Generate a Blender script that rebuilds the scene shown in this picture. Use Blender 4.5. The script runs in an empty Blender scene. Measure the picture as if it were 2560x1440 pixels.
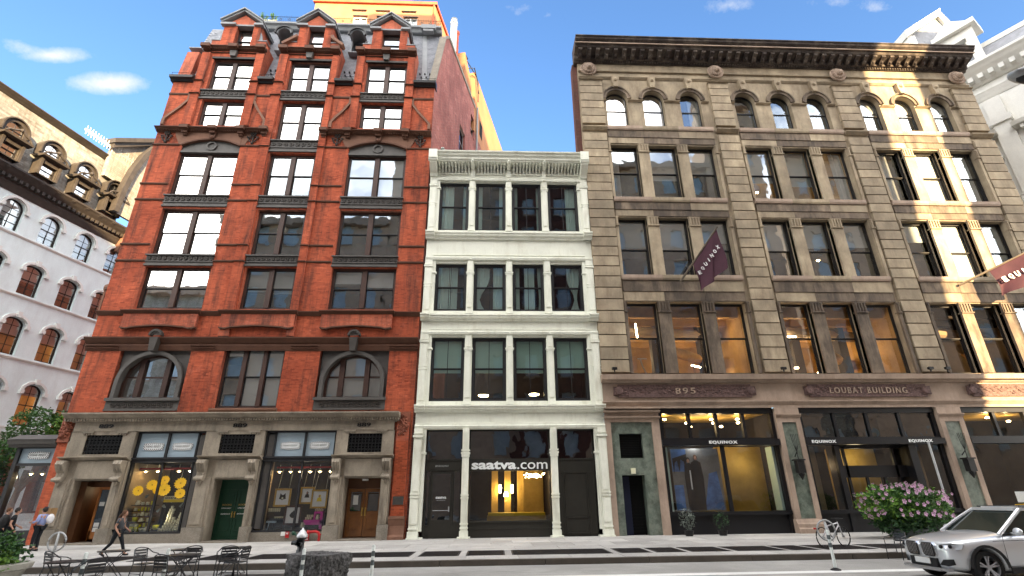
import bpy, bmesh, math, random
from mathutils import Vector, Matrix, noise
random.seed(11)
sc = bpy.context.scene
C = sc.collection
R_ = math.radians
# ------------------------------------------------------------------ camera
cam_d = bpy.data.cameras.new('camera'); cam = bpy.data.objects.new('camera', cam_d); C.objects.link(cam)
cam_d.sensor_width = 36.0; cam_d.lens = 36.0 * 1270.0 / 2560.0
cam_d.shift_x = -12.13 / 2560.0; cam_d.clip_start = 0.1; cam_d.clip_end = 3000
yaw, pitch, roll = -0.0472066, 0.392774, 0.012329
Rz = Matrix.Rotation(yaw, 3, 'Z'); Rx = Matrix.Rotation(pitch, 3, 'X')
cr, sr = math.cos(roll), math.sin(roll)
Ry = Matrix(((cr, 0, sr), (0, 1, 0), (-sr, 0, cr)))
M0 = Matrix(((1, 0, 0), (0, 0, -1), (0, 1, 0)))
cam.matrix_world = Matrix.Translation((0, -25, 1.6)) @ (Rz @ Rx @ Ry @ M0).to_4x4()
sc.camera = cam
# ------------------------------------------------------------------ light
SUN_EL, SUN_AZ = 12.0, 20.0       # azimuth measured from -Y towards +X
world = bpy.data.worlds.new('World'); sc.world = world; world.use_nodes = True
sun_d = bpy.data.lights.new('sun', 'SUN'); sun_d.energy = 4.9; sun_d.angle = R_(0.6); sun_d.color = (1.0, 0.74, 0.42)
sun = bpy.data.objects.new('sun', sun_d); C.objects.link(sun)
sv = Vector((math.sin(R_(SUN_AZ)) * math.cos(R_(SUN_EL)), -math.cos(R_(SUN_AZ)) * math.cos(R_(SUN_EL)), math.sin(R_(SUN_EL))))
sun.rotation_euler = sv.to_track_quat('Z', 'Y').to_euler(); sun.location = (10, -60, 60)
def make_world():
    nt = world.node_tree; nt.nodes.clear(); N = nt.nodes.new; L = nt.links.new
    out = N('ShaderNodeOutputWorld'); bg = N('ShaderNodeBackground')
    sky = N('ShaderNodeTexSky'); sky.sky_type = 'NISHITA'; sky.sun_disc = False
    sky.sun_elevation = R_(SUN_EL); sky.sun_rotation = R_(180 - SUN_AZ); sky.ozone_density = 2.2; sky.dust_density = 0.6; sky.air_density = 1.0
    hs = N('ShaderNodeHueSaturation'); hs.inputs['Saturation'].default_value = 1.16; hs.inputs['Hue'].default_value = .508; hs.inputs['Value'].default_value = .94
    L(sky.outputs[0], hs.inputs['Color'])
    tc = N('ShaderNodeTexCoord'); gen = tc.outputs['Generated']
    n1 = N('ShaderNodeTexNoise'); n1.inputs['Scale'].default_value = 9; n1.inputs['Detail'].default_value = 8; n1.inputs['Roughness'].default_value = .62
    L(gen, n1.inputs['Vector'])
    def mth(op, a, b=None, c=None):
        m = N('ShaderNodeMath'); m.operation = op
        for i, v in enumerate((a, b, c)):
            if v is None: continue
            if isinstance(v, (int, float)): m.inputs[i].default_value = v
            else: L(v, m.inputs[i])
        return m.outputs[0]
    def dot(vec):
        m = N('ShaderNodeVectorMath'); m.operation = 'DOT_PRODUCT'; L(gen, m.inputs[0]); m.inputs[1].default_value = vec
        return m.outputs['Value']
    def pdir(px, py):
        return ((Rz @ Rx @ Ry) @ Vector(((px - 1292.13) / 1270, 1, -(py - 720) / 1270))).normalized()
    tot = None
    for px, py, wx, wy, s in ((110, 138, 130, 34, .95), (255, 210, 130, 44, 1.15), (10, 105, 60, 30, .6), (1350, 40, 120, 34, .42), (1240, 15, 90, 24, .4), (1800, 12, 110, 34, .6), (2070, 5, 140, 36, .62), (2175, 22, 60, 26, .55), (1500, 5, 80, 20, .4), (225, 265, 60, 16, .3)):
        c = pdir(px, py); ex = (pdir(px + 40, py) - c).normalized(); ey = c.cross(ex).normalized()
        k = (pdir(px + 40, py) - c).length / 40
        a = mth('DIVIDE', dot(ex), wx * k); b = mth('DIVIDE', dot(ey), wy * k)
        r = mth('SQRT', mth('ADD', mth('MULTIPLY', a, a), mth('MULTIPLY', b, b)))
        v = mth('MULTIPLY', mth('SUBTRACT', 1.25, r), s)
        v = mth('MULTIPLY', v, mth('GREATER_THAN', dot(c), .5))
        v = mth('MAXIMUM', v, 0)
        tot = v if tot is None else mth('ADD', tot, v)
    n3 = N('ShaderNodeTexNoise'); n3.inputs['Scale'].default_value = 26; n3.inputs['Detail'].default_value = 6; n3.inputs['Roughness'].default_value = .7; L(gen, n3.inputs['Vector'])
    nn = mth('ADD', mth('MULTIPLY', n1.outputs['Fac'], .62), mth('MULTIPLY', n3.outputs['Fac'], .38))
    near = mth('MINIMUM', mth('MAXIMUM', mth('MULTIPLY', mth('SUBTRACT', mth('MULTIPLY', tot, mth('ADD', nn, .25)), mth('SUBTRACT', .92, mth('MULTIPLY', nn, 1.1))), 1.0), 0), .66)
    # cloud mirrored in the panes, made overbright out of frame to light the facades
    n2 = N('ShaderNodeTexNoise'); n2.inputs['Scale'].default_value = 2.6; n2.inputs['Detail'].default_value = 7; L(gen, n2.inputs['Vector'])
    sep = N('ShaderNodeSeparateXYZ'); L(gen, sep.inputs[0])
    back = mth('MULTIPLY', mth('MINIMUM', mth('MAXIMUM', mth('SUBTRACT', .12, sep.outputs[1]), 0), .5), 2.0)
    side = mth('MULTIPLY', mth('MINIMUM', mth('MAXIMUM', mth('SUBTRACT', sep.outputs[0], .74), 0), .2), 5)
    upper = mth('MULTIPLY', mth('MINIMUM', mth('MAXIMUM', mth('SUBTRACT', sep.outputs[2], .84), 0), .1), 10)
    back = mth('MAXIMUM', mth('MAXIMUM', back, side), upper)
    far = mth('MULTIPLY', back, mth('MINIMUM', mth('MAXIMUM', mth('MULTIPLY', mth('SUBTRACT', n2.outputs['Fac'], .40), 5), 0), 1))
    mixn = N('ShaderNodeMix'); mixn.data_type = 'RGBA'; L(mth('MINIMUM', mth('MULTIPLY', near, 1.45), .95), mixn.inputs[0]); L(hs.outputs[0], mixn.inputs[6]); mixn.inputs[7].default_value = (2.05, 2.08, 2.12, 1)
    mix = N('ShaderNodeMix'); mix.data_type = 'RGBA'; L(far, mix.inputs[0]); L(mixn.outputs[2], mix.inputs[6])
    mix.inputs[7].default_value = FILL_CLOUD
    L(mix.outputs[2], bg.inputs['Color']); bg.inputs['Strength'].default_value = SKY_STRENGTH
    L(bg.outputs[0], out.inputs[0])
SKY_STRENGTH = 0.10; FILL_CLOUD = (17.0, 16.8, 16.4, 1)  # unseen cloud far brighter than the visible one, lifting the shaded fronts
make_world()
sc.view_settings.view_transform = 'Standard'; sc.view_settings.look = 'None'
sc.view_settings.exposure = 2.5; sc.view_settings.gamma = 1.0
sc.view_settings.use_white_balance = True; sc.view_settings.white_balance_temperature = 6780; sc.view_settings.white_balance_tint = 10
sc.cycles.use_denoising = True; sc.cycles.max_bounces = 7; sc.cycles.transparent_max_bounces = 10
sc.cycles.diffuse_bounces = 3; sc.cycles.glossy_bounces = 3; sc.cycles.transmission_bounces = 3
sc.cycles.caustics_reflective = False; sc.cycles.caustics_refractive = False
sc.cycles.sample_clamp_indirect = 6

# ------------------------------------------------------------------ materials
MATS = {}
def rgba(c): return (c[0], c[1], c[2], 1.0)
def newmat(name):
    m = bpy.data.materials.new(name); m.use_nodes = True; nt = m.node_tree; nt.nodes.clear()
    MATS[name] = m
    return m, nt, nt.nodes.new, nt.links.new
def coords(N, L, world_space=False):
    tc = N('ShaderNodeTexCoord'); oi = N('ShaderNodeObjectInfo')
    vm = N('ShaderNodeVectorMath'); vm.operation = 'MULTIPLY_ADD'
    L(oi.outputs['Random'], vm.inputs[0]); vm.inputs[1].default_value = (31.0, 17.0, 23.0); L(tc.outputs['Object'], vm.inputs[2])
    return tc, vm.outputs[0]
def mixc(N, L, fac, a, b, mode='MIX'):
    m = N('ShaderNodeMix'); m.data_type = 'RGBA'; m.blend_type = mode
    for i, v in ((0, fac), (6, a), (7, b)):
        if isinstance(v, (int, float)): m.inputs[i].default_value = v
        elif isinstance(v, tuple): m.inputs[i].default_value = rgba(v)
        else: L(v, m.inputs[i])
    return m.outputs[2]
def ramp(N, L, src, lo, hi):
    m = N('ShaderNodeMapRange'); L(src, m.inputs[0]); m.inputs[1].default_value = lo; m.inputs[2].default_value = hi
    return m.outputs[0]
def M(name, col, rough=.75, var=.18, vs=1.2, grime=.35, gcol=None, streak=.0, fine=.10, bump=.15, bs=40., metal=0., spec=.3, emit=None, tint=0.08, coat=0., blotch=0., glo=.46, ghi=.78):
    m, nt, N, L = newmat(name)
    o = N('ShaderNodeOutputMaterial'); b = N('ShaderNodeBsdfPrincipled'); L(b.outputs[0], o.inputs[0])
    tc, P = coords(N, L)
    n1 = N('ShaderNodeTexNoise'); n1.inputs['Scale'].default_value = vs; n1.inputs['Detail'].default_value = 6; n1.inputs['Roughness'].default_value = .65; L(P, n1.inputs['Vector'])
    n2 = N('ShaderNodeTexNoise'); n2.inputs['Scale'].default_value = bs; n2.inputs['Detail'].default_value = 3; L(P, n2.inputs['Vector'])
    lo = tuple(c * (1 - var) for c in col); hi = tuple(min(1, c * (1 + var)) for c in col)
    c = mixc(N, L, ramp(N, L, n1.outputs['Fac'], .3, .7), lo, hi)
    if blotch:
        wg = N('ShaderNodeNewGeometry'); nb = N('ShaderNodeTexNoise'); nb.inputs['Scale'].default_value = .28; nb.inputs['Detail'].default_value = 5; nb.inputs['Roughness'].default_value = .7; L(wg.outputs['Position'], nb.inputs['Vector'])
        c = mixc(N, L, ramp(N, L, nb.outputs['Fac'], .38, .62), mixc(N, L, 1.0, c, (1 - blotch, 1 - blotch, 1 - blotch * .95), 'MULTIPLY'), c)
    oi = N('ShaderNodeObjectInfo')
    if tint: c = mixc(N, L, ramp(N, L, oi.outputs['Random'], 0, 1), mixc(N, L, 1.0, c, (1 - tint,) * 3, 'MULTIPLY'), c)
    if fine: c = mixc(N, L, ramp(N, L, n2.outputs['Fac'], .25, .75), mixc(N, L, 1.0, c, (1 - fine * 1.6,) * 3, 'MULTIPLY'), c)
    if grime or streak:
        gc = gcol or tuple(x * .35 for x in col)
        n3 = N('ShaderNodeTexNoise'); n3.inputs['Detail'].default_value = 7; n3.inputs['Roughness'].default_value = .7; n3.inputs['Scale'].default_value = 1.0
        vm = N('ShaderNodeVectorMath'); vm.operation = 'MULTIPLY'; L(P, vm.inputs[0]); vm.inputs[1].default_value = (1.7, 1.7, .42) if streak else (1.1, 1.1, 1.1)
        L(vm.outputs[0], n3.inputs['Vector'])
        f = N('ShaderNodeMath'); f.operation = 'MULTIPLY'; L(ramp(N, L, n3.outputs['Fac'], glo, ghi), f.inputs[0]); f.inputs[1].default_value = max(grime, streak)
        c = mixc(N, L, f.outputs[0], c, gc)
    L(c, b.inputs['Base Color']); b.inputs['Roughness'].default_value = rough; b.inputs['Metallic'].default_value = metal
    b.inputs['Specular IOR Level'].default_value = spec
    if coat: b.inputs['Coat Weight'].default_value = coat; b.inputs['Coat Roughness'].default_value = .05
    if bump:
        bp = N('ShaderNodeBump'); bp.inputs['Strength'].default_value = bump; bp.inputs['Distance'].default_value = .02
        L(n2.outputs['Fac'], bp.inputs['Height']); L(bp.outputs[0], b.inputs['Normal'])
    if emit:
        b.inputs['Emission Color'].default_value = rgba(emit[0]); b.inputs['Emission Strength'].default_value = emit[1]
    return m
def brickmat(name, c1, c2, mortar, bw=.215, bh=.073, stain=.5, pale=.35, soot=(.05, .03, .025), island=False):
    m, nt, N, L = newmat(name)
    o = N('ShaderNodeOutputMaterial'); b = N('ShaderNodeBsdfPrincipled'); L(b.outputs[0], o.inputs[0])
    tc, P = coords(N, L)
    sn = N('ShaderNodeSeparateXYZ'); L(tc.outputs['Normal'], sn.inputs[0]); sp = N('ShaderNodeSeparateXYZ'); L(tc.outputs['Object'], sp.inputs[0])
    ab = N('ShaderNodeMath'); ab.operation = 'ABSOLUTE'; L(sn.outputs[0], ab.inputs[0])
    gt = N('ShaderNodeMath'); gt.operation = 'GREATER_THAN'; L(ab.outputs[0], gt.inputs[0]); gt.inputs[1].default_value = .7
    mx = N('ShaderNodeMix'); mx.data_type = 'FLOAT'; L(gt.outputs[0], mx.inputs[0]); L(sp.outputs[0], mx.inputs[2]); L(sp.outputs[1], mx.inputs[3])
    cb = N('ShaderNodeCombineXYZ'); L(mx.outputs[0], cb.inputs[0]); L(sp.outputs[2], cb.inputs[1])
    br = N('ShaderNodeTexBrick'); L(cb.outputs[0], br.inputs['Vector'])
    br.inputs['Color1'].default_value = rgba(c1); br.inputs['Color2'].default_value = rgba(c2); br.inputs['Mortar'].default_value = rgba(mortar)
    br.inputs['Scale'].default_value = 1.0; br.inputs['Brick Width'].default_value = bw; br.inputs['Row Height'].default_value = bh
    br.inputs['Mortar Size'].default_value = .007; br.inputs['Mortar Smooth'].default_value = .3; br.inputs['Bias'].default_value = -.1
    c = br.outputs['Color']
    if island:
        ge = N('ShaderNodeNewGeometry'); cr = N('ShaderNodeValToRGB'); el = cr.color_ramp.elements; el[0].position = 0; el[0].color = rgba(tuple(x * .82 for x in c2)); el[1].position = 1; el[1].color = rgba(tuple(min(1, x * 1.12) for x in c1))
        for ps, cc in ((.12, c2), (.55, c1), (.8, tuple((a + b) / 2 for a, b in zip(c1, c2)))): e = cr.color_ramp.elements.new(ps); e.color = rgba(cc)
        L(ge.outputs['Random Per Island'], cr.inputs[0]); c = cr.outputs[0]
    def nz(scale, vec, det=6):
        n = N('ShaderNodeTexNoise'); n.inputs['Scale'].default_value = scale; n.inputs['Detail'].default_value = det; n.inputs['Roughness'].default_value = .68
        v = N('ShaderNodeVectorMath'); v.operation = 'MULTIPLY'; L(P, v.inputs[0]); v.inputs[1].default_value = vec; L(v.outputs[0], n.inputs['Vector'])
        return n.outputs['Fac']
    c = mixc(N, L, ramp(N, L, nz(.35, (1, 1, 1)), .38, .62), mixc(N, L, 1.0, c, (.66, .60, .60), 'MULTIPLY'), c)
    f = N('ShaderNodeMath'); f.operation = 'MULTIPLY'; L(ramp(N, L, nz(1.0, (2.6, 2.6, .33)), .47, .72), f.inputs[0]); f.inputs[1].default_value = stain
    c = mixc(N, L, f.outputs[0], c, soot)
    f2 = N('ShaderNodeMath'); f2.operation = 'MULTIPLY'; L(ramp(N, L, nz(1.0, (1.3, 1.3, 2.0)), .58, .82), f2.inputs[0]); f2.inputs[1].default_value = pale
    c = mixc(N, L, f2.outputs[0], c, tuple(min(1, x * 1.5 + .16) for x in c1))
    L(c, b.inputs['Base Color']); b.inputs['Roughness'].default_value = .85; b.inputs['Specular IOR Level'].default_value = .2
    bp = N('ShaderNodeBump'); bp.inputs['Strength'].default_value = .5; bp.inputs['Distance'].default_value = .012; bp.invert = True
    L(br.outputs['Fac'], bp.inputs['Height']); L(bp.outputs[0], b.inputs['Normal'])
    return m
def bricks(mb, x0, x1, z0, z1, y, ops=(), bw=.215, bh=.073, t=.011, gap=.009, yf=None, rnd=None, collect=None):
    rnd = rnd or random.Random(int(x0 * 100) + int(z0 * 37)); n = int((z1 - z0) / bh)
    for r in range(n):
        za = z0 + r * bh + gap * .5; zb = za + bh - gap; zc = (za + zb) / 2; cuts = sorted((max(o[0], x0), min(o[1], x1)) for o in ops if o[2] - .02 < zc < o[3] + .02 and o[1] > x0 and o[0] < x1)
        spans = []; c = x0
        for a, b in cuts:
            if a > c + .02: spans.append((c, a))
            c = max(c, b)
        if c < x1 - .02: spans.append((c, x1))
        for a, b in spans:
            k0 = math.floor(a / bw) - 1; off = (r % 2) * bw * .5
            for k in range(k0, math.ceil(b / bw) + 1):
                xa, xb = max(a, k * bw + off), min(b, (k + 1) * bw + off)
                if xb - xa < .035: continue
                q = t * rnd.uniform(.55, 1.25); yy = yf(zc) if yf else y; xa += gap * .5; xb -= gap * .5
                if collect is not None and len(collect) < 300: collect.append((xa, xb, yy - q, yy, za, zb)); continue
                mb.add([(xa, yy - q, za), (xb, yy - q, za), (xb, yy - q, zb), (xa, yy - q, zb), (xa, yy + .003, za), (xb, yy + .003, za), (xb, yy + .003, zb), (xa, yy + .003, zb)], [(0, 1, 2, 3), (4, 5, 1, 0), (3, 2, 6, 7), (0, 3, 7, 4), (1, 5, 6, 2)])
    return mb
def glassmat(name, fac=.34, tint=(.75, .8, .8), wob=.05, grayblue=(.85, .93, 1.0), wscale=1.1):
    m, nt, N, L = newmat(name)
    o = N('ShaderNodeOutputMaterial'); mx = N('ShaderNodeMixShader'); t = N('ShaderNodeBsdfTransparent'); g = N('ShaderNodeBsdfGlossy')
    t.inputs['Color'].default_value = rgba(tint); g.inputs['Color'].default_value = rgba(grayblue); g.inputs['Roughness'].default_value = .02
    fr = N('ShaderNodeLayerWeight'); fr.inputs['Blend'].default_value = .35
    tc, P = coords(N, L); n = N('ShaderNodeTexNoise'); n.inputs['Scale'].default_value = wscale; n.inputs['Detail'].default_value = 1.5; L(P, n.inputs['Vector'])
    bp = N('ShaderNodeBump'); bp.inputs['Strength'].default_value = wob; bp.inputs['Distance'].default_value = .3; L(n.outputs['Fac'], bp.inputs['Height'])
    L(bp.outputs[0], g.inputs['Normal'])
    a = N('ShaderNodeMath'); a.operation = 'MULTIPLY_ADD'; L(fr.outputs['Fresnel'], a.inputs[0]); a.inputs[1].default_value = .6; a.inputs[2].default_value = fac; a.use_clamp = True
    L(a.outputs[0], mx.inputs[0]); L(t.outputs[0], mx.inputs[1]); L(g.outputs[0], mx.inputs[2]); L(mx.outputs[0], o.inputs[0])
    return m
brickmat('red_brick', (.55, .130, .064), (.37, .086, .045), (.34, .17, .12), stain=.9, pale=.42)
brickmat('brick_piece', (.53, .125, .060), (.40, .093, .047), (.34, .17, .12), stain=.9, pale=.26, island=True)
brickmat('buff_piece', (.29, .30, .285), (.20, .205, .19), (.13, .12, .10), stain=.7, pale=.3, soot=(.12, .09, .06), island=True)
brickmat('party_brick', (.36, .12, .10), (.27, .09, .075), (.36, .25, .22), bw=.3, bh=.12, stain=.45, pale=.7)
brickmat('buff_brick', (.34, .335, .30), (.25, .245, .215), (.13, .12, .10), bw=.5, bh=.17, stain=.7, pale=.3, soot=(.12, .09, .06))
brickmat('dark_brick', (.16, .06, .045), (.11, .05, .04), (.10, .08, .07))
M('orange_stucco', (.36, .165, .078), .85, .14, .4, .5, gcol=(.5, .15, .04))
M('red_plain', (.42, .085, .032), .85, .25, 2.0, .4, tint=.45)
M('orange_trim', (.55, .10, .04), .7)
M('brownstone', (.115, .052, .032), .8, .2, 1.5, .45)
M('brownstone_light', (.20, .10, .065), .8, .2, 1.2, .5)
M('granite_front', (.34, .29, .225), .75, .28, .9, .7, gcol=(.06, .045, .035), streak=.55, fine=.2)
M('granite_base', (.27, .235, .19), .75, .25, 1.6, .4, fine=.3)
M('pier_brown', (.05, .026, .018), .6, .15, 2, .3)
M('grey_iron', (.085, .078, .072), .55, .2, 2, .35, metal=.0)
M('dark_iron', (.022, .022, .024), .5, .15, 2, .2)
M('frame_brown', (.055, .026, .019), .5, .18, 2, .3)
M('sash_dark', (.018, .016, .016), .45, .1, 2, .1)
M('slate', (.30, .31, .34), .6, .22, 3, .25, tint=.3)
M('lead', (.24, .25, .26), .55, .15, 1.5, .3)
M('black_paint', (.012, .012, .013), .4, .1, 3, .1, fine=.05)
M('white_iron', (.82, .83, .72), .6, .08, .8, .5, gcol=(.38, .35, .25), streak=.55, tint=.07, glo=.50, ghi=.76)
M('bronze_front', (.028, .026, .021), .45, .15, 1.2, .3)
M('brown_stone', (.47, .38, .26), .8, .24, .8, .7, gcol=(.14, .10, .066), streak=.7, tint=.24, blotch=.34, glo=.44, ghi=.70)
M('brown_sooty', (.25, .19, .135), .8, .35, .9, .9, gcol=(.055, .042, .034), streak=.9, tint=.35, blotch=.35, glo=.42, ghi=.62)
M('pink_stone', (.38, .285, .22), .75, .25, .8, .7, gcol=(.16, .11, .08), streak=.5)
M('cornice_soot', (.045, .034, .030), .8, .45, 1.8, .5, gcol=(.30, .25, .2))
M('carved_red', (.18, .11, .10), .8, .35, 6, .5, bump=.8, bs=14, fine=.4)
M('grey_white_wall', (.74, .85, .86), .75, .08, .5, .4, gcol=(.45, .47, .47), streak=.18)
M('trim_white', (.74, .75, .72), .65, .06, 1, .2)
M('umber_iron', (.05, .042, .036), .6, .25, 2, .4)
M('marble_white', (.76, .75, .70), .6, .08, .7, .35, gcol=(.4, .38, .33), streak=.3)
M('blind', (.80, .80, .76), .8, .04, .6, 0, fine=0, bump=0, tint=.12)
M('blind_grey', (.52, .55, .53), .8, .06, .6, 0, fine=0, bump=0, tint=.15)
M('shade_green', (.50, .66, .58), .8, .05, .8, 0, fine=0, bump=0)
M('curtain', (.74, .82, .78), .85, .08, 2, 0, fine=0, bump=0)
M('curtain_white', (.74, .75, .72), .85, .08, 2, 0, fine=0, bump=0)
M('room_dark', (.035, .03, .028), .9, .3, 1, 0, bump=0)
M('room_warm', (.42, .25, .085), .8, .45, .5, 0, bump=0)
M('room_tan', (.34, .26, .16), .8, .25, .8, 0, bump=0)
M('tube_light', (1, .9, .7), emit=((1, .80, .50), 9.0), grime=0, bump=0)
M('spot_light', (1, .8, .5), emit=((1, .72, .36), 14.0), grime=0, bump=0)
M('asphalt', (.41, .40, .375), .85, .26, .35, .7, gcol=(.20, .195, .18), fine=.3, bs=60)
M('concrete', (.58, .56, .53), .85, .16, .7, .6, gcol=(.26, .25, .23), fine=.3, tint=.30, bs=50)
M('kerb_steel', (.10, .085, .07), .8, .2, 2, .4)
M('line_white', (.78, .78, .75), .7, .06, 3, .35, gcol=(.4, .4, .38))
M('grate_dark', (.030, .026, .026), .7, .1, 4, .2)
M('void', (.006, .006, .006), 1, 0, 1, 0, fine=0, bump=0)
M('green_door', (.012, .055, .03), .4, .12, 1.5, .15)
M('wood_door', (.22, .085, .022), .4, .3, 2, .35, coat=.3)
M('wood_orange', (.40, .14, .03), .4, .25, 2, .25, coat=.3)
M('wood_dark', (.10, .04, .015), .5, .2, 2, .3)
M('brass', (.55, .36, .10), .3, .1, 3, .1, metal=.9)
M('paper', (.78, .78, .75), .8, .03, 2, 0, bump=0)
M('blue_panel', (.36, .46, .53), .35, .06, .8, .1, spec=.6)
M('opp_stone', (.52, .38, .28), .8, .2, .5, .3)
M('painted_pane_sheen', (.42, .50, .56), .3, .3, .6, 0, bump=0)  # even pale blue stands in for bright facades reflected in the panes
M('sign_white', (.85, .87, .86), .5, .02, 2, 0, bump=0)
M('sign_black', (.015, .015, .015), .5, 0, 2, 0, bump=0)
M('equinox_black', (.010, .010, .012), .35, .1, 1, .1)
M('verde', (.13, .16, .13), .3, .55, 3.2, .7, gcol=(.30, .33, .27), fine=.3, spec=.5, tint=0)
M('gold_room', (.50, .33, .08), .7, .3, .8, 0, bump=0)
M('navy', (.008, .012, .035), .6, .1, 1, 0)
M('poster_blue', (.10, .22, .50), .5, .5, 2.2, 0, bump=0)
M('poster_grey', (.22, .22, .21), .5, .3, 1.5, 0, bump=0)
M('cloth_black', (.012, .012, .014), .85, .2, 5, 0)
M('flag_maroon', (.060, .020, .032), .8, .15, 3, .1)
M('pole_bronze', (.14, .11, .08), .5)
M('galv', (.42, .43, .43), .45, .15, 3, .2, metal=.3)
M('post_white', (.72, .76, .72), .5, .08, 4, .3)
M('band_grey', (.12, .14, .14), .4, .1, 4, .1)
M('black_metal', (.014, .014, .016), .35, .1, 5, .1, spec=.5)
M('hyd_black', (.012, .014, .016), .35, .1, 5, .1, spec=.5)
M('hyd_silver', (.62, .63, .64), .4, .1, 5, .15, metal=.3)
M('red_paint', (.48, .018, .02), .4, .12, 5, .2)
M('rock', (.13, .125, .12), .9, .75, 9, .6, gcol=(.30, .29, .29), fine=.6, bump=1.0, bs=22)
M('planter_stone', (.42, .40, .34), .8, .12, 2, .4)
M('leaf', (.045, .125, .022), .55, .35, 3, .2, spec=.35)
M('leaf_light', (.13, .26, .035), .55, .25, 3, .0)
M('leaf_dark', (.022, .065, .020), .6, .3, 3, 0)
M('leaf_purple', (.075, .022, .05), .6, .3, 3, 0)
M('petal_pink', (.70, .42, .62), .7, .15, 3, 0)
M('petal_yellow_glow', (.80, .50, .01), .6, .1, 3, 0, bump=0, tint=0, emit=((.8, .5, .02), .10))  # faint emission added so the paper petals glow by themselves
M('seed_brown', (.42, .22, .01), .9)
M('bark', (.16, .12, .085), .9, .25, 4, .3)
M('skin', (.46, .25, .17), .6, .08, 8, 0, bump=0)
M('hair_brown', (.10, .042, .018), .7, .2, 8, 0, bump=0)
M('hair_black', (.018, .014, .012), .7, .2, 8, 0, bump=0)
M('shirt_grey', (.075, .08, .088), .85, .1, 8, 0)
M('trouser_dark', (.012, .014, .018), .85, .1, 8, 0)
M('shirt_blue', (.30, .36, .62), .8, .08, 8, 0)
M('bag_white', (.72, .70, .72), .7, .05, 8, 0)
M('bag_black', (.012, .012, .013), .7)
M('cap_navy', (.02, .03, .07), .7)
M('cardboard', (.34, .20, .09), .8)
M('car_paint', (.74, .76, .78), .30, .02, 1, 0, fine=0, bump=0, spec=.6, coat=1.0, metal=.45)
M('car_glass', (.012, .02, .017), .08, 0, 1, 0, fine=0, bump=0, spec=.45)
M('tyre', (.012, .012, .012), .8)
M('alloy', (.50, .50, .52), .3, .05, 4, .1, metal=.8)
M('plastic_black', (.014, .014, .015), .6)
M('chrome', (.75, .75, .76), .18, .02, 4, 0, metal=1.0, fine=0, bump=0)
M('lamp_glass', (.65, .68, .70), .1, .1, 8, 0, spec=.9, coat=1.0)
M('taxi_yellow', (.65, .38, .01), .35)
M('pink_ad', (.62, .20, .50), .4, .3, 3, 0, emit=((.8, .35, .7), .35))
M('magenta', (.62, .03, .33), .5, .05, 3, 0, tint=0)
M('mustard', (.75, .55, .02), .5, .1, 3, 0)
M('lime_yellow', (.62, .60, .02), .45, .1, 3, 0)
M('cream', (.72, .70, .50), .45, .06, 3, 0, tint=.25)
M('gilt', (.50, .30, .05), .35, .2, 6, .1, metal=.5)
M('frame_dark_wood', (.06, .02, .012), .4)
M('ink', (.02, .015, .012), .9)
M('ink_red', (.30, .05, .03), .9)
M('plaque', (.05, .045, .04), .5, .3, 8, .3)
M('terracotta', (.26, .085, .05), .8, .3, 6, .3, bump=.8, bs=16)
M('bus_red', (.55, .05, .02), .5)
glassmat('glass', .24, tint=(.94, .96, .96), wob=.02, grayblue=(.9, .97, 1.0))
glassmat('glass_bright', .62, wob=.015, grayblue=(1, .99, .97))
glassmat('glass_cool', .13, tint=(.86, .97, .95), wob=.015)
glassmat('glass_shop', .07, tint=(.92, .92, .92), wob=.02)
glassmat('glass_gold', .13, tint=(.95, .9, .85), wob=.02)
glassmat('glass_dark', .16, tint=(.30, .30, .28))
def checkmat():
    m, nt, N, L = newmat('checker')
    o = N('ShaderNodeOutputMaterial'); b = N('ShaderNodeBsdfPrincipled'); L(b.outputs[0], o.inputs[0])
    tc = N('ShaderNodeTexCoord'); ck = N('ShaderNodeTexChecker'); L(tc.outputs['Object'], ck.inputs['Vector']); ck.inputs['Scale'].default_value = 22
    ck.inputs['Color1'].default_value = (.02, .02, .02, 1); ck.inputs['Color2'].default_value = (.85, .86, .86, 1)
    L(ck.outputs[0], b.inputs['Base Color'])
checkmat()

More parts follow.
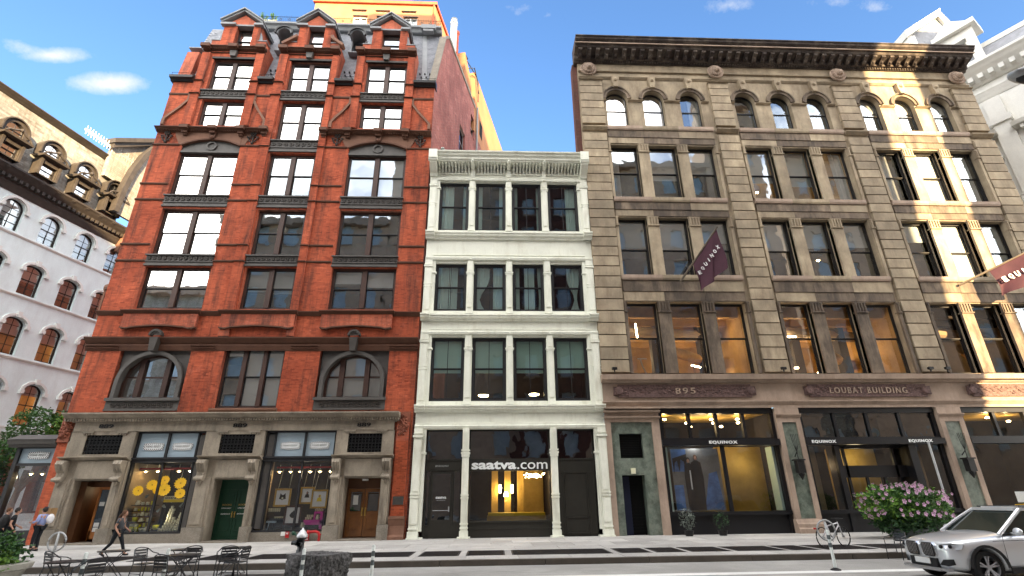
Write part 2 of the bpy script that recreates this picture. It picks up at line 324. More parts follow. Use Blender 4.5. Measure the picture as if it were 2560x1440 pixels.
# ------------------------------------------------------------------ mesh helpers
W = {}
class MB:
    def __init__(s): s.v = []; s.f = []; s.m = []; s.mi = 0
    def add(s, vs, fs):
        k = len(s.v); s.v += [tuple(v) for v in vs]
        for f in fs: s.f.append([i + k for i in f]); s.m.append(s.mi)
        return s
    def quad(s, a, b, c, d): return s.add([a, b, c, d], [(0, 1, 2, 3)])
    def box(s, x0, x1, y0, y1, z0, z1):
        return s.add([(x0, y0, z0), (x1, y0, z0), (x1, y1, z0), (x0, y1, z0), (x0, y0, z1), (x1, y0, z1), (x1, y1, z1), (x0, y1, z1)],
                     [(0, 3, 2, 1), (4, 5, 6, 7), (0, 1, 5, 4), (1, 2, 6, 5), (2, 3, 7, 6), (3, 0, 4, 7)])
    def px(s, prof, x0, x1):        # profile (y,z) extruded along x
        n = len(prof); vs = [(x0, y, z) for y, z in prof] + [(x1, y, z) for y, z in prof]
        return s.add(vs, [tuple(range(n - 1, -1, -1)), tuple(range(n, 2 * n))] + [(i, (i + 1) % n, n + (i + 1) % n, n + i) for i in range(n)])
    def py(s, poly, y0, y1):        # polygon (x,z) extruded along y
        n = len(poly); vs = [(x, y0, z) for x, z in poly] + [(x, y1, z) for x, z in poly]
        return s.add(vs, [tuple(range(n)), tuple(range(2 * n - 1, n - 1, -1))] + [((i + 1) % n, i, n + i, n + (i + 1) % n) for i in range(n)])
    def pz(s, poly, z0, z1):
        n = len(poly); vs = [(x, y, z0) for x, y in poly] + [(x, y, z1) for x, y in poly]
        return s.add(vs, [tuple(range(n - 1, -1, -1)), tuple(range(n, 2 * n))] + [(i, (i + 1) % n, n + (i + 1) % n, n + i) for i in range(n)])
    def strip(s, A, B, y0, y1):     # ribbon between two equally long (x,z) outlines, thickness in y
        n = len(A)
        vs = [(x, y0, z) for x, z in A] + [(x, y0, z) for x, z in B] + [(x, y1, z) for x, z in A] + [(x, y1, z) for x, z in B]
        fs = []
        for i in range(n - 1):
            fs += [(i, i + 1, n + i + 1, n + i), (2 * n + i + 1, 2 * n + i, 3 * n + i, 3 * n + i + 1), (i + 1, i, 2 * n + i, 2 * n + i + 1), (n + i, n + i + 1, 3 * n + i + 1, 3 * n + i)]
        fs += [(0, n, 3 * n, 2 * n), (n - 1, 3 * n - 1, 4 * n - 1, 2 * n - 1)]
        return s.add(vs, fs)
    def tube(s, pts, r, n=6, r2=None):
        pts = [Vector(p) for p in pts]; k = len(pts); rings = []
        up = Vector((0.01, 0.02, 1))
        for i, p in enumerate(pts):
            d = (pts[min(i + 1, k - 1)] - pts[max(i - 1, 0)]).normalized()
            a = d.cross(up)
            if a.length < .2: a = d.cross(Vector((1, 0.01, 0)))
            a.normalize(); b = d.cross(a).normalized(); rr = r if r2 is None else r + (r2 - r) * i / max(1, k - 1)
            rings.append([p + (a * math.cos(2 * math.pi * j / n) + b * math.sin(2 * math.pi * j / n)) * rr for j in range(n)])
        vs = [v for rg in rings for v in rg]; fs = []
        for i in range(k - 1):
            for j in range(n): fs.append((i * n + j, i * n + (j + 1) % n, (i + 1) * n + (j + 1) % n, (i + 1) * n + j))
        fs += [tuple(range(n - 1, -1, -1)), tuple(range((k - 1) * n, k * n))]
        return s.add(vs, fs)
    def lathe(s, prof, c, n=16, axis='Z', a0=0, a1=2 * math.pi):  # prof (r,h)
        k = len(prof); full = abs(a1 - a0 - 2 * math.pi) < 1e-6; m = n if full else n + 1; vs = []
        for j in range(m):
            a = a0 + (a1 - a0) * j / n; ca, sa = math.cos(a), math.sin(a)
            for r, h in prof:
                if axis == 'Z': vs.append((c[0] + r * ca, c[1] + r * sa, c[2] + h))
                elif axis == 'Y': vs.append((c[0] + r * ca, c[1] + h, c[2] + r * sa))
                else: vs.append((c[0] + h, c[1] + r * ca, c[2] + r * sa))
        fs = []
        for j in range(n):
            jj = (j + 1) % m
            for i in range(k - 1): fs.append((j * k + i, jj * k + i, jj * k + i + 1, j * k + i + 1))
        return s.add(vs, fs)
    def ball(s, c, r, n=10, sx=1, sy=1, sz=1):
        prof = [(max(1e-4, r * math.sin(math.pi * i / (n // 2 + 1))), -r * math.cos(math.pi * i / (n // 2 + 1))) for i in range(n // 2 + 2)]
        k = len(s.v); s.lathe(prof, (0, 0, 0), n)
        for i in range(k, len(s.v)):
            v = s.v[i]; s.v[i] = (c[0] + v[0] * sx, c[1] + v[1] * sy, c[2] + v[2] * sz)
        return s
    def xf(s, mat, k=0):
        for i in range(k, len(s.v)): s.v[i] = tuple(mat @ Vector(s.v[i]))
        return s
    def mesh(s, name, mats, smooth=False, recalc=True):
        me = bpy.data.meshes.new(name); me.from_pydata(s.v, [], s.f)
        for m in mats: me.materials.append(MATS[m])
        if len(mats) > 1: me.polygons.foreach_set('material_index', s.m)
        if recalc:
            bm = bmesh.new(); bm.from_mesh(me); bmesh.ops.recalc_face_normals(bm, faces=bm.faces); bm.to_mesh(me); bm.free()
        if smooth: me.polygons.foreach_set('use_smooth', [True] * len(me.polygons))
        me.update(); return me
    def build(s, name, mat, parent=None, smooth=False, kind=None, recalc=True, label=None, cat=None, group=None, pivot=None):
        if not s.v: return None
        xs = [v[0] for v in s.v]; ys = [v[1] for v in s.v]; zs = [v[2] for v in s.v]
        c = Vector(((min(xs) + max(xs)) / 2, (min(ys) + max(ys)) / 2, min(zs))) if pivot is None else Vector(pivot)
        s.v = [(v[0] - c.x, v[1] - c.y, v[2] - c.z) for v in s.v]
        me = s.mesh(name, [mat] if isinstance(mat, str) else mat, smooth, recalc)
        return put(name, me, c, parent, kind, label, cat, group)
def put(name, me, c, parent=None, kind=None, label=None, cat=None, group=None, rz=0):
    o = bpy.data.objects.new(name, me); C.objects.link(o)
    c = Vector(c); W[o.name] = c
    if parent is not None: o.parent = parent; o.location = c - W[parent.name]
    else: o.location = c
    if rz: o.rotation_euler.z = rz
    tag(o, label, cat, group, kind); return o
def tag(o, label=None, cat=None, group=None, kind=None):
    if label: o['label'] = label
    if cat: o['category'] = cat
    if group: o['group'] = group
    if kind: o['kind'] = kind
    return o
def empty(name, loc, label, cat, group=None, rz=0, local=False):
    o = bpy.data.objects.new(name, None); C.objects.link(o); o.location = loc; o.rotation_euler.z = rz; o.empty_display_size = .3
    W[o.name] = Vector((0, 0, 0)) if local else Vector(loc)
    return tag(o, label, cat, group)
def copy_tree(o, loc, rz=0, label=None, scale=None):
    r = o.copy(); C.objects.link(r); r.location = loc; r.rotation_euler.z = rz
    if label: r['label'] = label
    if scale: r.scale = scale
    for ch in list(o.children):
        c = ch.copy(); C.objects.link(c); c.parent = r
        for g in list(ch.children):
            d = g.copy(); C.objects.link(d); d.parent = c
    return r
def wall(mb, x0, x1, z0, z1, y, ops, depth=.35):
    xs = sorted({x0, x1} | {v for o in ops for v in o[:2] if x0 < v < x1}); zs = sorted({z0, z1} | {v for o in ops for v in o[2:4] if z0 < v < z1})
    for i in range(len(xs) - 1):
        cx = (xs[i] + xs[i + 1]) / 2; run = None
        for j in range(len(zs) - 1):
            cz = (zs[j] + zs[j + 1]) / 2
            if any(o[0] < cx < o[1] and o[2] < cz < o[3] for o in ops):
                if run is not None: mb.quad((xs[i], y, run), (xs[i + 1], y, run), (xs[i + 1], y, zs[j]), (xs[i], y, zs[j])); run = None
            elif run is None: run = zs[j]
        if run is not None: mb.quad((xs[i], y, run), (xs[i + 1], y, run), (xs[i + 1], y, z1), (xs[i], y, z1))
    for o in ops:
        a, b, c, d = o[:4]; dp = o[4] if len(o) > 4 else depth; Y = y + dp; top = d < z1; bot = c > z0; c = max(c, z0); d = min(d, z1)
        mb.quad((a, y, c), (a, y, d), (a, Y, d), (a, Y, c)); mb.quad((b, y, c), (b, Y, c), (b, Y, d), (b, y, d))
        if top: mb.quad((a, y, d), (b, y, d), (b, Y, d), (a, Y, d))
        if bot: mb.quad((a, y, c), (a, Y, c), (b, Y, c), (b, y, c))
    return mb
TXT = {}
def text(s, x0, x1, z0, z1, y, mat, parent=None, name='lettering', bold=0.0, th=.02, shear=0.0, label=None, cat=None, group=None, rot=0, spacing=1.0, th_back=0.0):
    key = (s, bold, shear, spacing)
    if key not in TXT:
        cu = bpy.data.curves.new('t', 'FONT'); cu.body = s; cu.offset = bold; cu.extrude = .5; cu.shear = shear; cu.space_character = spacing; cu.resolution_u = 3
        ob = bpy.data.objects.new('t', cu); C.objects.link(ob)
        me = bpy.data.meshes.new_from_object(ob.evaluated_get(bpy.context.evaluated_depsgraph_get()))
        C.objects.unlink(ob); bpy.data.objects.remove(ob); TXT[key] = ([tuple(v.co) for v in me.vertices], [list(p.vertices) for p in me.polygons])
    vs, fs = TXT[key]
    ax, bx = min(v[0] for v in vs), max(v[0] for v in vs); ay, by = min(v[1] for v in vs), max(v[1] for v in vs)
    mb = MB(); mb.add([(x0 + (v[0] - ax) / (bx - ax) * (x1 - x0), y - th * (v[2] + .5), z0 + (v[1] - ay) / (by - ay) * (z1 - z0)) for v in vs], fs)
    if rot:
        cx, cz = (x0 + x1) / 2, (z0 + z1) / 2
        mb.xf(Matrix.Translation((cx, 0, cz)) @ Matrix.Rotation(rot, 4, 'Y') @ Matrix.Translation((-cx, 0, -cz)))
    return mb.build(name, mat, parent, recalc=False, label=label, cat=cat, group=group)
def arc(cx, cz, r, a0, a1, n, rz=None):
    rz = rz or r
    return [(cx + r * math.cos(a0 + (a1 - a0) * i / n), cz + rz * math.sin(a0 + (a1 - a0) * i / n)) for i in range(n + 1)]
# ---- windows
def rects_frame(mb, x0, x1, z0, z1, t, y0, y1):
    mb.box(x0, x0 + t, y0, y1, z0, z1); mb.box(x1 - t, x1, y0, y1, z0, z1); mb.box(x0 + t, x1 - t, y0, y1, z0, z0 + t); mb.box(x0 + t, x1 - t, y0, y1, z1 - t, z1)
def window(par, x0, x1, z0, z1, y=.25, units=1, fm='frame_brown', sm=None, gm='glass', rail=.5, fill=None, frac=1.0, bm='blind', mull=.2, jamb=.1, munt=0, ft=.0, widths=None, fillz=.10, label=None):
    sm = sm or fm
    f = MB(); rects_frame(f, x0, x1, z0, z1, jamb, y, y + .14)
    iw = x1 - x0 - 2 * jamb - (units - 1) * mull
    ws = widths or [1 / units] * units; xs = []; X = x0 + jamb
    for i, w in enumerate(ws):
        xs.append((X, X + iw * w)); X += iw * w
        if i < units - 1: f.box(X, X + mull, y - .05, y + .14, z0 + jamb, z1 - jamb); X += mull
    win = f.build('window', fm, par, label=label)
    zi0, zi1 = z0 + jamb, z1 - jamb; zr = zi0 + (zi1 - zi0) * rail
    st = .045
    for a, b in xs:
        s = MB(); rects_frame(s, a, b, zr, zi1, st, y + .03, y + .08)
        rects_frame(s, a, b, zi0, zr + .02, st + .006, y + .085, y + .13)
        if munt:
            m = (a + b) / 2; s.box(m - .014, m + .014, y + .045, y + .075, zr, zi1); s.box(m - .014, m + .014, y + .095, y + .125, zi0, zr)
        s.build('sash', sm, win)
        MB().quad((a + st, y + .055, zr + st), (b - st, y + .055, zr + st), (b - st, y + .055, zi1 - st), (a + st, y + .055, zi1 - st)).build('pane', gm, win, recalc=False)
        MB().quad((a + st, y + .108, zi0 + st), (b - st, y + .108, zi0 + st), (b - st, y + .108, zr), (a + st, y + .108, zr)).build('pane', gm, win, recalc=False)
        if fill == 'blind':
            q = frac if not isinstance(frac, (list, tuple)) else frac[xs.index((a, b))]
            if q > 0: MB().box(a + .02, b - .02, y + .17, y + .18, zi1 - (zi1 - zi0) * q, zi1).build('blind', bm, win)
        elif fill:
            for (u0, u1, gather) in fill: curtain(win, a + (b - a) * u0, a + (b - a) * u1, zi0, zi1, y + .2, gather, bm)
    return win
def curtain(par, x0, x1, z0, z1, y, gather=None, mat='curtain'):
    n = 28; rows = 8; vs = []; fs = []
    for j in range(rows + 1):
        t = j / rows; z = z1 + (z0 - z1) * t
        k = 1.0; cx = (x0 + x1) / 2; sh = 0
        if gather:
            k = 1 - gather[0] * math.exp(-((t - gather[1]) / .28) ** 2); sh = gather[2] * (1 - k) * (x1 - x0)
        for i in range(n + 1):
            u = i / n; x = cx + (u - .5) * (x1 - x0) * k + sh
            vs.append((x, y + .035 * math.sin(u * 34 + 2 * math.sin(u * 9)) + .01 * math.sin(u * 80), z))
    for j in range(rows):
        for i in range(n): fs.append((j * (n + 1) + i, j * (n + 1) + i + 1, (j + 1) * (n + 1) + i + 1, (j + 1) * (n + 1) + i))
    return MB().add(vs, fs).build('curtain', mat, par, smooth=True, recalc=False)
def archwin(par, x0, x1, z0, zs, y=.25, fm='sash_dark', gm='glass', fill=None, frac=.5, bm='blind', t=.08, rise=None, munt=False, rail=.5, th=.12):
    r = (x1 - x0) / 2; rise = rise or r; cx = (x0 + x1) / 2; n = 14
    out = [(x1, z0)] + arc(cx, zs, r, 0, math.pi, n, rise) + [(x0, z0)]
    inn = [(x1 - t, z0)] + arc(cx, zs, r - t, 0, math.pi, n, rise - t) + [(x0 + t, z0)]
    f = MB(); f.strip(out, inn, y, y + th); f.box(x0 + t, x1 - t, y, y + th, z0, z0 + t)
    zr = z0 + (zs + rise - z0) * rail
    f.box(x0 + t, x1 - t, y + .02, y + .07, zr - .03, zr + .03)
    if munt:
        f.box(cx - .018, cx + .018, y + .03, y + .06, z0 + t, zs + rise - t)
        if munt == 2: f.box(x0 + t, x1 - t, y + .03, y + .06, z0 + (zr - z0) * .5 - .015, z0 + (zr - z0) * .5 + .015); f.box(x0 + t, x1 - t, y + .03, y + .06, zr + (zs - zr) * .9 - .015, zr + (zs - zr) * .9 + .015)
    win = f.build('window', fm, par)
    poly = [(x1 - t, zr)] + arc(cx, zs, r - t, 0, math.pi, n, rise - t) + [(x0 + t, zr)]
    MB().add([(x, y + .05, z) for x, z in poly], [tuple(range(len(poly)))]).build('pane', gm, win, recalc=False)
    MB().quad((x0 + t, y + .075, z0 + t), (x1 - t, y + .075, z0 + t), (x1 - t, y + .075, zr), (x0 + t, y + .075, zr)).build('pane', gm, win, recalc=False)
    if fill == 'blind':
        zt = zs + rise * .9; zb = zt - (zt - z0) * frac
        MB().quad((x0 + t * .5, y + .16, zb), (x1 - t * .5, y + .16, zb), (x1 - t * .5, y + .16, zt), (x0 + t * .5, y + .16, zt)).build('blind', bm, win, recalc=False)
    elif fill == 'curtain': curtain(win, x0 + (x1 - x0) * .5, x1 - .05, z0, zs + rise * .6, y + .2, None, 'curtain_white')
    return win
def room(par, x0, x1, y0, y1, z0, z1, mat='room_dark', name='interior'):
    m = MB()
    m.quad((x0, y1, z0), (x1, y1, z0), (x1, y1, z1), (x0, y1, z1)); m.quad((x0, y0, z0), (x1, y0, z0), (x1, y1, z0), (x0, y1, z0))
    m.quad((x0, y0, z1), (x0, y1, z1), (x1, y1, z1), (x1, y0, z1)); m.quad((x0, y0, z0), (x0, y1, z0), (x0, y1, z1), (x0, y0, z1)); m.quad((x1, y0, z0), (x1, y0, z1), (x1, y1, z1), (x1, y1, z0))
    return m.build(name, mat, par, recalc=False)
def lamp(loc, power, col=(1, .72, .38), r=.25, name='room_and_fill_light', par=None):
    ld = bpy.data.lights.new(name, 'POINT'); ld.energy = power; ld.color = col; ld.shadow_soft_size = r
    o = bpy.data.objects.new(name, ld); C.objects.link(o); o.location = Vector(loc) - (W[par.name] if par else Vector())
    if par: o.parent = par
    return o
# ================================================================== setting: ground
road = MB().quad((-400, -400, -.15), (400, -400, -.15), (400, 600, -.15), (-400, 600, -.15)).build('road', 'asphalt', kind='structure', recalc=False)
sw = MB(); sw.box(-22.5, 34, -8.55, 3.0, -.6, -.012); sidewalk = sw.build('sidewalk', 'concrete', kind='structure')
kb = MB(); kb.box(-22.5, 34, -8.56, -8.50, -.5, -.02); kerb = kb.build('kerb', 'kerb_steel', kind='structure')
x = -22.5
while x < 33.9:
    MB().box(x, min(x + 2.98, 34), -8.72, -8.52, -.3, random.uniform(-.004, .004)).build('kerbstone', 'kerb_steel', kerb); x += 3.0
grates = [(-12.6, -11.2), (-10.9, -9.4), (-9.1, -7.9), (-7.6, -6.0), (-4.75, -2.56), (-2.3, -1.05), (-.85, .38), (.58, 3.72), (3.95, 4.98), (5.1, 6.08), (6.2, 7.52), (7.65, 9.27), (9.4, 10.36), (10.5, 12.2), (12.4, 14.4), (14.6, 16.4)]
GY0, GY1 = -7.5, -5.85
ys = [-8.50, GY0, GY1, -4.4, -2.95, -1.5, -.02]
for j in range(6):
    xs_ = []
    if j == 1:
        ed = [-22.5] + [e for g in grates for e in g] + [34]
        xs_ = [(ed[i], ed[i + 1]) for i in range(0, len(ed), 2)]
        q = []
        for a, b in xs_:
            k = max(1, round((b - a) / 2.0)); q += [(a + (b - a) * i / k, a + (b - a) * (i + 1) / k) for i in range(k)]
        xs_ = q
    else:
        x = -22.5 + (.7 if j % 2 else 0)
        if j % 2: xs_.append((-22.5, x))
        while x < 34: xs_.append((x, min(34, x + 1.55))); x += 1.55
    for a, b in xs_:
        if b - a < .05: continue
        MB().box(a + .008, b - .008, ys[j] + .008, ys[j + 1] - .008, -.03, random.uniform(-.003, .003)).build('paving_slab', 'concrete', sidewalk)
gmesh = {}
for a, b in grates:
    m = MB(); m.box(a + .01, b - .01, GY0 + .01, GY1 - .01, -.03, -.012); rects = [(a + .01, a + .06), (b - .06, b - .01)]
    for u, v in rects: m.box(u, v, GY0 + .01, GY1 - .01, -.012, .004)
    m.box(a + .06, b - .06, GY0 + .01, GY0 + .06, -.012, .004); m.box(a + .06, b - .06, GY1 - .06, GY1 - .01, -.012, .004)
    k = int((GY1 - GY0 - .1) / .06)
    for i in range(1, k): m.box(a + .06, b - .06, GY0 + .05 + i * .06, GY0 + .068 + i * .06, -.012, .001)
    m.build('sidewalk_grate', 'grate_dark', sidewalk)
ln = MB().box(-60, 60, -11.32, -10.95, -.16, -.146).build('lane_line', 'line_white', kind='structure')
ln = MB().box(-60, 60, -17.4, -17.2, -.16, -.146).build('lane_line', 'line_white', kind='structure')
MB().box(-6.9, -4.7, -10.35, -9.6, -.16, -.145).build('asphalt_patch', 'grate_dark', kind='structure')
fs_ = MB().box(-60, 60, -40, -23.2, -.6, 0.0).build('far_sidewalk', 'concrete', kind='structure')
bk = MB().box(-23.5, 34, 3.0, 60, -.6, -.02).build('rear_ground', 'concrete', kind='structure')

# ================================================================== RED BRICK BUILDING
red = empty('red_brick_building', (-12, 0, 0), 'tall red brick building with slate mansard, three gabled dormers and street level shop windows', 'building')
WX = dict(A=(-18.3, -14.93), B=(-13.15, -10.5), C=(-8.65, -5.25))
BL, BR = -19.9, -3.87
def cornice(par, x0, x1, z0, z1, out, mat='brownstone', name='cornice', y=0, dentil=0, steps=3):
    dd = 25.0 if par.name.startswith(('red_', 'brown_', 'cast_')) else (42.0 if par.name.startswith('corner_b') else 1e9)
    z1 = 1.6 + (z1 - 1.6) * (1 - out / dd); z0 = 1.6 + (z0 - 1.6) * (1 - out * .55 / dd)
    m = MB(); h = z1 - z0; pr = [(y + .02, z0)]
    for i in range(steps):
        o = out * (i + 1) / steps; pr += [(y - out * (i + .45) / steps, z0 + h * i / steps), (y - o, z0 + h * (i + .5) / steps)]
    pr += [(y - out, z1), (y + .02, z1)]
    m.px(pr, x0, x1)
    if dentil:
        k = int((x1 - x0) / dentil)
        for i in range(k): xx = x0 + (i + .25) * (x1 - x0) / k; m.box(xx, xx + dentil * .5, y - out * .62, y - .01, z0 + h * .16, z0 + h * .42)
    return m.build(name, mat, par)
# wall with openings up to the gutter
F3T, ops = 8.85, []
ops += [(WX['A'][0], WX['A'][1], 5.62, 8.80, .55), (-13.33, -10.38, 5.72, 8.76), (WX['C'][0], WX['C'][1], 5.6, 8.80, .55)]
for k in 'ABC':
    a, b = WX[k]; ops += [(a, b, 10.7, 13.1), (a, b, 13.78, 16.6), (a, b, 17.49, 20.42)]
ops += [(-13.1, -10.5, 21.4, 24.3)]
for k in 'AC': a, b = (-17.85, -15.3) if k == 'A' else (-8.3, -5.7); ops += [(a, b, 22.35, 24.3)]
ops += [(-18.25, -14.95, 20.42, 21.35, .25), (-8.65, -5.3, 20.42, 21.35, .25)]
ops += [(-17.85, -15.3, 25.1, 27.5), (-13.05, -10.5, 25.1, 27.5), (-8.25, -5.69, 25.1, 27.5)]
w = MB(); wall(w, BL, BR, 5.5, 26.05, 0, ops, .42)
w.quad((BL, 0, 5.5), (BL, 0, 26.05), (BL, 34, 26.05), (BL, 34, 5.5)); w.quad((BL, 1.2, 26.05), (BR, 1.2, 26.05), (BR, 3, 26.05), (BL, 3, 26.05))
rwall = w.build('wall', 'red_brick', red, recalc=False)
bk_ = bricks(MB(), BL, BR, 9.25, 10.36, 0); bricks(bk_, BL, BR, 10.64, 21.92, 0, ops); bricks(bk_, BL, BR, 22.3, 26.0, 0, ops); bricks(bk_, BL, BR, 5.56, 8.52, 0, ops)
bk_.build('bricks', 'brick_piece', rwall, kind='stuff', recalc=False)
# party wall on the right, running back obliquely, and its sloping stone coping
D = Vector((math.sin(R_(12.5)), math.cos(R_(12.5)), 0))
def SP(t, z, off=0.0): return (BR + D.x * t + D.y * off, D.y * t - D.x * off, z)
wp = MB(); prof = [(0, -.1), (0, 26.0), (.35, 27.3), (1.5, 31.6), (2.2, 32.3), (9.7, 32.5), (9.7, -.1)]
cuts = {(5.55, 7.0): (25.2, 27.5), (8.5, 9.6): (29.0, 31.0)}
def side_wall(mb, t0, t1, zb, zt0, zt1, hole=None):
    if hole:
        mb.quad(SP(t0, zb), SP(t1, zb), SP(t1, hole[0]), SP(t0, hole[0])); mb.quad(SP(t0, hole[1]), SP(t1, hole[1]), SP(t1, zt1), SP(t0, zt0))
        for za, zb_ in ((hole[0], hole[0]), (hole[1], hole[1])): mb.quad(SP(t0, za), SP(t1, za), SP(t1, za, -.25), SP(t0, za, -.25))
        for tt in (t0, t1): mb.quad(SP(tt, hole[0]), SP(tt, hole[1]), SP(tt, hole[1], -.25), SP(tt, hole[0], -.25))
    else: mb.quad(SP(t0, zb), SP(t1, zb), SP(t1, zt1), SP(t0, zt0))
for a in ((.0, .35, 26.0, 27.3), (.35, 1.5, 27.3, 31.6), (1.5, 2.2, 31.6, 32.3), (2.2, 5.55, 32.3, 32.35), (7.0, 8.5, 32.4, 32.45), (9.6, 9.75, 32.5, 32.5)):
    side_wall(wp, a[0], a[1], -.1, a[2], a[3])
side_wall(wp, 5.55, 7.0, -.1, 32.35, 32.4, (25.2, 27.5)); side_wall(wp, 8.5, 9.6, -.1, 32.45, 32.5, (29.0, 31.0))
wp.build('party_wall', 'party_brick', red, recalc=False)
for t0, t1, z0, z1 in ((5.55, 7.0, 25.2, 27.5), (8.5, 9.6, 29.0, 31.0)):
    f = MB()
    for s0, s1, q0, q1 in ((t0, t0 + .12, z0, z1), (t1 - .12, t1, z0, z1), (t0, t1, z0, z0 + .1), (t0, t1, z1 - .1, z1), (t0, t1, (z0 + z1) / 2 - .05, (z0 + z1) / 2 + .05)):
        f.quad(SP(s0, q0, -.16), SP(s1, q0, -.16), SP(s1, q1, -.16), SP(s0, q1, -.16))
    wn = f.build('side_window', 'lead', red, recalc=False)
    MB().quad(SP(t0, z0, -.2), SP(t1, z0, -.2), SP(t1, z1, -.2), SP(t0, z1, -.2)).build('pane', 'glass_dark', wn, recalc=False)
    MB().quad(SP(t0, z0, -.24), SP(t1, z0, -.24), SP(t1, z1, -.24), SP(t0, z1, -.24)).build('room_back', 'room_dark', wn, recalc=False)
cp = MB()
def obl(mb, pts, w0, w1):   # ribbon with thickness along the oblique wall's top
    for (t0, z0), (t1, z1) in zip(pts[:-1], pts[1:]):
        k = len(mb.v); a = [SP(t0, z0, w0), SP(t0, z0, w1), SP(t1, z1, w1), SP(t1, z1, w0)]; b = [(p[0], p[1] , p[2] + .28) for p in a]
        mb.add(a + b, [(0, 1, 2, 3), (4, 7, 6, 5), (0, 4, 5, 1), (1, 5, 6, 2), (2, 6, 7, 3), (3, 7, 4, 0)])
obl(cp, [(.05, 26.15), (.35, 27.3), (1.5, 31.5), (2.2, 32.3), (9.7, 32.5)], -.42, .06)
cp.build('coping', 'granite_base', red)
# body behind
bd = MB(); bd.quad((BL, 14, -.1), (BR + 3, 14, -.1), (BR + 3, 14, 32), (BL, 14, 32)); bd.quad((BL, 2.2, 32.4), (BR + .4, 2.2, 32.4), (BR + 3, 14, 32.4), (BL, 14, 32.4)); bd.build('roof', 'lead', red, recalc=False)
# horizontal stone bands on the piers
piers = [(BL, -18.42), (-14.9, -13.78), (-10.06, -8.78), (-5.22, BR)]
strips = [(-13.78, -13.25, .14), (-10.45, -10.06, .14)]
for zb in (13.36, 14.33, 17.12, 18.16, 20.86):
    for a, b in piers: cornice(red, a - .02, b + .02, zb, zb + .13, .09, name='stone_band', steps=1)
    for a, b, o in strips: cornice(red, a - .02, b + .02, zb + .012, zb + .14, .10 + o, name='stone_band', steps=1)
for a, b, o in strips:
    MB().box(a, b, -o, .02, 9.25, 10.36).build('pilaster', 'red_brick', red); pq_ = MB().box(a, b, -o, .02, 10.63, 28.0).build('pilaster', 'red_brick', red)
    bricks(MB(), a, b, 10.66, 28.0, -o).build('bricks', 'brick_piece', pq_, kind='stuff', recalc=False)
for a, b in ((-18.6, -18.1), (-15.25, -14.75), (-8.9, -8.42), (-5.66, -5.18)):
    pq_ = MB().box(a, b, -.14, .02, 22.3, 28.0).build('pilaster', 'red_brick', red); bricks(MB(), a, b, 22.34, 28.0, -.14).build('bricks', 'brick_piece', pq_, kind='stuff', recalc=False)
    for zb in (24.72, 25.75): cornice(red, a - .05, b + .05, zb, zb + .16, .26, name='stone_band', steps=2)
for a, b, o in strips:
    for zb in (24.72, 25.75): cornice(red, a - .05, b + .05, zb, zb + .16, .26, name='stone_band', steps=2)
for a, b in ((BL, -18.6), (-14.75, -13.8), (-10.05, -8.92), (-5.18, BR)): cornice(red, a, b, 24.62, 24.78, .08, name='stone_band', steps=1)
# cast spandrels with a running ring pattern
def spandrel(x0, x1, z0, z1, y=-.03):
    m = MB(); m.box(x0, x1, y, .2, z0, z1); m.box(x0 - .04, x1 + .04, y - .11, y, z1 - .07, z1); m.box(x0 - .02, x1 + .02, y - .06, y, z0, z0 + .10)
    m.box(x0, x1, y - .05, y, z0 + (z1 - z0) * .34, z0 + (z1 - z0) * .40)
    sp = m.build('spandrel', 'grey_iron', red)
    zc = z0 + (z1 - z0) * .66; r = (z1 - z0) * .17; k = int((x1 - x0) / (r * 2.3)); o = MB()
    for i in range(k):
        cx = x0 + (i + .5) * (x1 - x0) / k; o.strip(arc(cx, zc, r, 0, 2 * math.pi, 8), arc(cx, zc, r * .5, 0, 2 * math.pi, 8), y - .05, y)
        o.box(cx - r * .2, cx + r * .2, y - .06, y, zc - r * .2, zc + r * .2)
    o.build('ring_ornament', 'umber_iron', sp)
for z0, z1 in ((13.12, 13.76), (16.72, 17.46)):
    spandrel(-18.38, -14.9, z0, z1); spandrel(-13.24, -10.46, z0, z1); spandrel(-8.7, -5.24, z0, z1)
spandrel(-13.22, -10.48, 20.5, 21.32)
spandrel(-18.08, -15.27, 24.34, 25.02); spandrel(-13.24, -10.48, 24.34, 25.04); spandrel(-8.42, -5.64, 24.34, 25.02)
# windows, floor by floor (four sash panes each)
def rw(x0, x1, z0, z1, bm='blind', frac=1, gm='glass', **k): return window(red, x0, x1, z0, z1, y=.2, units=2, fm='frame_brown', sm='sash_dark', fill='blind' if bm else None, frac=frac, bm=bm or 'blind', gm=gm, mull=.26, jamb=.13, **k)
rw(-18.3, -14.93, 10.72, 13.1, None, 0, 'glass_bright'); rw(-13.15, -10.5, 10.72, 13.1, 'blind_grey', (.55, .6)); rw(-8.65, -5.25, 10.72, 13.1, 'blind', (.32, .42))
rw(-18.3, -14.93, 13.8, 16.6, 'blind', 1, 'glass_bright'); rw(-13.15, -10.5, 13.8, 16.6, None); rw(-8.65, -5.25, 13.8, 16.6, None)
rw(-18.3, -14.93, 17.5, 20.4, 'blind', 1, 'glass_bright'); rw(-13.15, -10.5, 17.55, 20.4, 'blind', (.84, .84)); rw(-8.65, -5.25, 17.5, 20.4, 'blind', 1)
rw(-17.83, -15.3, 22.36, 24.3, 'blind', (.55, .55), 'glass_bright'); rw(-13.08, -10.52, 21.42, 24.3, 'blind', 1, 'glass_bright'); rw(-8.28, -5.7, 22.36, 24.3, 'blind', (.5, .5), 'glass_bright')
for a, b in ((-17.85, -15.3), (-13.05, -10.5), (-8.25, -5.69)): rw(a, b, 25.12, 27.56, 'blind', 1, 'glass_bright')
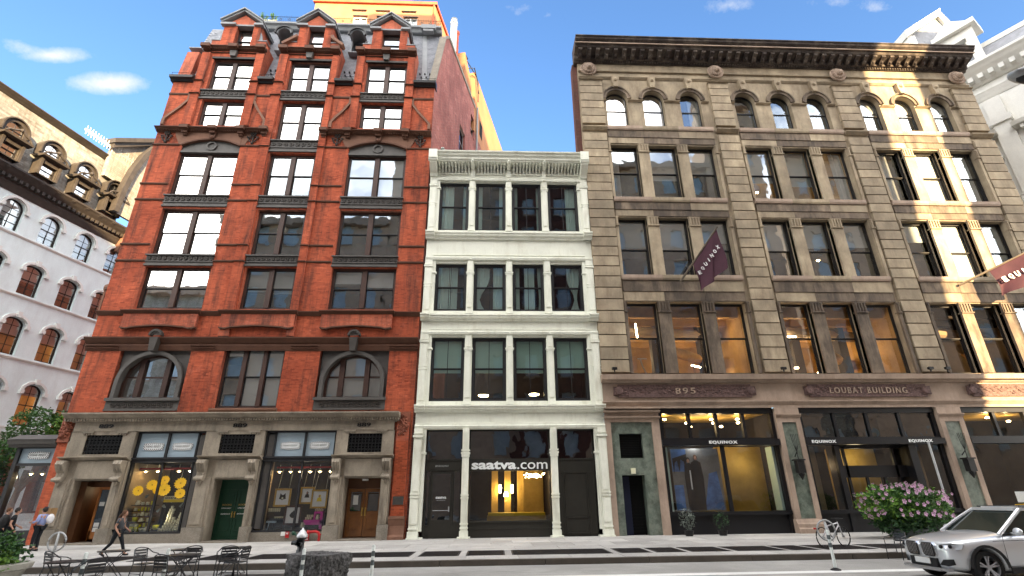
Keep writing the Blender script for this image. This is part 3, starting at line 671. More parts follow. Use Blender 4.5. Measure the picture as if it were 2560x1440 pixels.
# segmental stone arches and tympana of the seventh floor
for x0, x1 in ((-18.25, -14.95), (-8.65, -5.3)):
    cx = (x0 + x1) / 2; r = (x1 - x0) / 2; seg = arc(cx, 20.42 - 2.55, 3.45, math.pi / 2 + .5, math.pi / 2 - .5, 18)
    seg = [(x0, seg[0][1])] + seg[1:-1] + [(x1, seg[-1][1])]
    zs_ = seg[0][1]
    m = MB(); top = [(x, 21.95) for x, _ in seg]; m.strip(seg, top, -.07, .3)
    m.py([(x0 - .2, zs_), (x0, zs_), (x0, 21.95), (x0 - .55, 21.95), (x0 - .55, 21.6)], -.05, .02); m.py([(x1, zs_), (x1 + .2, zs_), (x1 + .55, 21.6), (x1 + .55, 21.95), (x1, 21.95)], -.05, .02)
    m.build('stone_arch', 'brownstone_light', red)
    m = MB(); m.strip(seg, [(x, z - .09) for x, z in seg], -.13, .2); m.build('arch_moulding', 'brownstone', red)
    ty = MB(); ty.add([(x, .06, z - .08) for x, z in seg] + [(x1, .06, 20.42), (x0, .06, 20.42)], [tuple(range(len(seg) + 2))]); ty.box(x0, x1, -.02, .2, 20.38, 20.5); tp = ty.build('tympanum', 'grey_iron', red)
    MB().strip(arc(cx, 20.86, .30, 0, 2 * math.pi, 18), arc(cx, 20.86, .21, 0, 2 * math.pi, 18), -.02, .1).build('ring_ornament', 'grey_iron', tp)
    k = MB(); k.py([(cx - .15, 21.3), (cx + .15, 21.3), (cx + .2, 21.95), (cx - .2, 21.95)], -.2, 0); k.ball((cx, -.16, 21.32), .12, 8); k.build('keystone', 'brownstone', red)
# sprig ornaments on the piers
def sprig(cx, cz, s=1.0):
    m = MB(); m.tube([(cx, -.06, cz - .42 * s), (cx, -.08, cz + .1 * s)], .035 * s, 5)
    for a in range(8):
        t = a / 8 * 2 * math.pi; m.ball((cx + .13 * s * math.cos(t), -.08, cz + .27 * s + .13 * s * math.sin(t)), .055 * s, 6)
    m.ball((cx, -.1, cz + .27 * s), .06 * s, 6)
    for sgn in (-1, 1):
        m.tube([(cx, -.06, cz - .3 * s), (cx + sgn * .16 * s, -.08, cz - .22 * s), (cx + sgn * .27 * s, -.08, cz - .02 * s), (cx + sgn * .2 * s, -.1, cz + .1 * s)], .035 * s, 5)
        m.tube([(cx, -.06, cz - .1 * s), (cx + sgn * .14 * s, -.08, cz), (cx + sgn * .15 * s, -.08, cz + .12 * s)], .03 * s, 5)
        for q in range(4): m.ball((cx + sgn * (.3 - .05 * q) * s, -.08, cz + (.06 - .1 * q) * s), .05 * s, 6)
    m.ball((cx, -.08, cz - .38 * s), .08 * s, 6)
    return m.build('sprig_ornament', 'umber_iron', red, smooth=True)
for cx in (-19.25, -14.3, -9.4, -4.5): sprig(cx, 21.42)
# dentilled cornice under the eighth floor
for a, b in ((BL - .02, -13.45), (-10.42, BR + .02)): cornice(red, a, b, 21.93, 22.28, .38, 'brownstone', dentil=.14)
for cx in (-18.2, -16.6, -15.0, -13.65, -10.2, -8.8, -7.0, -5.4):
    m = MB(); m.box(cx - .24, cx + .24, -.50, -.3, 21.8, 22.0); m.box(cx - .15, cx + .15, -.30, 0, 21.6, 21.84); m.box(cx - .11, cx + .11, -.2, 0, 21.5, 21.6); m.build('bracket', 'brownstone', red)
# curved brownstone scroll mouldings beside the bays
for sgn, xa, xb in ((-1, -18.62, -19.75), (1, -14.75, -13.85), (-1, -8.95, -9.95), (1, -5.15, -4.05)):
    pts = [(xa, 24.6), (xa, 24.2), (xa + (xb - xa) * .35, 23.6), (xa + (xb - xa) * .8, 23.0), (xb, 22.7), (xb, 22.3)]
    m = MB(); A = [(x - .08, z) for x, z in pts]; B = [(x + .08, z) for x, z in pts]; m.strip(A, B, -.12, .02); m.build('scroll_moulding', 'brownstone_light', red)
# bay blocks of the ninth floor standing in front of the mansard
for x0, x1, a, b in ((-18.6, -14.75, -17.85, -15.3), (-13.78, -10.06, -13.05, -10.5), (-8.92, -5.18, -8.25, -5.69)):
    m = MB(); wall(m, x0, x1, 26.05, 28.75, 0, [(a, b, 25.1, 27.58)], .42)
    m.quad((x0, 0, 26.05), (x0, 0, 28.75), (x0, 1.2, 28.75), (x0, 1.2, 26.05)); m.quad((x1, 0, 26.05), (x1, 1.2, 26.05), (x1, 1.2, 28.75), (x1, 0, 28.75)); m.quad((x0, 0, 28.75), (x1, 0, 28.75), (x1, 1.2, 28.75), (x0, 1.2, 28.75))
    bw_ = m.build('bay_wall', 'red_brick', red, recalc=False); bricks(MB(), x0, x1, 26.06, 28.42, 0, [(a, b, 25.1, 27.58)]).build('bricks', 'brick_piece', bw_, kind='stuff', recalc=False)
    MB().box(x0 + .02, x1 - .02, .06, .44, 25.05, 25.12).build('window_sill', 'grey_iron', red)
    cornice(red, x0 - .05, x1 + .05, 28.45, 28.82, .34, 'brownstone', dentil=.13); cornice(red, x0 - .02, x1 + .02, 28.12, 28.2, .1, name='stone_band', steps=1)
    MB().box(a - .1, b + .1, -.08, .1, 27.58, 27.72).build('window_head', 'umber_iron', red)
    for cx in (x0 + .22, (x0 + x1) / 2, x1 - .22):
        m = MB(); m.box(cx - .28, cx + .28, -.46, -.2, 28.25, 28.5); m.box(cx - .2, cx + .2, -.3, 0, 28.2, 28.48); m.build('bracket', 'brownstone', red)
    cx = (x0 + x1) / 2; k = MB(); k.py([(cx - .16, 27.7), (cx + .16, 27.7), (cx + .22, 28.15), (cx - .22, 28.15)], -.22, 0); k.build('keystone', 'grey_iron', red)
# the wall between 24.3 and 26 is open for the bay windows: add the lower part of those openings
# gabled dormers
for n, (x0, x1, a, b, zt, ap) in enumerate(((-17.8, -15.45, -16.98, -15.9, 30.62, 31.75), (-12.95, -10.78, -12.35, -11.3, 30.72, 31.9), (-8.15, -5.88, -7.55, -6.35, 30.6, 31.75))):
    cx = (x0 + x1) / 2
    m = MB(); wall(m, x0, x1, 28.7, zt, .0, [(a, b, 28.7, zt - .12)], .5)
    m.quad((x0, 0, 28.7), (x0, 0, zt), (x0, 2.2, zt), (x0, 1.2, 28.7)); m.quad((x1, 0, 28.7), (x1, 1.2, 28.7), (x1, 2.2, zt), (x1, 0, zt))
    m.py([(x0 + .1, zt), (x1 - .1, zt), (cx, ap - .25)], .0, .12)
    m.box(x0 - .55, x0, .02, .6, 28.7, 29.2); m.box(x1, x1 + .55, .02, .6, 28.7, 29.2)
    dw_ = m.build('dormer_wall', 'red_brick', red, recalc=False); bricks(MB(), x0, x1, 28.85, zt - .02, 0, [(a, b, 28.7, zt)]).build('bricks', 'brick_piece', dw_, kind='stuff', recalc=False)
    g = MB()
    for s, xx in ((-1, x0 - .15), (1, x1 + .15)):
        A = [(xx, zt - .02), (cx, ap - .12)]; B = [(xx, zt + .12), (cx, ap + .04)]; g.strip(A, B, -.22, 2.6); g.strip([(xx + s * .05, zt + .1), (cx, ap + .03)], [(xx + s * .05, zt + .2), (cx, ap + .14)], -.32, 2.7)
    g.box(x0 - .18, a - .05, -.2, .1, zt - .16, zt); g.box(b + .05, x1 + .18, -.2, .1, zt - .16, zt); g.box(a - .1, b + .1, -.04, .4, zt - .14, zt - .02)
    g.build('dormer_gable', 'lead', red)
    window(red, a, b, 28.72, zt - .14, y=.35, units=1, fm='frame_brown', sm='sash_dark', fill='blind', gm='glass_bright', jamb=.07, rail=.45)
    for s, xx in ((-1, x0), (1, x1)):
        q = MB(); q.py([(xx, 29.2), (xx + s * .5, 29.2), (xx + s * .2, 29.4), (xx + s * .1, 29.9), (xx, 30.1)], .1, .22); q.box(min(xx, xx + s * .58), max(xx, xx + s * .58), -.02, .6, 29.2, 29.26); q.build('dormer_scroll', 'lead', red)
for s, xx in ((-1, -12.95), (1, -10.78)):
    m = MB(); m.strip([(xx, 29.75), (xx + s * .9, 29.0)], [(xx, 29.5), (xx + s * .8, 28.85)], -.2, .25); m.build('broken_pediment', 'brownstone_light', red)
# mansard with slates
MY = lambda z: .35 + (z - 26.1) * 1.55 / 6.2
sl = MB(); sl.add([(BL, MY(26.1), 26.1), (BR, MY(26.1), 26.1), (BR, MY(32.3), 32.3), (BL, MY(32.3), 32.3)], [(0, 1, 2, 3)]); mans = sl.build('mansard', 'slate', red, recalc=False)
st = MB(); zz = 26.2; row = 0
while zz < 32.2:
    x = BL + (row % 2) * .13
    while x < BR - .05:
        xe = min(x + .25, BR); blocked = False
        for q0, q1, zq in ((-18.6, -14.75, 28.8), (-13.78, -10.06, 28.8), (-8.92, -5.18, 28.8), (-17.7, -15.5, 30.9), (-12.85, -10.85, 30.9), (-8.1, -5.95, 30.9)):
            if x > q0 + .1 and xe < q1 - .1 and zz < zq - .2: blocked = True
        if not blocked:
            y0, y1 = MY(zz) - .035, MY(zz + .16) - .008; j = random.uniform(-.008, .004)
            st.add([(x + .006, y0 + j, zz), (xe - .006, y0 + j, zz), (xe - .006, y1, zz + .165), (x + .006, y1, zz + .165), (x + .006, y0 + .03, zz), (xe - .006, y0 + .03, zz)], [(0, 1, 2, 3), (0, 4, 5, 1)])
        x += .255
    zz += .155; row += 1
st.build('slates', 'slate', mans, kind='stuff', recalc=False)
gd = MB()
for q0, q1 in ((BL, -18.6), (-14.75, -13.8), (-10.05, -8.92), (-5.18, BR)):
    for r_ in range(3):
        for i in range(int((q1 - q0) / .32)):
            xx = q0 + .18 + i * .32 + (r_ % 2) * .12; z_ = 26.5 + r_ * .38; gd.box(xx, xx + .09, MY(z_) - .14, MY(z_), z_, z_ + .08)
gd.build('snow_guards', 'black_paint', mans, kind='stuff')
for q0, q1 in ((BL - .12, -18.62), (-14.73, -13.8), (-10.05, -8.93), (-5.16, BR + .1)):
    g = MB(); g.px([(.35, 25.6), (-.1, 25.6), (-.18, 25.7), (-.34, 25.74), (-.36, 25.9), (.35, 26.18)], q0, q1); g.build('gutter', 'black_paint', red)
    r = MB(); r.tube([(q0, -.2, 26.2), (q1, -.2, 26.2)], .014, 4)
    for i in range(4): xx = q0 + (q1 - q0) * (i + .1) / 3.4; r.tube([(xx, -.2, 25.93), (xx, -.2, 26.22)], .012, 4)
    r.build('gutter_rail', 'black_paint', red)
# party parapet at the left end
m = MB(); m.add([(-19.9, .1, 26.1), (-19.9, 2.3, 26.1), (-19.9, 2.3, 28.9), (-19.9, .35, 28.5), (-19.15, .1, 26.1), (-19.15, 2.3, 26.1), (-19.15, 2.3, 28.9), (-19.15, .35, 28.5)], [(0, 1, 2, 3), (4, 7, 6, 5), (0, 3, 7, 4), (3, 2, 6, 7), (1, 5, 6, 2)]); m.build('end_parapet', 'red_brick', red)
MB().box(-19.93, -19.12, .36, 2.3, 28.88, 28.95).build('parapet_cap', 'lead', red)
# mansard top moulding and roof rail
g = MB(); g.px([(1.95, 32.2), (1.6, 32.2), (1.5, 32.4), (1.35, 32.48), (1.35, 32.62), (1.95, 32.62)], BL + 3, BR); g.build('mansard_cornice', 'lead', red)
r = MB()
for z_ in (32.9, 33.35): r.tube([(-17.5, 1.6, z_), (BR, 1.6, z_)], .018, 4)
for i in range(110):
    xx = -17.5 + i * .124; r.tube([(xx, 1.6, 32.62), (xx, 1.6, 33.42 if i % 3 else 33.5)], .011, 4)
for i in range(22): r.strip(arc(-17.1 + i * .62, 33.12, .1, 0, 6.283, 8), arc(-17.1 + i * .62, 33.12, .075, 0, 6.283, 8), 1.59, 1.61)
r.build('roof_railing', 'black_paint', red)
m = MB(); m.box(-5.25, -4.25, 1.1, 1.5, 32.1, 32.45); m.box(-5.1, -4.4, 1.15, 1.5, 31.9, 32.1); m.build('hip_cap', 'lead', red)
hp = MB(); hp.add([(-4.75, MY(26.2) - .06, 26.2), (-4.4, MY(26.2) - .06, 26.2), (-4.9, MY(32.1) - .06, 32.1), (-5.2, MY(32.1) - .06, 32.1)], [(0, 1, 2, 3)]); hp.build('hip_flashing', 'lead', red, recalc=False)
# round-headed copper hoods between the dormers
for cx in (-14.05, -9.25):
    m = MB(); pr = arc(cx, 30.3, .52, 0, math.pi, 14); m.strip(pr, arc(cx, 30.3, .42, 0, math.pi, 14), .25, 1.6)
    m.add([(x, 1.2, z) for x, z in pr], [tuple(range(len(pr)))]); m.box(cx - .50, cx - .42, .75, 1.4, 29.2, 30.3); m.box(cx + .42, cx + .50, .75, 1.4, 29.2, 30.3); m.box(cx - .6, cx + .6, .62, 1.2, 29.14, 29.2)
    hd = m.build('round_hood', 'lead', red)
    MB().strip(arc(cx, 30.3, .60, -.1, math.pi + .1, 14), arc(cx, 30.3, .50, -.1, math.pi + .1, 14), .15, .3).build('hood_rim', 'black_paint', hd)
    MB().box(cx - .4, cx + .4, .98, 1.02, 29.2, 30.25).build('hood_window', 'glass_dark', hd)
# window boxes of plants on the roof
# ---- lower storeys
cornice(red, BL - .1, -3.85, 8.53, 8.86, .12, 'brownstone', name='frieze_band', steps=2)
cornice(red, BL - .12, -3.83, 8.88, 9.24, .32, 'brownstone', dentil=0, steps=4, name='string_course')
for z_ in (8.62, 8.74): 
    for a, b in piers: cornice(red, a - .03, b + .03, z_, z_ + .06, .17, name='stone_band', steps=1)
cornice(red, BL - .05, -3.8, 10.37, 10.62, .2, 'brownstone', name='sill_course', steps=3)
for a, b in ((-18.68, -14.82), (-13.9, -10.0), (-8.92, -5.12)):
    cornice(red, a, b, 10.40, 10.69, .36, 'brownstone', name='window_sill', steps=3)
    n = 12; top = [(a + .12 + (b - a - .24) * i / n, 10.38) for i in range(n + 1)]; bot = [(x, 9.72 + (.10 * math.sin(i / n * math.pi) ** 2 if 1 < i < n - 1 else 0) - (.05 if i in (1, n - 1) else 0)) for i, (x, _) in enumerate(top)]
    MB().strip(top, bot, -.2, .02).build('apron_panel', 'red_brick', red)
    m = MB()
    m.strip([(x, z - .02) for x, z in bot], [(x, z - .08) for x, z in bot], -.25, .0)
    for xx in (a + .25, a + .42, b - .42, b - .25): m.ball((xx, -.18, 9.62), .075, 7)
    m.build('apron_edge', 'brownstone', red)
for cx in (-16.62, -7.0):
    m = MB(); m.add([(x, -.36, z) for x, z in arc(cx, 9.2, .3, 0, math.pi, 10)], [tuple(range(11))]); m.strip(arc(cx, 9.2, .32, 0, math.pi, 10), arc(cx, 9.2, .22, 0, math.pi, 10), -.42, -.2)
    for i in range(5): t = .3 + i * .63; m.box(cx + .17 * math.cos(t) - .03, cx + .17 * math.cos(t) + .03, -.4, -.3, 9.2 + .17 * math.sin(t) - .03, 9.2 + .17 * math.sin(t) + .03)
    m.py([(cx - .13, 8.42), (cx + .13, 8.42), (cx + .2, 9.1), (cx - .2, 9.1)], -.42, -.1); m.build('shell_keystone', 'umber_iron', red)
# arched third-floor windows inside dark iron surrounds
for x0, x1 in ((-18.27, -14.95), (-8.62, -5.27)):
    cx = (x0 + x1) / 2; r = 1.42; zs_ = 6.95
    s = MB(); out = [(x1 - .02, 6.2)] + [(x1 - .02, 7.2), (x1 - .02, 8.78), (cx + .9, 8.78), (cx, 8.78), (cx - .9, 8.78), (x0 + .02, 8.78), (x0 + .02, 7.2)] + [(x0 + .02, 6.2)]
    a_ = arc(cx, zs_, r, 0, math.pi, 6); inn = [(cx + r, 6.2)] + a_ + [(cx - r, 6.2)]
    s.strip(out, inn, .18, .4); s.build('arch_panel', 'grey_iron', red)
    m = MB(); m.strip([(cx + r + .14, 6.2)] + arc(cx, zs_, r + .14, 0, math.pi, 22) + [(cx - r - .14, 6.2)], [(cx + r - .04, 6.2)] + arc(cx, zs_, r - .04, 0, math.pi, 22) + [(cx - r + .04, 6.2)], -.06, .2); m.build('arch_moulding', 'grey_iron', red)
    m = MB(); m.box(x0 - .02, x1 + .02, -.02, .5, 5.6, 6.16); m.box(x0 - .05, x1 + .05, -.14, -.02, 6.06, 6.2); m.box(x0, x1, -.1, -.02, 5.6, 5.68); bp_ = m.build('balustrade_panel', 'grey_iron', red)
    o = MB(); k = 11
    for i in range(k):
        c_ = x0 + .22 + (i + .5) * (x1 - x0 - .44) / k; o.strip(arc(c_, 5.87, .12, 0, 6.283, 10), arc(c_, 5.87, .08, 0, 6.283, 10), -.06, -.02); o.ball((c_, -.03, 5.87), .045, 6)
    o.build('ring_ornament', 'umber_iron', bp_)
    # window within the arch: three lights
    f = MB(); f.strip([(cx + r, 6.2)] + arc(cx, zs_, r, 0, math.pi, 18) + [(cx - r, 6.2)], [(cx + r - .12, 6.2)] + arc(cx, zs_, r - .12, 0, math.pi, 18) + [(cx - r + .12, 6.2)], .3, .42)
    f.box(cx - r, cx + r, .3, .42, 6.2, 6.3)
    for xx in (cx - .62, cx + .62): f.box(xx - .12, xx + .12, .24, .42, 6.3, zs_ + math.sqrt(max(0, (r - .1) ** 2 - .62 ** 2)))
    f.box(cx - r + .1, cx + r - .1, .34, .4, 7.22, 7.3)
    wn = f.build('arched_window', 'frame_brown', red)
    gl = [(cx + r - .1, 6.25)] + arc(cx, zs_, r - .1, 0, math.pi, 18) + [(cx - r + .1, 6.25)]
    lft = x0 < -12
    for p0, p1 in ((-r + .1, -.74), (-.5, .5), (.74, r - .1)):
        pts = [(cx + p0, 6.3), (cx + p1, 6.3)]; m_ = 8
        for i in range(m_ + 1):
            u = p1 + (p0 - p1) * i / m_; pts.append((cx + u, zs_ + math.sqrt(max(.001, (r - .11) ** 2 - u * u))))
        MB().add([(x, .38, z) for x, z in pts], [tuple(range(len(pts)))]).build('pane', 'glass_bright' if lft else 'glass', wn, recalc=False)
        if not lft: MB().add([(x, .46, z) for x, z in pts], [tuple(range(len(pts)))]).build('blind', 'blind', wn, recalc=False)
window(red, -13.33, -10.38, 5.72, 8.76, y=.2, units=3, fm='frame_brown', sm='sash_dark', fill='blind', frac=(.12, 1, 1), bm='blind', mull=.2, jamb=.1, rail=.5)
cornice(red, -13.45, -10.3, 5.55, 5.72, .1, 'brownstone_light', name='window_sill', steps=1)
# rooms behind the glass
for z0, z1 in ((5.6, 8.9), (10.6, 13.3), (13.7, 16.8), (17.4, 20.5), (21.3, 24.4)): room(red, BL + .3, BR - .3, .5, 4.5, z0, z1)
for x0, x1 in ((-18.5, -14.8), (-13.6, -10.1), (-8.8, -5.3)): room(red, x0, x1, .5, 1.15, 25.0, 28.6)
# ---- street level: granite front
fx0, fx1 = -19.55, -4.5
cornice(red, fx0 - .1, fx1 + .06, 5.08, 5.54, .62, 'granite_front', dentil=.12, steps=4)
m = MB(); m.box(fx0 + .3, fx1 - .2, -.16, .3, 4.66, 5.1); m.build('frieze', 'granite_front', red)
for (a, b) in ((-18.55, -17.1), (-12.55, -11.05), (-6.85, -5.35)):
    text('889', (a + b) / 2 - .32, (a + b) / 2 + .32, 4.80, 4.98, -.17, 'black_paint', red, 'house_number', bold=.02, th=.03)
doors = [(-18.55, -16.93), (-12.5, -10.95), (-6.75, -5.1)]
gril = [(-18.6, -17.0), (-12.6, -11.05), (-6.78, -5.22)]
pav = [(-19.35, -16.45), (-13.3, -10.62), (-7.35, -4.66)]
for i, ((d0, d1), (g0, g1), (p0, p1)) in enumerate(zip(doors, gril, pav)):
    m = MB(); wall(m, p0, p1, -.1, 4.66, -.12, [(g0, g1, 3.66, 4.5, .25), (d0, d1, -.1, 2.55, .9)], .3)
    m.quad((p0, -.12, -.1), (p0, -.12, 4.66), (p0, .3, 4.66), (p0, .3, -.1)); m.quad((p1, -.12, -.1), (p1, .3, -.1), (p1, .3, 4.66), (p1, -.12, 4.66))
    m.build('granite_pier', 'granite_front', red, recalc=False)
    # pilaster strips and bases beside the door
    for a, b in ((p0 + .0, d0 - .08), (d1 + .08, p1 - .0)):
        m = MB(); m.box(a + .06, b - .06, -.2, -.1, .62, 2.6); m.box(a + .14, b - .14, -.235, -.19, .72, 2.5); m.build('pilaster', 'granite_front', red)
        MB().box(a - .06, b + .06, -.36, .1, -.12, .6).build('pier_base', 'granite_base', red)
    MB().box(d0 - .3, d1 + .3, -.5, .9, -.13, .05).build('doorstep', 'granite_base', red)
    cornice(red, p0 - .05, p1 + .05, 3.38, 3.58, .42, 'granite_front', steps=3, name='door_cornice')
    MB().box(d0 - .02, d1 + .02, -.2, -.1, 2.62, 3.36).build('door_lintel', 'granite_front', red)
    for cx in (p0 + .22, p1 - .22):
        c = MB()
        for k_ in (-.12, 0, .12):
            pr = [(-.12, 3.36), (-.50, 3.34), (-.55, 3.22), (-.44, 3.02), (-.30, 2.86), (-.30, 2.72), (-.40, 2.66), (-.44, 2.58), (-.36, 2.5), (-.22, 2.48), (-.12, 2.52)]
            c.px(pr, cx + k_ - .05, cx + k_ + .05)
        c.box(cx - .19, cx + .19, -.48, -.12, 3.30, 3.38); c.lathe([(0, -.2), (.08, -.19), (.08, .19), (0, .2)], (cx, -.40, 2.58), 8, 'X'); c.lathe([(.11, 0), (.08, -.1), (.02, -.2)], (cx, -.26, 2.48), 8)
        c.build('scroll_corbel', 'granite_front', red)
    for cx in (g0 + .05, g1 - .05):
        m = MB(); m.box(cx - .26, cx + .26, -.2, -.1, 4.58, 4.66)
        for q in (-.16, -.05, .06, .17): m.box(cx + q - .03, cx + q + .03, -.18, -.1, 4.50, 4.58)
        m.build('guttae_block', 'granite_front', red)
    m = MB()
    for j in range(11): xx = g0 + (g1 - g0) * j / 10; m.box(xx - .018, xx + .018, -.08, -.04, 3.66, 4.5)
    for j in range(7): z_ = 3.66 + .84 * j / 6; m.box(g0, g1, -.06, -.02, z_ - .018, z_ + .018)
    for j in range(10):
        for q in range(3): m.strip(arc(g0 + (g1 - g0) * (j + .5) / 10, 3.87 + q * .28 - .07, .06, 0, 6.283, 6), arc(g0 + (g1 - g0) * (j + .5) / 10, 3.87 + q * .28 - .07, .035, 0, 6.283, 6), -.07, -.05)
    gg = m.build('iron_grille', 'black_paint', red)
    MB().box(g0, g1, .08, .12, 3.66, 4.5).build('grille_back', 'void', gg)
# pedestals: rock-faced brick ends
m = MB(); wall(m, -19.9, -19.3, -.1, 5.5, 0, []); m.quad((-19.9, 0, -.1), (-19.9, 0, 5.5), (-19.9, 34, 5.5), (-19.9, 34, -.1)); m.build('ground_floor_wall', 'red_brick', red, recalc=False); wall(MB_ := MB(), -4.7, BR, -.1, 5.5, 0, []).build('ground_floor_wall', 'red_brick', red, recalc=False)
ep_ = MB().box(-4.56, -3.98, -.16, .02, .9, 5.0).build('end_pier', 'red_brick', red)
nb_ = []; bx_ = bricks(MB(), -4.56, -3.98, .95, 4.2, -.16, collect=nb_); bricks(bx_, -19.88, -19.36, 0, 4.2, 0).build('bricks', 'brick_piece', ep_, kind='stuff', recalc=False); bmesh_ = {}
for xa, xb, ya, yb, za, zb in nb_:
    key = round(xb - xa, 3)
    if key not in bmesh_: bmesh_[key] = MB().box(-key / 2, key / 2, 0, .016, 0, .064).mesh('brick', ['red_plain'])
    put('brick', bmesh_[key], ((xa + xb) / 2, ya, za), ep_)
m = MB(); m.px([(.02, -.12), (-.34, -.12), (-.34, .12), (-.28, .2), (-.24, .55), (-.30, .78), (-.34, .84), (-.34, .94), (.02, .94)], -4.62, -3.92); m.build('pedestal', 'brownstone_light', red)
pq = MB().box(-4.5, -4.02, -.2, -.16, 1.4, 1.75).build('bronze_plaque', 'plaque', red)
for x0, x1 in ((-19.88, -19.3), (-4.58, -3.98)):
    m = MB(); m.box(x0, x1, -.12, .0, 4.2, 5.5); b = m.build('carved_panel', 'terracotta', red); cx = (x0 + x1) / 2; o = MB()
    for i in range(26): t = i * 2.4; rr = .05 + .008 * i; o.ball((cx + rr * math.cos(t), -.14, 4.8 + 1.5 * rr * math.sin(t)), .075, 6)
    o.tube([(cx - .2, -.16, 4.4), (cx, -.2, 4.55), (cx + .2, -.18, 4.75), (cx, -.2, 4.95), (cx - .18, -.18, 5.15), (cx, -.18, 5.35)], .06, 6); o.build('carved_scrolls', 'terracotta', b, smooth=True)
# doors
def leafdoor(x0, x1, z0, z1, y, mat, glass=False, label=None):
    m = MB(); m.box(x0, x1, y, y + .05, z0, z1)
    w_ = (x1 - x0); pan = [(.14, .42), (.46, .9)] if not glass else [(.10, .30)]
    for a, b in pan:
        rects_frame(m, x0 + w_ * .14, x1 - w_ * .14, z0 + (z1 - z0) * a, z0 + (z1 - z0) * b, .035, y - .025, y)
    return m.build('door_leaf', mat, red, label=label)
dz = .06
# green double door (middle)
a, b = doors[1]; m = MB(); m.box(a, b, .62, .7, 2.15, 2.55); rects_frame(m, a, b, dz, 2.2, .07, .6, .7); m.build('door_frame', 'green_door', red)
for s, (p, q) in enumerate(((a + .07, (a + b) / 2 - .01), ((a + b) / 2 + .01, b - .07))):
    d = leafdoor(p, q, dz + .05, 2.13, .64, 'green_door', label='dark green panelled door leaf'); c_ = (p + q) / 2
    text('BOOKS', c_ - .2, c_ + .2, 1.45, 1.52, .61, 'brass', d, 'door_lettering', th=.006); text('OPEN DAILY', c_ - .22, c_ + .22, 1.32, 1.37, .61, 'sign_white', d, 'door_lettering', th=.006); text('ENTRANCE', c_ - .2, c_ + .2, 1.08, 1.13, .61, 'sign_white', d, 'door_lettering', th=.006)
    h = MB(); xx = (a + b) / 2 + (-.06 if s == 0 else .06); h.box(xx - .015, xx + .015, .58, .63, .95, 1.2); h.ball((xx, .57, 1.12), .03, 6); h.build('door_handle', 'brass', d)
# brown double door (right)
a, b = doors[2]; m = MB(); m.box(a, b, .62, .7, 2.12, 2.55); rects_frame(m, a, b, dz, 2.18, .06, .6, .7); m.build('door_frame', 'wood_dark', red)
for s, (p, q) in enumerate(((a + .06, (a + b) / 2 - .01), ((a + b) / 2 + .01, b - .06))):
    d = leafdoor(p, q, dz + .05, 2.11, .64, 'wood_door', label='brown panelled wooden door leaf')
    MB().box(p + .13, q - .13, .615, .63, 1.15, 1.95).build('door_glass', 'glass_dark', d)
    if s == 0: MB().box(p + .25, p + .47, .60, .612, 1.42, 1.82).build('paper_notice', 'paper', d)
    h = MB(); xx = (a + b) / 2 + (-.07 if s == 0 else .07); h.box(xx - .035, xx + .035, .6, .63, .95, 1.3); h.tube([(xx, .6, 1.05), (xx, .55, 1.08), (xx, .55, 1.2), (xx, .6, 1.24)], .015, 5); h.build('door_handle', 'brass', d)
m = MB(); m.box((a + b) / 2 - .12, (a + b) / 2 + .12, .3, .5, 2.44, 2.52); m.build('door_ceiling_light', 'sign_white', red)
# open doorway (left) with an orange wooden door ajar
a, b = doors[0]
room(red, a, b, .75, 3.2, .05, 2.52, 'wood_dark', 'entry_passage')
m = MB(); m.box(a, a + .3, .3, .78, .05, 2.52); m.box(a, b, .66, .74, 2.3, 2.52); m.build('door_frame', 'wood_dark', red)
m = MB(); rects_frame(m, a + .62, a + 1.25, .07, 2.28, .10, .70, .75); m.box(a + .64, a + 1.23, .7, .75, .07, .5); d = m.build('door_leaf', 'wood_orange', red, label='glazed orange wooden door leaf standing closed')
MB().box(a + .72, a + 1.15, .72, .73, .5, 2.2).build('door_glass', 'glass_dark', d)
for z_ in (.45, .65, 1.5): MB().box(a + .78, a + 1.0, .69, .70, z_, z_ + .17).build('paper_notice', 'paper', d)
m = MB(); m.box(a + 1.3, b, .55, .65, .07, 2.28); m.box(a + 1.33, b - .05, .53, .55, .2, .9); m.box(a + 1.33, b - .05, .53, .55, 1.0, 2.1); d = m.build('door_leaf', 'wood_orange', red, label='orange panelled wooden door leaf on the right')
h = MB(); h.box(a + 1.36, a + 1.44, .49, .54, .95, 1.35); h.build('door_handle', 'black_paint', d)
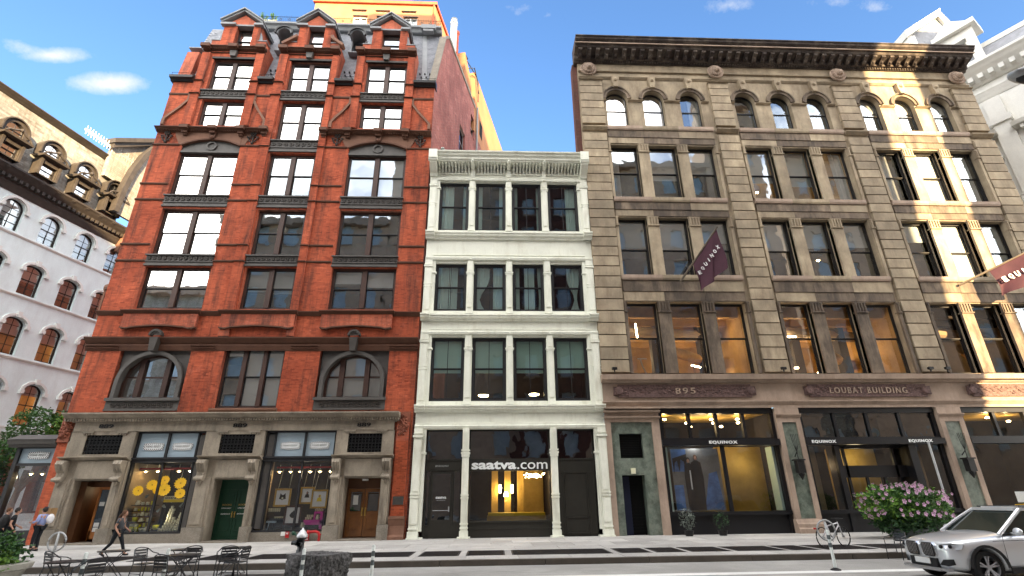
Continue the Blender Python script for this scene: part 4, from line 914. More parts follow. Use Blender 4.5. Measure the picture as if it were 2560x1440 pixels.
# shop windows
def shopwin(x0, x1, xm0, xm1):
    f = MB(); y = .1
    f.box(x0, x1, y - .12, y + .14, 3.30, 3.52); f.box(x0 - .02, x1 + .02, y - .18, y - .02, 3.44, 3.5); f.box(x0, x1, y - .06, y + .12, 4.58, 4.66); f.box(x0, x1, y - .12, y + .16, .34, .44)
    f.box(x0, x0 + .07, y - .06, y + .12, .44, 4.6); f.box(xm0 - .06, xm0, y - .06, y + .12, .44, 4.6) if xm0 - x0 > .1 else None
    f.box(xm1, xm1 + .07, y - .06, y + .12, .44, 4.6); f.box(x1 - .06, x1, y - .06, y + .12, .44, 4.6)
    cx = (xm0 + xm1) / 2; f.box(cx - .04, cx + .04, y - .04, y + .08, .44, 3.3); f.box(cx - .05, cx + .05, y - .04, y + .08, 3.52, 4.58)
    s = f.build('shop_window', 'dark_iron', red)
    if xm0 - x0 > .15: MB().box(x0 + .09, xm0 - .08, y - .03, y + .1, .5, 4.5).build('side_panel', 'grey_iron', s)
    if x1 - xm1 > .15: MB().box(xm1 + .09, x1 - .08, y - .03, y + .1, .5, 4.5).build('side_panel', 'grey_iron', s)
    for p, q in ((xm0, cx - .04), (cx + .04, xm1)):
        MB().quad((p, y + .03, .44), (q, y + .03, .44), (q, y + .03, 3.3), (p, y + .03, 3.3)).build('pane', 'glass_shop', s, recalc=False)
        MB().box(p, q, y + .05, y + .08, 3.52, 4.58).build('transom_panel', 'blue_panel', s)
    MB().box(x0 - .05, x1 + .05, -.14, .3, -.12, .36).build('stallriser', 'granite_base', red)
    return s
sw1 = shopwin(-16.42, -13.35, -16.33, -13.72); sw2 = shopwin(-10.58, -7.38, -10.15, -7.45)
def badge(par, cx, cz, w, h, y, name='shop_sign'):
    def shape(w, h): return [(cx - w / 2, cz + h * .15), (cx - w * .46, cz - h * .42)] + [(cx - w * .46 + w * .92 * i / 8, cz - h * .42 - h * .10 + h * .10 * abs(i - 4) / 4) for i in range(1, 8)] + [(cx + w * .46, cz - h * .42), (cx + w / 2, cz + h * .15), (cx + w * .47, cz + h * .38)] + [(cx + w * .47 - w * .94 * i / 8, cz + h * .38 + h * .12 - h * .12 * abs(i - 4) / 4) for i in range(1, 8)] + [(cx - w * .47, cz + h * .38)]
    b = MB().py(shape(w, h), y - .03, y).build(name, 'checker', par)
    MB().py(shape(w * .84, h * .56), y - .04, y - .03).build('sign_face', 'sign_white', b)
    text('FISHS EDDY', cx - w * .36, cx + w * .36, cz - h * .12, cz + h * .13, y - .042, 'sign_black', b, 'sign_lettering', bold=.01, th=.006, spacing=1.25)
    return b
for par, cs in ((sw1, (-15.66, -14.36)), (sw2, (-9.47, -8.13))):
    for cx in cs: badge(par, cx, 4.0, .92, .36, .14)
# shop interiors
for x0, x1 in ((-16.4, -13.3), (-10.5, -7.4)): room(red, x0, x1, .2, 3.4, .4, 3.4, 'room_dark')
MB().box(-16.40, -16.33, .2, 3.0, .44, 3.3).build('side_wall', 'room_tan', red); MB().box(-10.5, -10.2, .22, .5, .44, 3.3).build('side_wall', 'room_tan', red)
MB().box(-13.72, -13.66, .2, .5, .44, 3.3).build('side_jamb', 'blind_grey', red)
for x0, x1 in ((-16.3, -13.75), (-10.1, -7.45)): MB().box(x0, x1, .55, .62, 3.02, 3.1).build('ceiling_pipe', 'red_paint', red)
# ================================================================== WHITE CAST-IRON BUILDING
wht = empty('cast_iron_building', (.8, 0, 0), 'narrow cream painted cast iron building of four storeys with a mattress shop at street level', 'building')
wx = [(-3.2, -1.5), (-1.13, .6), (.95, 2.65), (3.02, 4.76)]
rows = [(15.43, 18.6), (10.66, 13.4), (6.0, 9.24)]
wl, wr = -3.74, 5.34
m = MB(); wall(m, wl, wr, 4.65, 20.1, 0, [(a, b, c, d) for a, b in wx for c, d in rows], .3)
m.quad((wl, 0, 20.1), (wr, 0, 20.1), (wr + 3, 14, 20.1), (wl + 3, 14, 20.1)); m.build('wall', 'white_iron', wht, recalc=False)
# cornice
m = MB(); m.px([(0, 19.62), (-.62, 19.62), (-.66, 19.7), (-.72, 19.72), (-.74, 19.86), (-.84, 19.92), (-.86, 20.04), (-.94, 20.06), (-.96, 20.14), (0, 20.2)], wl + .06, wr - .06); m.build('cornice', 'white_iron', wht)
m = MB(); k = 44
for i in range(k):
    x = wl + .5 + i * (wr - wl - 1.0) / (k - 1)
    if any(abs(x - c) < .16 for c in (-1.31, .78, 2.84)): continue
    MB().px([(0, 19.2), (-.10, 19.2), (-.14, 19.36), (-.34, 19.5), (-.56, 19.55), (-.56, 19.61), (0, 19.61)], x - .045, x + .045).build('modillion', 'white_iron', wht)
MB().px([(0, 19.1), (-.07, 19.1), (-.1, 19.17), (0, 19.19)], wl, wr).build('moulding', 'white_iron', wht)
for x in (-1.31, .78, 2.84):
    m = MB(); m.box(x - .12, x + .12, -.12, 0, 18.9, 19.4); m.px([(0, 19.4), (-.16, 19.4), (-.64, 19.52), (-.66, 19.66), (0, 19.66)], x - .1, x + .1); m.ball((x, -.68, 19.62), .09, 8); m.build('bracket', 'white_iron', wht)
for x in (wl + .18, wr - .18):
    m = MB(); m.px([(0, 18.85), (-.2, 18.85), (-.28, 19.0), (-.45, 19.1), (-.8, 19.38), (-.86, 19.62), (0, 19.62)], x - .2, x + .2)
    m.box(x - .24, x + .24, -.98, 0, 19.62, 20.18); m.lathe([(0, -.26), (.12, -.25), (.12, .25), (0, .26)], (x, -.82, 19.58), 10, 'X'); m.build('end_bracket', 'white_iron', wht)
for a, b in ((wl + .45, -1.45), (-1.18, .66), (.9, 2.72), (2.96, wr - .45)):
    m = MB(); rects_frame(m, a, b, 18.95, 19.18, .04, -.04, .0); m.build('frieze_panel', 'white_iron', wht)
def band(z0, z1, out, name='band'):
    z0, z1 = 1.6 + (z0 - 1.6) * .994, 1.6 + (z1 - 1.6) * .989
    h = z1 - z0; pr = [(0, z0), (-out * .35, z0), (-out * .45, z0 + h * .3), (-out * .8, z0 + h * .45), (-out * .85, z0 + h * .75), (-out, z0 + h * .8), (-out, z1), (0, z1 + .03)]
    MB().px(pr, wl - .02, wr + .02).build(name, 'white_iron', wht)
    for x in (wl + .19, wr - .19): MB().px([(y * 1.35 - .04, z) for y, z in pr], x - .24, x + .24).build('band_block', 'white_iron', wht)
for z0, z1 in ((14.9, 15.36), (10.13, 10.5), (5.48, 5.82)): band(z0, z1, .3, 'sill_cornice')
for z0 in (18.66, 13.56, 9.36, 4.7): MB().px([(0, z0), (-.12, z0), (-.16, z0 + .12), (-.10, z0 + .16), (-.1, z0 + .22), (0, z0 + .24)], wl, wr).build('head_moulding', 'white_iron', wht)
for z0 in (13.86, 9.62, 4.93): MB().px([(0, z0), (-.06, z0), (-.06, z0 + .05), (0, z0 + .06)], wl + .4, wr - .4).build('thin_moulding', 'white_iron', wht)
for z0, z1, zc in ((15.36, 18.66, 18.12), (10.5, 13.56, 12.8), (5.82, 9.36, 8.6)):
    for i, x in enumerate((-1.315, .775, 2.835)):
        m = MB(); m.box(x - .16, x + .16, -.07, .18, z0, z1); m.box(x - .10, x + .10, -.12, -.07, z0 + .35, zc - .1); m.box(x - .22, x + .22, -.14, .1, zc - .02, zc + .05); m.box(x - .18, x + .18, -.12, .1, zc - .12, zc - .02)
        m.box(x - .2, x + .2, -.12, .1, z0, z0 + .12); m.box(x - .18, x + .18, -.1, .1, z0 + .12, z0 + .22); m.box(x - .12, x + .12, -.10, -.07, zc + .12, z1 - .06); m.ball((x, -.14, z1 + .04), .06, 6); m.build('column', 'white_iron', wht)
    for x, s in ((wl + .2, 1), (wr - .2, -1)):
        m = MB(); m.box(x - .2, x + .2, -.12, .02, z0, z1); m.box(x - .23, x + .23, -.17, 0, z1 - .42, z1 - .34); m.box(x - .22, x + .22, -.15, 0, z1 - .3, z1 - .26); m.box(x - .14, x + .14, -.15, -.12, z0 + .2, z1 - .6)
        zm = (z0 + z1) / 2; m.box(x - .21, x + .21, -.16, 0, zm - .05, zm); m.box(x - .21, x + .21, -.16, 0, zm + .1, zm + .15); m.box(x + s * .24 - .05, x + s * .24 + .09 * s, -.06, .15, z0, z1) if False else None
        m.box(min(x + s * .2, x + s * .36), max(x + s * .2, x + s * .36), -.06, .12, z0, z1); m.box(min(x + s * .2, x + s * .42), max(x + s * .2, x + s * .42), -.12, .1, zc - .02, zc + .06); m.build('corner_pilaster', 'white_iron', wht)
# windows
CU = {0: [[(.02, .5, None), (.86, 1, None)], [(.0, .18, None), (.84, 1, None)], [(0, .14, None), (.9, 1, None)], [(.62, .98, None)]],
      1: [[(.02, .42, None), (.44, .74, None)], [(.02, .5, (.75, .75, -.5)), (.62, 1, None)], [(.02, .18, None), (.36, .74, None), (.86, 1, (.4, .7, .3))], [(.5, .98, (.8, .72, .2))]]}
for r, (z0, z1) in enumerate(rows):
    for c, (a, b) in enumerate(wx):
        kw = dict(y=.14, units=1, fm='dark_iron', gm='glass_cool', jamb=.13, munt=1)
        if r < 2: window(wht, a, b, z0, z1, fill=CU[r][c], bm='curtain', **kw)
        else: window(wht, a, b, z0, z1, fill='blind', frac=.56, bm='shade_green', **kw)
for z0, z1 in ((5.9, 9.3), (10.6, 13.5), (15.3, 18.7)): room(wht, wl + .2, wr - .2, .5, 4.5, z0, z1)
for x, z in ((-.55, 6.45), (2.05, 6.5)):
    t = empty('ceiling_lamp', (x, 1.2, z), 'glowing oval lamp behind the ' + ('second' if x < 0 else 'third') + ' first floor window of the cream building', 'lamp', 'round lamps behind the windows of the cream building')
    MB().lathe([(.01, 0), (.24, .01), (.26, .05), (.01, .06)], (x, 1.2, z), 14).build('lamp_disc', 'spot_light', t)
# shopfront
BF = 'bronze_front'
for x, full in ((-1.31, 1), (2.83, 1)):
    m = MB(); m.box(x - .15, x + .15, -.18, .12, .3, 4.7); m.box(x - .21, x + .21, -.24, .1, 3.55, 3.62); m.box(x - .18, x + .18, -.22, .1, 3.42, 3.55); m.box(x - .2, x + .2, -.24, .1, 3.68, 3.74)
    for z_ in (1.62, 1.74, .55, .38): m.box(x - .18, x + .18, -.22, .1, z_, z_ + .06)
    for q in (-.08, 0, .08): m.box(x + q - .02, x + q + .02, -.205, -.18, .7, 1.55)
    for i in range(14): m.box(x - .08, x + .08, -.205 - (i % 2) * .01, -.18, 3.8 + i * .055, 3.83 + i * .055)
    m.box(x - .19, x + .19, -.24, .1, .0, .3); m.box(x - .28, x + .28, -.36, .14, -.02, .06); m.build('shop_column', 'white_iron', wht)
for x, s in ((wl + .2, 1), (wr - .2, -1)):
    m = MB(); m.box(x - .2, x + .2, -.16, .12, .3, 4.7); m.box(x - .14, x + .14, -.2, -.16, .6, 1.6); m.box(x - .14, x + .14, -.2, -.16, 1.95, 4.2); m.box(x - .24, x + .24, -.24, 0, 4.3, 4.4); m.box(x - .22, x + .22, -.21, 0, 4.46, 4.5)
    for z_ in (1.68, 1.8, .38): m.box(x - .22, x + .22, -.21, 0, z_, z_ + .06)
    m.box(x - .23, x + .23, -.24, .1, .0, .3)
    xa = x + s * .28; m.box(xa - .07, xa + .07, -.08, .12, .3, 4.7); m.box(xa - .12, xa + .12, -.14, .1, 3.55, 3.64)
    for i in range(14): m.box(xa - .05, xa + .05, -.10 - (i % 2) * .01, -.08, 3.75 + i * .055, 3.78 + i * .055)
    m.box(min(x - s * .26, x + s * .42), max(x - s * .26, x + s * .42), -.36, .14, -.02, .06); m.build('corner_column', 'white_iron', wht)
def shop_frame(par, x0, x1, y):
    f = MB(); f.box(x0, x1, y - .04, y + .06, 3.28, 3.34); f.box(x0, x1, y - .02, y + .06, 4.6, 4.7); f.box(x0, x0 + .06, y - .02, y + .06, 0, 4.6); f.box(x1 - .06, x1, y - .02, y + .06, 0, 4.6); return f
# left bay: door
a, b, y = -3.18, -1.47, .25
f = shop_frame(wht, a, b, y); f.box(a, b, y, y + .05, 2.84, 3.28); f.box(a, a + .28, y, y + .05, 0, .5); f.box(-1.88, b, y, y + .05, 0, .6); rects_frame(f, a + .06, -2.92, .5, 2.84, .04, y - .02, y + .06); rects_frame(f, -1.86, b - .04, .6, 2.84, .05, y - .02, y + .06)
sf = f.build('shop_front', BF, wht); MB().quad((a, y + .02, 3.34), (b, y + .02, 3.34), (b, y + .02, 4.6), (a, y + .02, 4.6)).build('pane', 'glass_dark', sf, recalc=False)
MB().quad((a + .1, y + .02, .5), (-2.95, y + .02, .5), (-2.95, y + .02, 2.84), (a + .1, y + .02, 2.84)).build('pane', 'glass_dark', sf, recalc=False)
MB().quad((-1.84, y + .02, .65), (b - .06, y + .02, .65), (b - .06, y + .02, 2.8), (-1.84, y + .02, 2.8)).build('pane', 'glass_dark', sf, recalc=False)
m = MB(); rects_frame(m, -2.9, -1.88, .02, 2.8, .11, y - .01, y + .05); m.box(-2.8, -1.98, y, y + .04, .1, .75); dr = m.build('shop_door', BF, wht)
MB().quad((-2.79, y + .02, .75), (-1.99, y + .02, .75), (-1.99, y + .02, 2.7), (-2.79, y + .02, 2.7)).build('door_glass', 'glass_dark', dr, recalc=False)
text('saatva', -2.64, -2.16, 1.63, 1.73, y, 'sign_white', dr, 'door_lettering', bold=.02, th=.004); text('mattress viewing room', -2.6, -2.2, 1.55, 1.58, y, 'sign_white', dr, 'door_lettering', th=.004)
m = MB(); m.box(-2.05, -2.0, y - .08, y - .05, 1.08, 1.3); m.box(-2.75, -2.0, y - .05, y - .03, 1.12, 1.15); m.build('door_handle', 'galv', dr)
text('889 BROADWAY', -2.72, -2.1, 3.0, 3.08, y - .002, 'galv', sf, 'lettering', th=.004)
# middle bay: display window
a, b = -1.15, 2.66
f = shop_frame(wht, a, b, y); f.box(a, b, y - .05, y + .08, 2.80, 3.28); f.box(a, b, y - .02, y + .06, .0, .62); f.box(a, b, y - .07, y, .6, .68); f.box(a, b, y - .04, y, .33, .37)
sf = f.build('shop_front', BF, wht)
MB().quad((a, y + .02, 3.34), (b, y + .02, 3.34), (b, y + .02, 4.6), (a, y + .02, 4.6)).build('pane', 'glass_dark', sf, recalc=False)
MB().quad((a, y + .03, .68), (b, y + .03, .68), (b, y + .03, 2.8), (a, y + .03, 2.8)).build('pane', 'glass_shop', sf, recalc=False)
text('saatva', -1.03, 1.06, 2.87, 3.24, y - .052, 'sign_white', sf, 'sign_lettering', bold=.035, th=.02); text('.com', 1.10, 2.53, 2.87, 3.17, y - .052, 'sign_white', sf, 'sign_lettering', bold=.005, th=.02)
room(wht, a - .1, b + .1, .34, 5.0, .6, 3.3, 'room_dark')
m = MB()
for xx in (-.1, .55, 1.2): m.box(xx, xx + .32, 2.6, 2.8, .6, 3.2)
m.build('interior_column', 'gold_room', wht); MB().box(1.5, 2.7, 4.6, 4.7, .7, 3.2).build('interior_wall', 'gold_room', wht)
bed = empty('display_bed', (1.0, 1.8, .6), 'long low bed with a golden cover displayed inside the mattress shop window', 'bed')
MB().box(-.3, 2.5, 1.2, 2.4, .6, .85).build('bed_base', 'gold_room', bed); MB().box(-.25, 2.45, 1.2, 2.35, .85, .98).build('mattress', 'mustard', bed)
for i, (x, z) in enumerate(((.33, 2.05), (.93, 2.05))):
    t = empty('wall_sconce', (x, 2.4, z), ('left' if i == 0 else 'right') + ' of two glowing upright wall sconces inside the mattress shop', 'lamp', 'wall sconces in the mattress shop')
    MB().lathe([(.01, -.2), (.05, -.18), (.05, .18), (.01, .2)], (x, 2.4, z), 8).build('lamp_shade', 'spot_light', t)
t = empty('table_lamp', (.62, 2.2, 1.7), 'small table lamp with a pale shade between the two sconces in the mattress shop', 'lamp')
MB().lathe([(.07, .3), (.12, .1), (.01, .1)], (.62, 2.2, 1.6), 10).build('lamp_shade', 'tube_light', t); MB().lathe([(.05, 0), (.02, .02), (.02, .2)], (.62, 2.2, 1.5), 8).build('lamp_stem', 'brass', t)
t = empty('chandelier', (2.0, 2.0, 2.7), 'glittering crystal chandelier hanging in the mattress shop window', 'chandelier')
m = MB()
for i in range(60): th = random.random() * 6.28; rr = .55 * random.random(); m.ball((2.0 + rr * math.cos(th), 2.0 + rr * math.sin(th), 2.55 + .2 * random.random()), .022, 5)
m.build('crystals', 'spot_light', t, kind='stuff'); MB().tube([(2, 2, 2.7), (2, 2, 3.3)], .02, 5).build('stem', 'brass', t)
lamp((1.1, 3.0, 2.4), 4, (1, .82, .52), par=wht)
# right bay: panelled
a, b = 3.02, 4.76
f = shop_frame(wht, a, b, y); f.box(a, b, y, y + .06, 0, 3.3); rects_frame(f, a + .3, b - .35, .1, 2.75, .06, y - .04, y); rects_frame(f, a + .02, a + .28, .1, 2.75, .04, y - .03, y); rects_frame(f, b - .33, b - .03, .1, 2.75, .04, y - .03, y); f.box(a + .3, b - .35, y - .04, y, .75, .8)
sf = f.build('shop_front', BF, wht); MB().quad((a, y + .02, 3.34), (b, y + .02, 3.34), (b, y + .02, 4.6), (a, y + .02, 4.6)).build('pane', 'glass_dark', sf, recalc=False)
room(wht, a - .1, b + .6, .33, 2.5, 0, 4.85); room(wht, -3.7, -1.4, .33, 2.5, 0, 4.85); room(wht, -1.2, 2.75, .33, 2.5, 3.32, 4.85)
# small owl figure on the cornice's left end
t = empty('owl_decoy', (-3.1, -.3, 20.18), 'small green and white owl decoy perched on the left end of the cream cornice', 'decoy')
m = MB(); m.ball((-3.1, -.3, 20.4), .16, 10, 1, 1, 1.35); m.ball((-3.1, -.34, 20.65), .12, 10); m.build('body', 'verde', t, smooth=True)
m = MB(); [m.ball((-3.1 + s * .05, -.45, 20.68), .03, 6) for s in (-1, 1)]; m.build('eyes', 'sign_white', t)

# ================================================================== BROWN STONE BUILDING
brn = empty('brown_stone_building', (18.5, 0, 0), 'wide soot stained brown stone building with arched top windows and a black fronted gym', 'building')
quo = [(5.36, 6.80), (13.76, 15.04), (22.02, 23.34), (30.2, 31.6)]
bays = [(6.98, 13.42), (15.3, 21.74), (23.6, 30.0)]
def bw(bx, i): o = bx[0] - 6.98; return [(6.98 + o, 8.66 + o), (9.3 + o, 11.06 + o), (11.7 + o, 13.4 + o)][i]
def bxa(bx, i): o = bx[0] - 6.98; return [(7.0 + o, 8.35 + o), (9.36 + o, 10.71 + o), (11.76 + o, 13.11 + o)][i]
BZ = [(17.7, 21.46), (12.5, 16.38), (7.33, 11.2)]
ops = [(*bw(bx, i), z0, z1) for bx in bays for i in range(3) for z0, z1 in BZ] + [(*bxa(bx, i), 22.93, 25.75) for bx in bays for i in range(3)]
m = MB(); wall(m, 5.34, 31.62, 7.3, 30.4, 0, ops, .45); m.quad((5.34, 0, 5.6), (5.34, 0, 28), (5.34, .5, 28), (5.34, .5, 5.6)); m.quad((31.62, 0, -.1), (31.62, 14, -.1), (31.62, 14, 29), (31.62, 0, 29)); m.quad((5.34, 0, 29.0), (31.62, 0, 29.0), (34.6, 14, 29.0), (8.6, 14, 29.0)); m.build('wall', 'brown_stone', brn, recalc=False)
m = MB(); m.box(5.02, 5.33, .25, .9, 7, 28.1); m.build('side_wall', 'dark_brick', brn)
bigm = 'brown_stone'
for qi, (a, b) in enumerate(quo):
    z = 7.36; n = 0
    while z < 26.3:
        h = .60 if z > 12 else .66
        if abs(z - 22.6) < .5: z = 22.95; 
        zt = min(z + h, 26.55); MB().box(a + random.uniform(0, .012), b - random.uniform(0, .012), -.17, .0, z + .03, zt - .03).build('stone_block', 'brown_stone', brn); z = zt; n += 1
    cornice(brn, a - .04, b + .04, 22.6, 22.93, .28, 'brown_stone', name='pier_band', steps=2); cornice(brn, a - .04, b + .04, 26.55, 26.75, .3, 'brown_stone', name='pier_cap', steps=2)
for bx in bays:
    x0, x1 = bx
    # sill course and fascia between floors
    for z0, z1, mt in ((21.55, 22.5, 'brown_sooty'), (16.45, 17.35, 'brown_sooty'), (11.25, 12.42, 'brown_sooty')):
        zs = [z0, z0 + (z1 - z0) * .46, z1]; n = 3
        for j in range(2):
            for i in range(n):
                xa, xb = x0 - .1 + (x1 - x0 + .2) * i / n, x0 - .1 + (x1 - x0 + .2) * (i + 1) / n
                MB().box(xa + .006, xb - .006, -.08 - .04 * j + .02, 0, zs[j] + .008, zs[j + 1] - .008).build('fascia_stone', mt if (i + j) % 3 else 'brown_stone', brn)
    for zt in (22.5, 17.35, 12.42):
        for i in range(3):
            xa, xb = x0 - .12 + (x1 - x0 + .24) * i / 3, x0 - .12 + (x1 - x0 + .24) * (i + 1) / 3
            MB().px([(.1, zt + .02), (-.16, zt + .02), (-.2, zt + .12), (-.2, zt + .30), (.1, zt + .33)], xa + .004, xb - .004).build('sill_stone', 'pink_stone' if i % 2 == 0 else 'brown_stone', brn)
    # stone mullion pilasters
    for z0, z1 in BZ:
        for (p, q) in ((x0 - .16, x0), (x0 + 1.68, x0 + 2.32), (x0 + 4.08, x0 + 4.72), (x1, x1 + .16)):
            m = MB(); m.box(p, q, -.13, .2, z0, z1); zc = z1 - .55; m.box(p - .03, q + .03, -.2, .1, zc - .06, zc)
            k = 4 if q - p > .4 else 1
            for i in range(k): xx = p + (i + .5) * (q - p) / k; m.box(xx - .035, xx + .035, -.18, -.12, zc, z1 - .06)
            m.box(p - .02, q + .02, -.16, .1, z1 - .07, z1); m.build('mullion_pilaster', 'brown_sooty' if z0 < 10 else 'brown_stone', brn)
    # arcade at the top
    for i in range(3):
        a, b = bxa(bx, i); cx = (a + b) / 2; r = (b - a) / 2; zsp = 25.05
        s = MB(); A = arc(cx, zsp, r, 0, math.pi, 16); s.strip(A, [(x, 25.78) for x, _ in A], -.03, .4); s.build('arch_spandrel', 'brown_stone', brn)
        s = MB(); s.strip(arc(cx, zsp, r + .20, 0, math.pi, 16), arc(cx, zsp, r - .0, 0, math.pi, 16), -.10, .0); s.strip(arc(cx, zsp, r + .26, 0, math.pi, 16), arc(cx, zsp, r + .18, 0, math.pi, 16), -.16, -.02); s.build('arch_moulding', 'brown_sooty' , brn)
        k = MB(); k.py([(cx - .13, 25.85), (cx + .13, 25.85), (cx + .22, 26.25), (cx + .22, 26.7), (cx - .22, 26.7), (cx - .22, 26.25)], -.28, 0); k.ball((cx, -.28, 26.4), .13, 7); k.ball((cx, -.22, 25.95), .09, 6); k.build('keystone', 'brown_stone', brn)
    im = [x0 - .2] + [v for i in range(3) for v in bxa(bx, i)] + [x1 + .2]
    for i in range(0, 8, 2): cornice(brn, im[i] + (.02 if i else 0), im[i + 1] - .02, 24.9, 25.06, .16, 'brown_stone', name='impost', steps=2)
cornice(brn, 5.34, 31.62, 26.72, 26.95, .14, 'brown_stone', name='architrave', steps=2)
cornice(brn, 5.34, 31.62, 27.3, 27.42, .12, 'brown_stone', name='architrave', steps=1)
def lion(cx, cz):
    m = MB(); m.lathe([(0, 0), (.5, 0), (.54, -.06), (.5, -.14), (.42, -.1), (0, -.1)], (cx, -.12, cz), 22, 'Y'); b = m.build('lion_medallion', 'pink_stone', brn)
    h = MB()
    for i in range(14): t = i / 14 * 6.283; h.ball((cx + .28 * math.cos(t), -.28, cz + .28 * math.sin(t)), .11, 6)
    h.ball((cx, -.33, cz + .02), .24, 10); h.ball((cx, -.52, cz - .08), .12, 8); h.ball((cx - .1, -.5, cz + .08), .05, 6); h.ball((cx + .1, -.5, cz + .08), .05, 6); h.box(cx - .05, cx + .05, -.58, -.4, cz - .05, cz + .1); h.box(cx - .09, cx + .09, -.56, -.4, cz - .2, cz - .14); h.build('lion_head', 'pink_stone', b)
for cx in (6.0, 14.4, 22.68, 30.9): lion(cx, 27.35)
# main cornice
m = MB(); prof = [(.3, 27.95), (-.10, 27.95), (-.14, 28.1), (-.30, 28.14), (-.32, 28.45), (-.85, 28.72), (-.92, 28.9), (-1.0, 28.92), (-1.02, 29.08), (-1.18, 29.22), (-1.22, 29.4), (-1.28, 29.42), (-1.28, 29.5), (.3, 29.6)]
prof = [(y, 27.95 + (z - 27.95) * .76) for y, z in prof]; m.px(prof, 5.1, 31.85); m.build('cornice', 'cornice_soot', brn)
m = MB(); m.px([(-1.0, 28.70), (-1.05, 28.70), (-1.05, 28.77), (-1.0, 28.78)], 5.05, 31.9); m.build('cornice_fillet', 'pink_stone', brn)
n = 46
for i in range(n):
    x = 5.45 + i * (31.5 - 5.45) / (n - 1); q = MB(); q.px([(-.3, 28.1), (-.42, 28.1), (-.62, 28.28), (-.82, 28.38), (-.84, 28.5), (-.3, 28.36)], x - .13, x + .13); q.ball((x, -.50, 28.22), .10, 6); q.build('modillion', 'cornice_soot', brn)
m = MB()
for i in range(150): x = 5.4 + i * .174; m.box(x, x + .09, -.19, -.12, 27.98, 28.09)
m.build('dentils', 'cornice_soot', brn, kind='stuff')
# windows of the brown building
random.seed(5)
sunny = 2
for bi, bx in enumerate(bays):
    for i in range(3):
        a, b = bxa(bx, i)
        archwin(brn, a, b, 22.93, 25.05, y=.3, fm='sash_dark', gm='glass_bright' if bi == 0 and i < 2 else 'glass', fill='blind' if (bi == 0 and i < 2) or bi == 2 else (None if bi else 'curtain'), frac=1 if bi == 0 and i < 2 else .35, t=.07)
        spec = {(0, 0): [(.04, .3, None)], (0, 1): 'b.6', (0, 2): 'b.5', (1, 0): 'b.62', (1, 1): 'b.68', (1, 2): [(.5, .95, None)], (2, 0): [(.1, .62, None)], (2, 1): 'b1', (2, 2): [(.1, .9, None)]}[(bi, i)]
        kw = dict(y=.3, units=1, fm='sash_dark', jamb=.07)
        a, b = bw(bx, i)
        for r, (z0, z1) in enumerate(BZ):
            sp = spec if r == 0 else {(0, 0): 'b.45', (0, 1): 'b.5', (0, 2): 'b.35', (1, 0): 'b.5', (1, 1): 'b.42', (1, 2): 'b.4', (2, 0): 'b.3', (2, 1): 'b1', (2, 2): 'b.95'}[(bi, i)] if r == 1 else None
            if isinstance(sp, str): window(brn, a, b, z0, z1, fill='blind', frac=float(sp[1:]), bm='blind' if (bi + i) % 2 else 'blind_grey', **kw)
            elif sp: window(brn, a, b, z0, z1, fill=sp, bm='curtain_white', **kw)
            else: window(brn, a, b, z0, z1, fill=None, gm='glass_gold' if r == 2 else 'glass', **kw)
# rooms
for bi, (x0, x1) in enumerate(bays):
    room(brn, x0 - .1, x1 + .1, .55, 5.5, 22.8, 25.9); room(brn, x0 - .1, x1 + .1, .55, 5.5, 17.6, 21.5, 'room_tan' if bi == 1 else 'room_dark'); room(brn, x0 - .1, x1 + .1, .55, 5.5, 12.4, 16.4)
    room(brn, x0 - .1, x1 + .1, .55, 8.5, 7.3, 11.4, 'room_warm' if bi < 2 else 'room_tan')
    if bi < 2: lamp(((x0 + x1) / 2 - 1.5, 4.5, 9.2), 34, (1, .76, .42), par=brn); lamp(((x0 + x1) / 2 + 2.2, 5.5, 9.3), 26, (1, .76, .42), par=brn)
    else: lamp(((x0 + x1) / 2, 5, 9.6), 12, par=brn)
    for q in range(5): MB().box(x0 - .1, x1 + .1, 1.2 + q * 1.5, 1.45 + q * 1.5, 10.75, 11.38).build('ceiling_beam', 'room_warm' if bi < 2 else 'room_dark', brn)
    MB().tube([(x0, 2.3, 10.35), (x1, 3.6, 10.35)], .32, 12).build('air_duct', 'room_tan', brn); MB().tube([(x0 + 2, .9, 8.9), (x1, 4.6, 8.9)], .28, 12).build('air_duct', 'room_warm', brn)
    for q in (2.1, 4.9): MB().box(x0 + q, x0 + q + .5, 3.0, 3.5, 7.3, 11.3).build('interior_column', 'room_dark', brn)
    MB().box(x0 + .5, x1 - .8, 5.5, 5.6, 7.3, 8.6).build('partition', 'room_dark', brn)
lamp((18.5, 3.2, 19.0), 20, par=brn)
tubes = [((7.75, 1.2, 9.6), (7.75, 1.3, 10.4)), ((9.9, 2.6, 9.9), (10.5, 3.6, 9.9)), ((10.6, 1.4, 8.1), (10.9, 1.0, 7.9)), ((12.2, 1.5, 9.75), (12.6, 2.4, 9.75)), ((12.9, 3, 7.9), (13.3, 3, 7.9)), ((15.4, 2, 9.9), (17.1, 2, 9.9)), ((16.6, 2.4, 9.0), (17.1, 3.0, 9.2)), ((16.2, 2.6, 8.2), (17.2, 2.6, 8.25)), ((18.6, 2.8, 9.6), (19.6, 3.8, 9.9)), ((18.4, 2.8, 8.0), (19.3, 3.4, 8.1)), ((20.9, 2.2, 8.8), (21.1, 2.2, 9.3))]
for i, (p, q) in enumerate(tubes):
    MB().tube([p, q], .045, 6).build('tube_light', 'tube_light', label='%s tube light in the golden office behind the %s window of the %s bay' % ('upright' if abs(p[0] - q[0]) < .05 else ('high' if p[2] > 9 else 'low'), ('first', 'second', 'third')[min(2, int(((p[0] - 6.98) % 8.3) / 2.3))], 'left' if p[0] < 14 else 'middle'), cat='light', group='tube lights in the golden office')
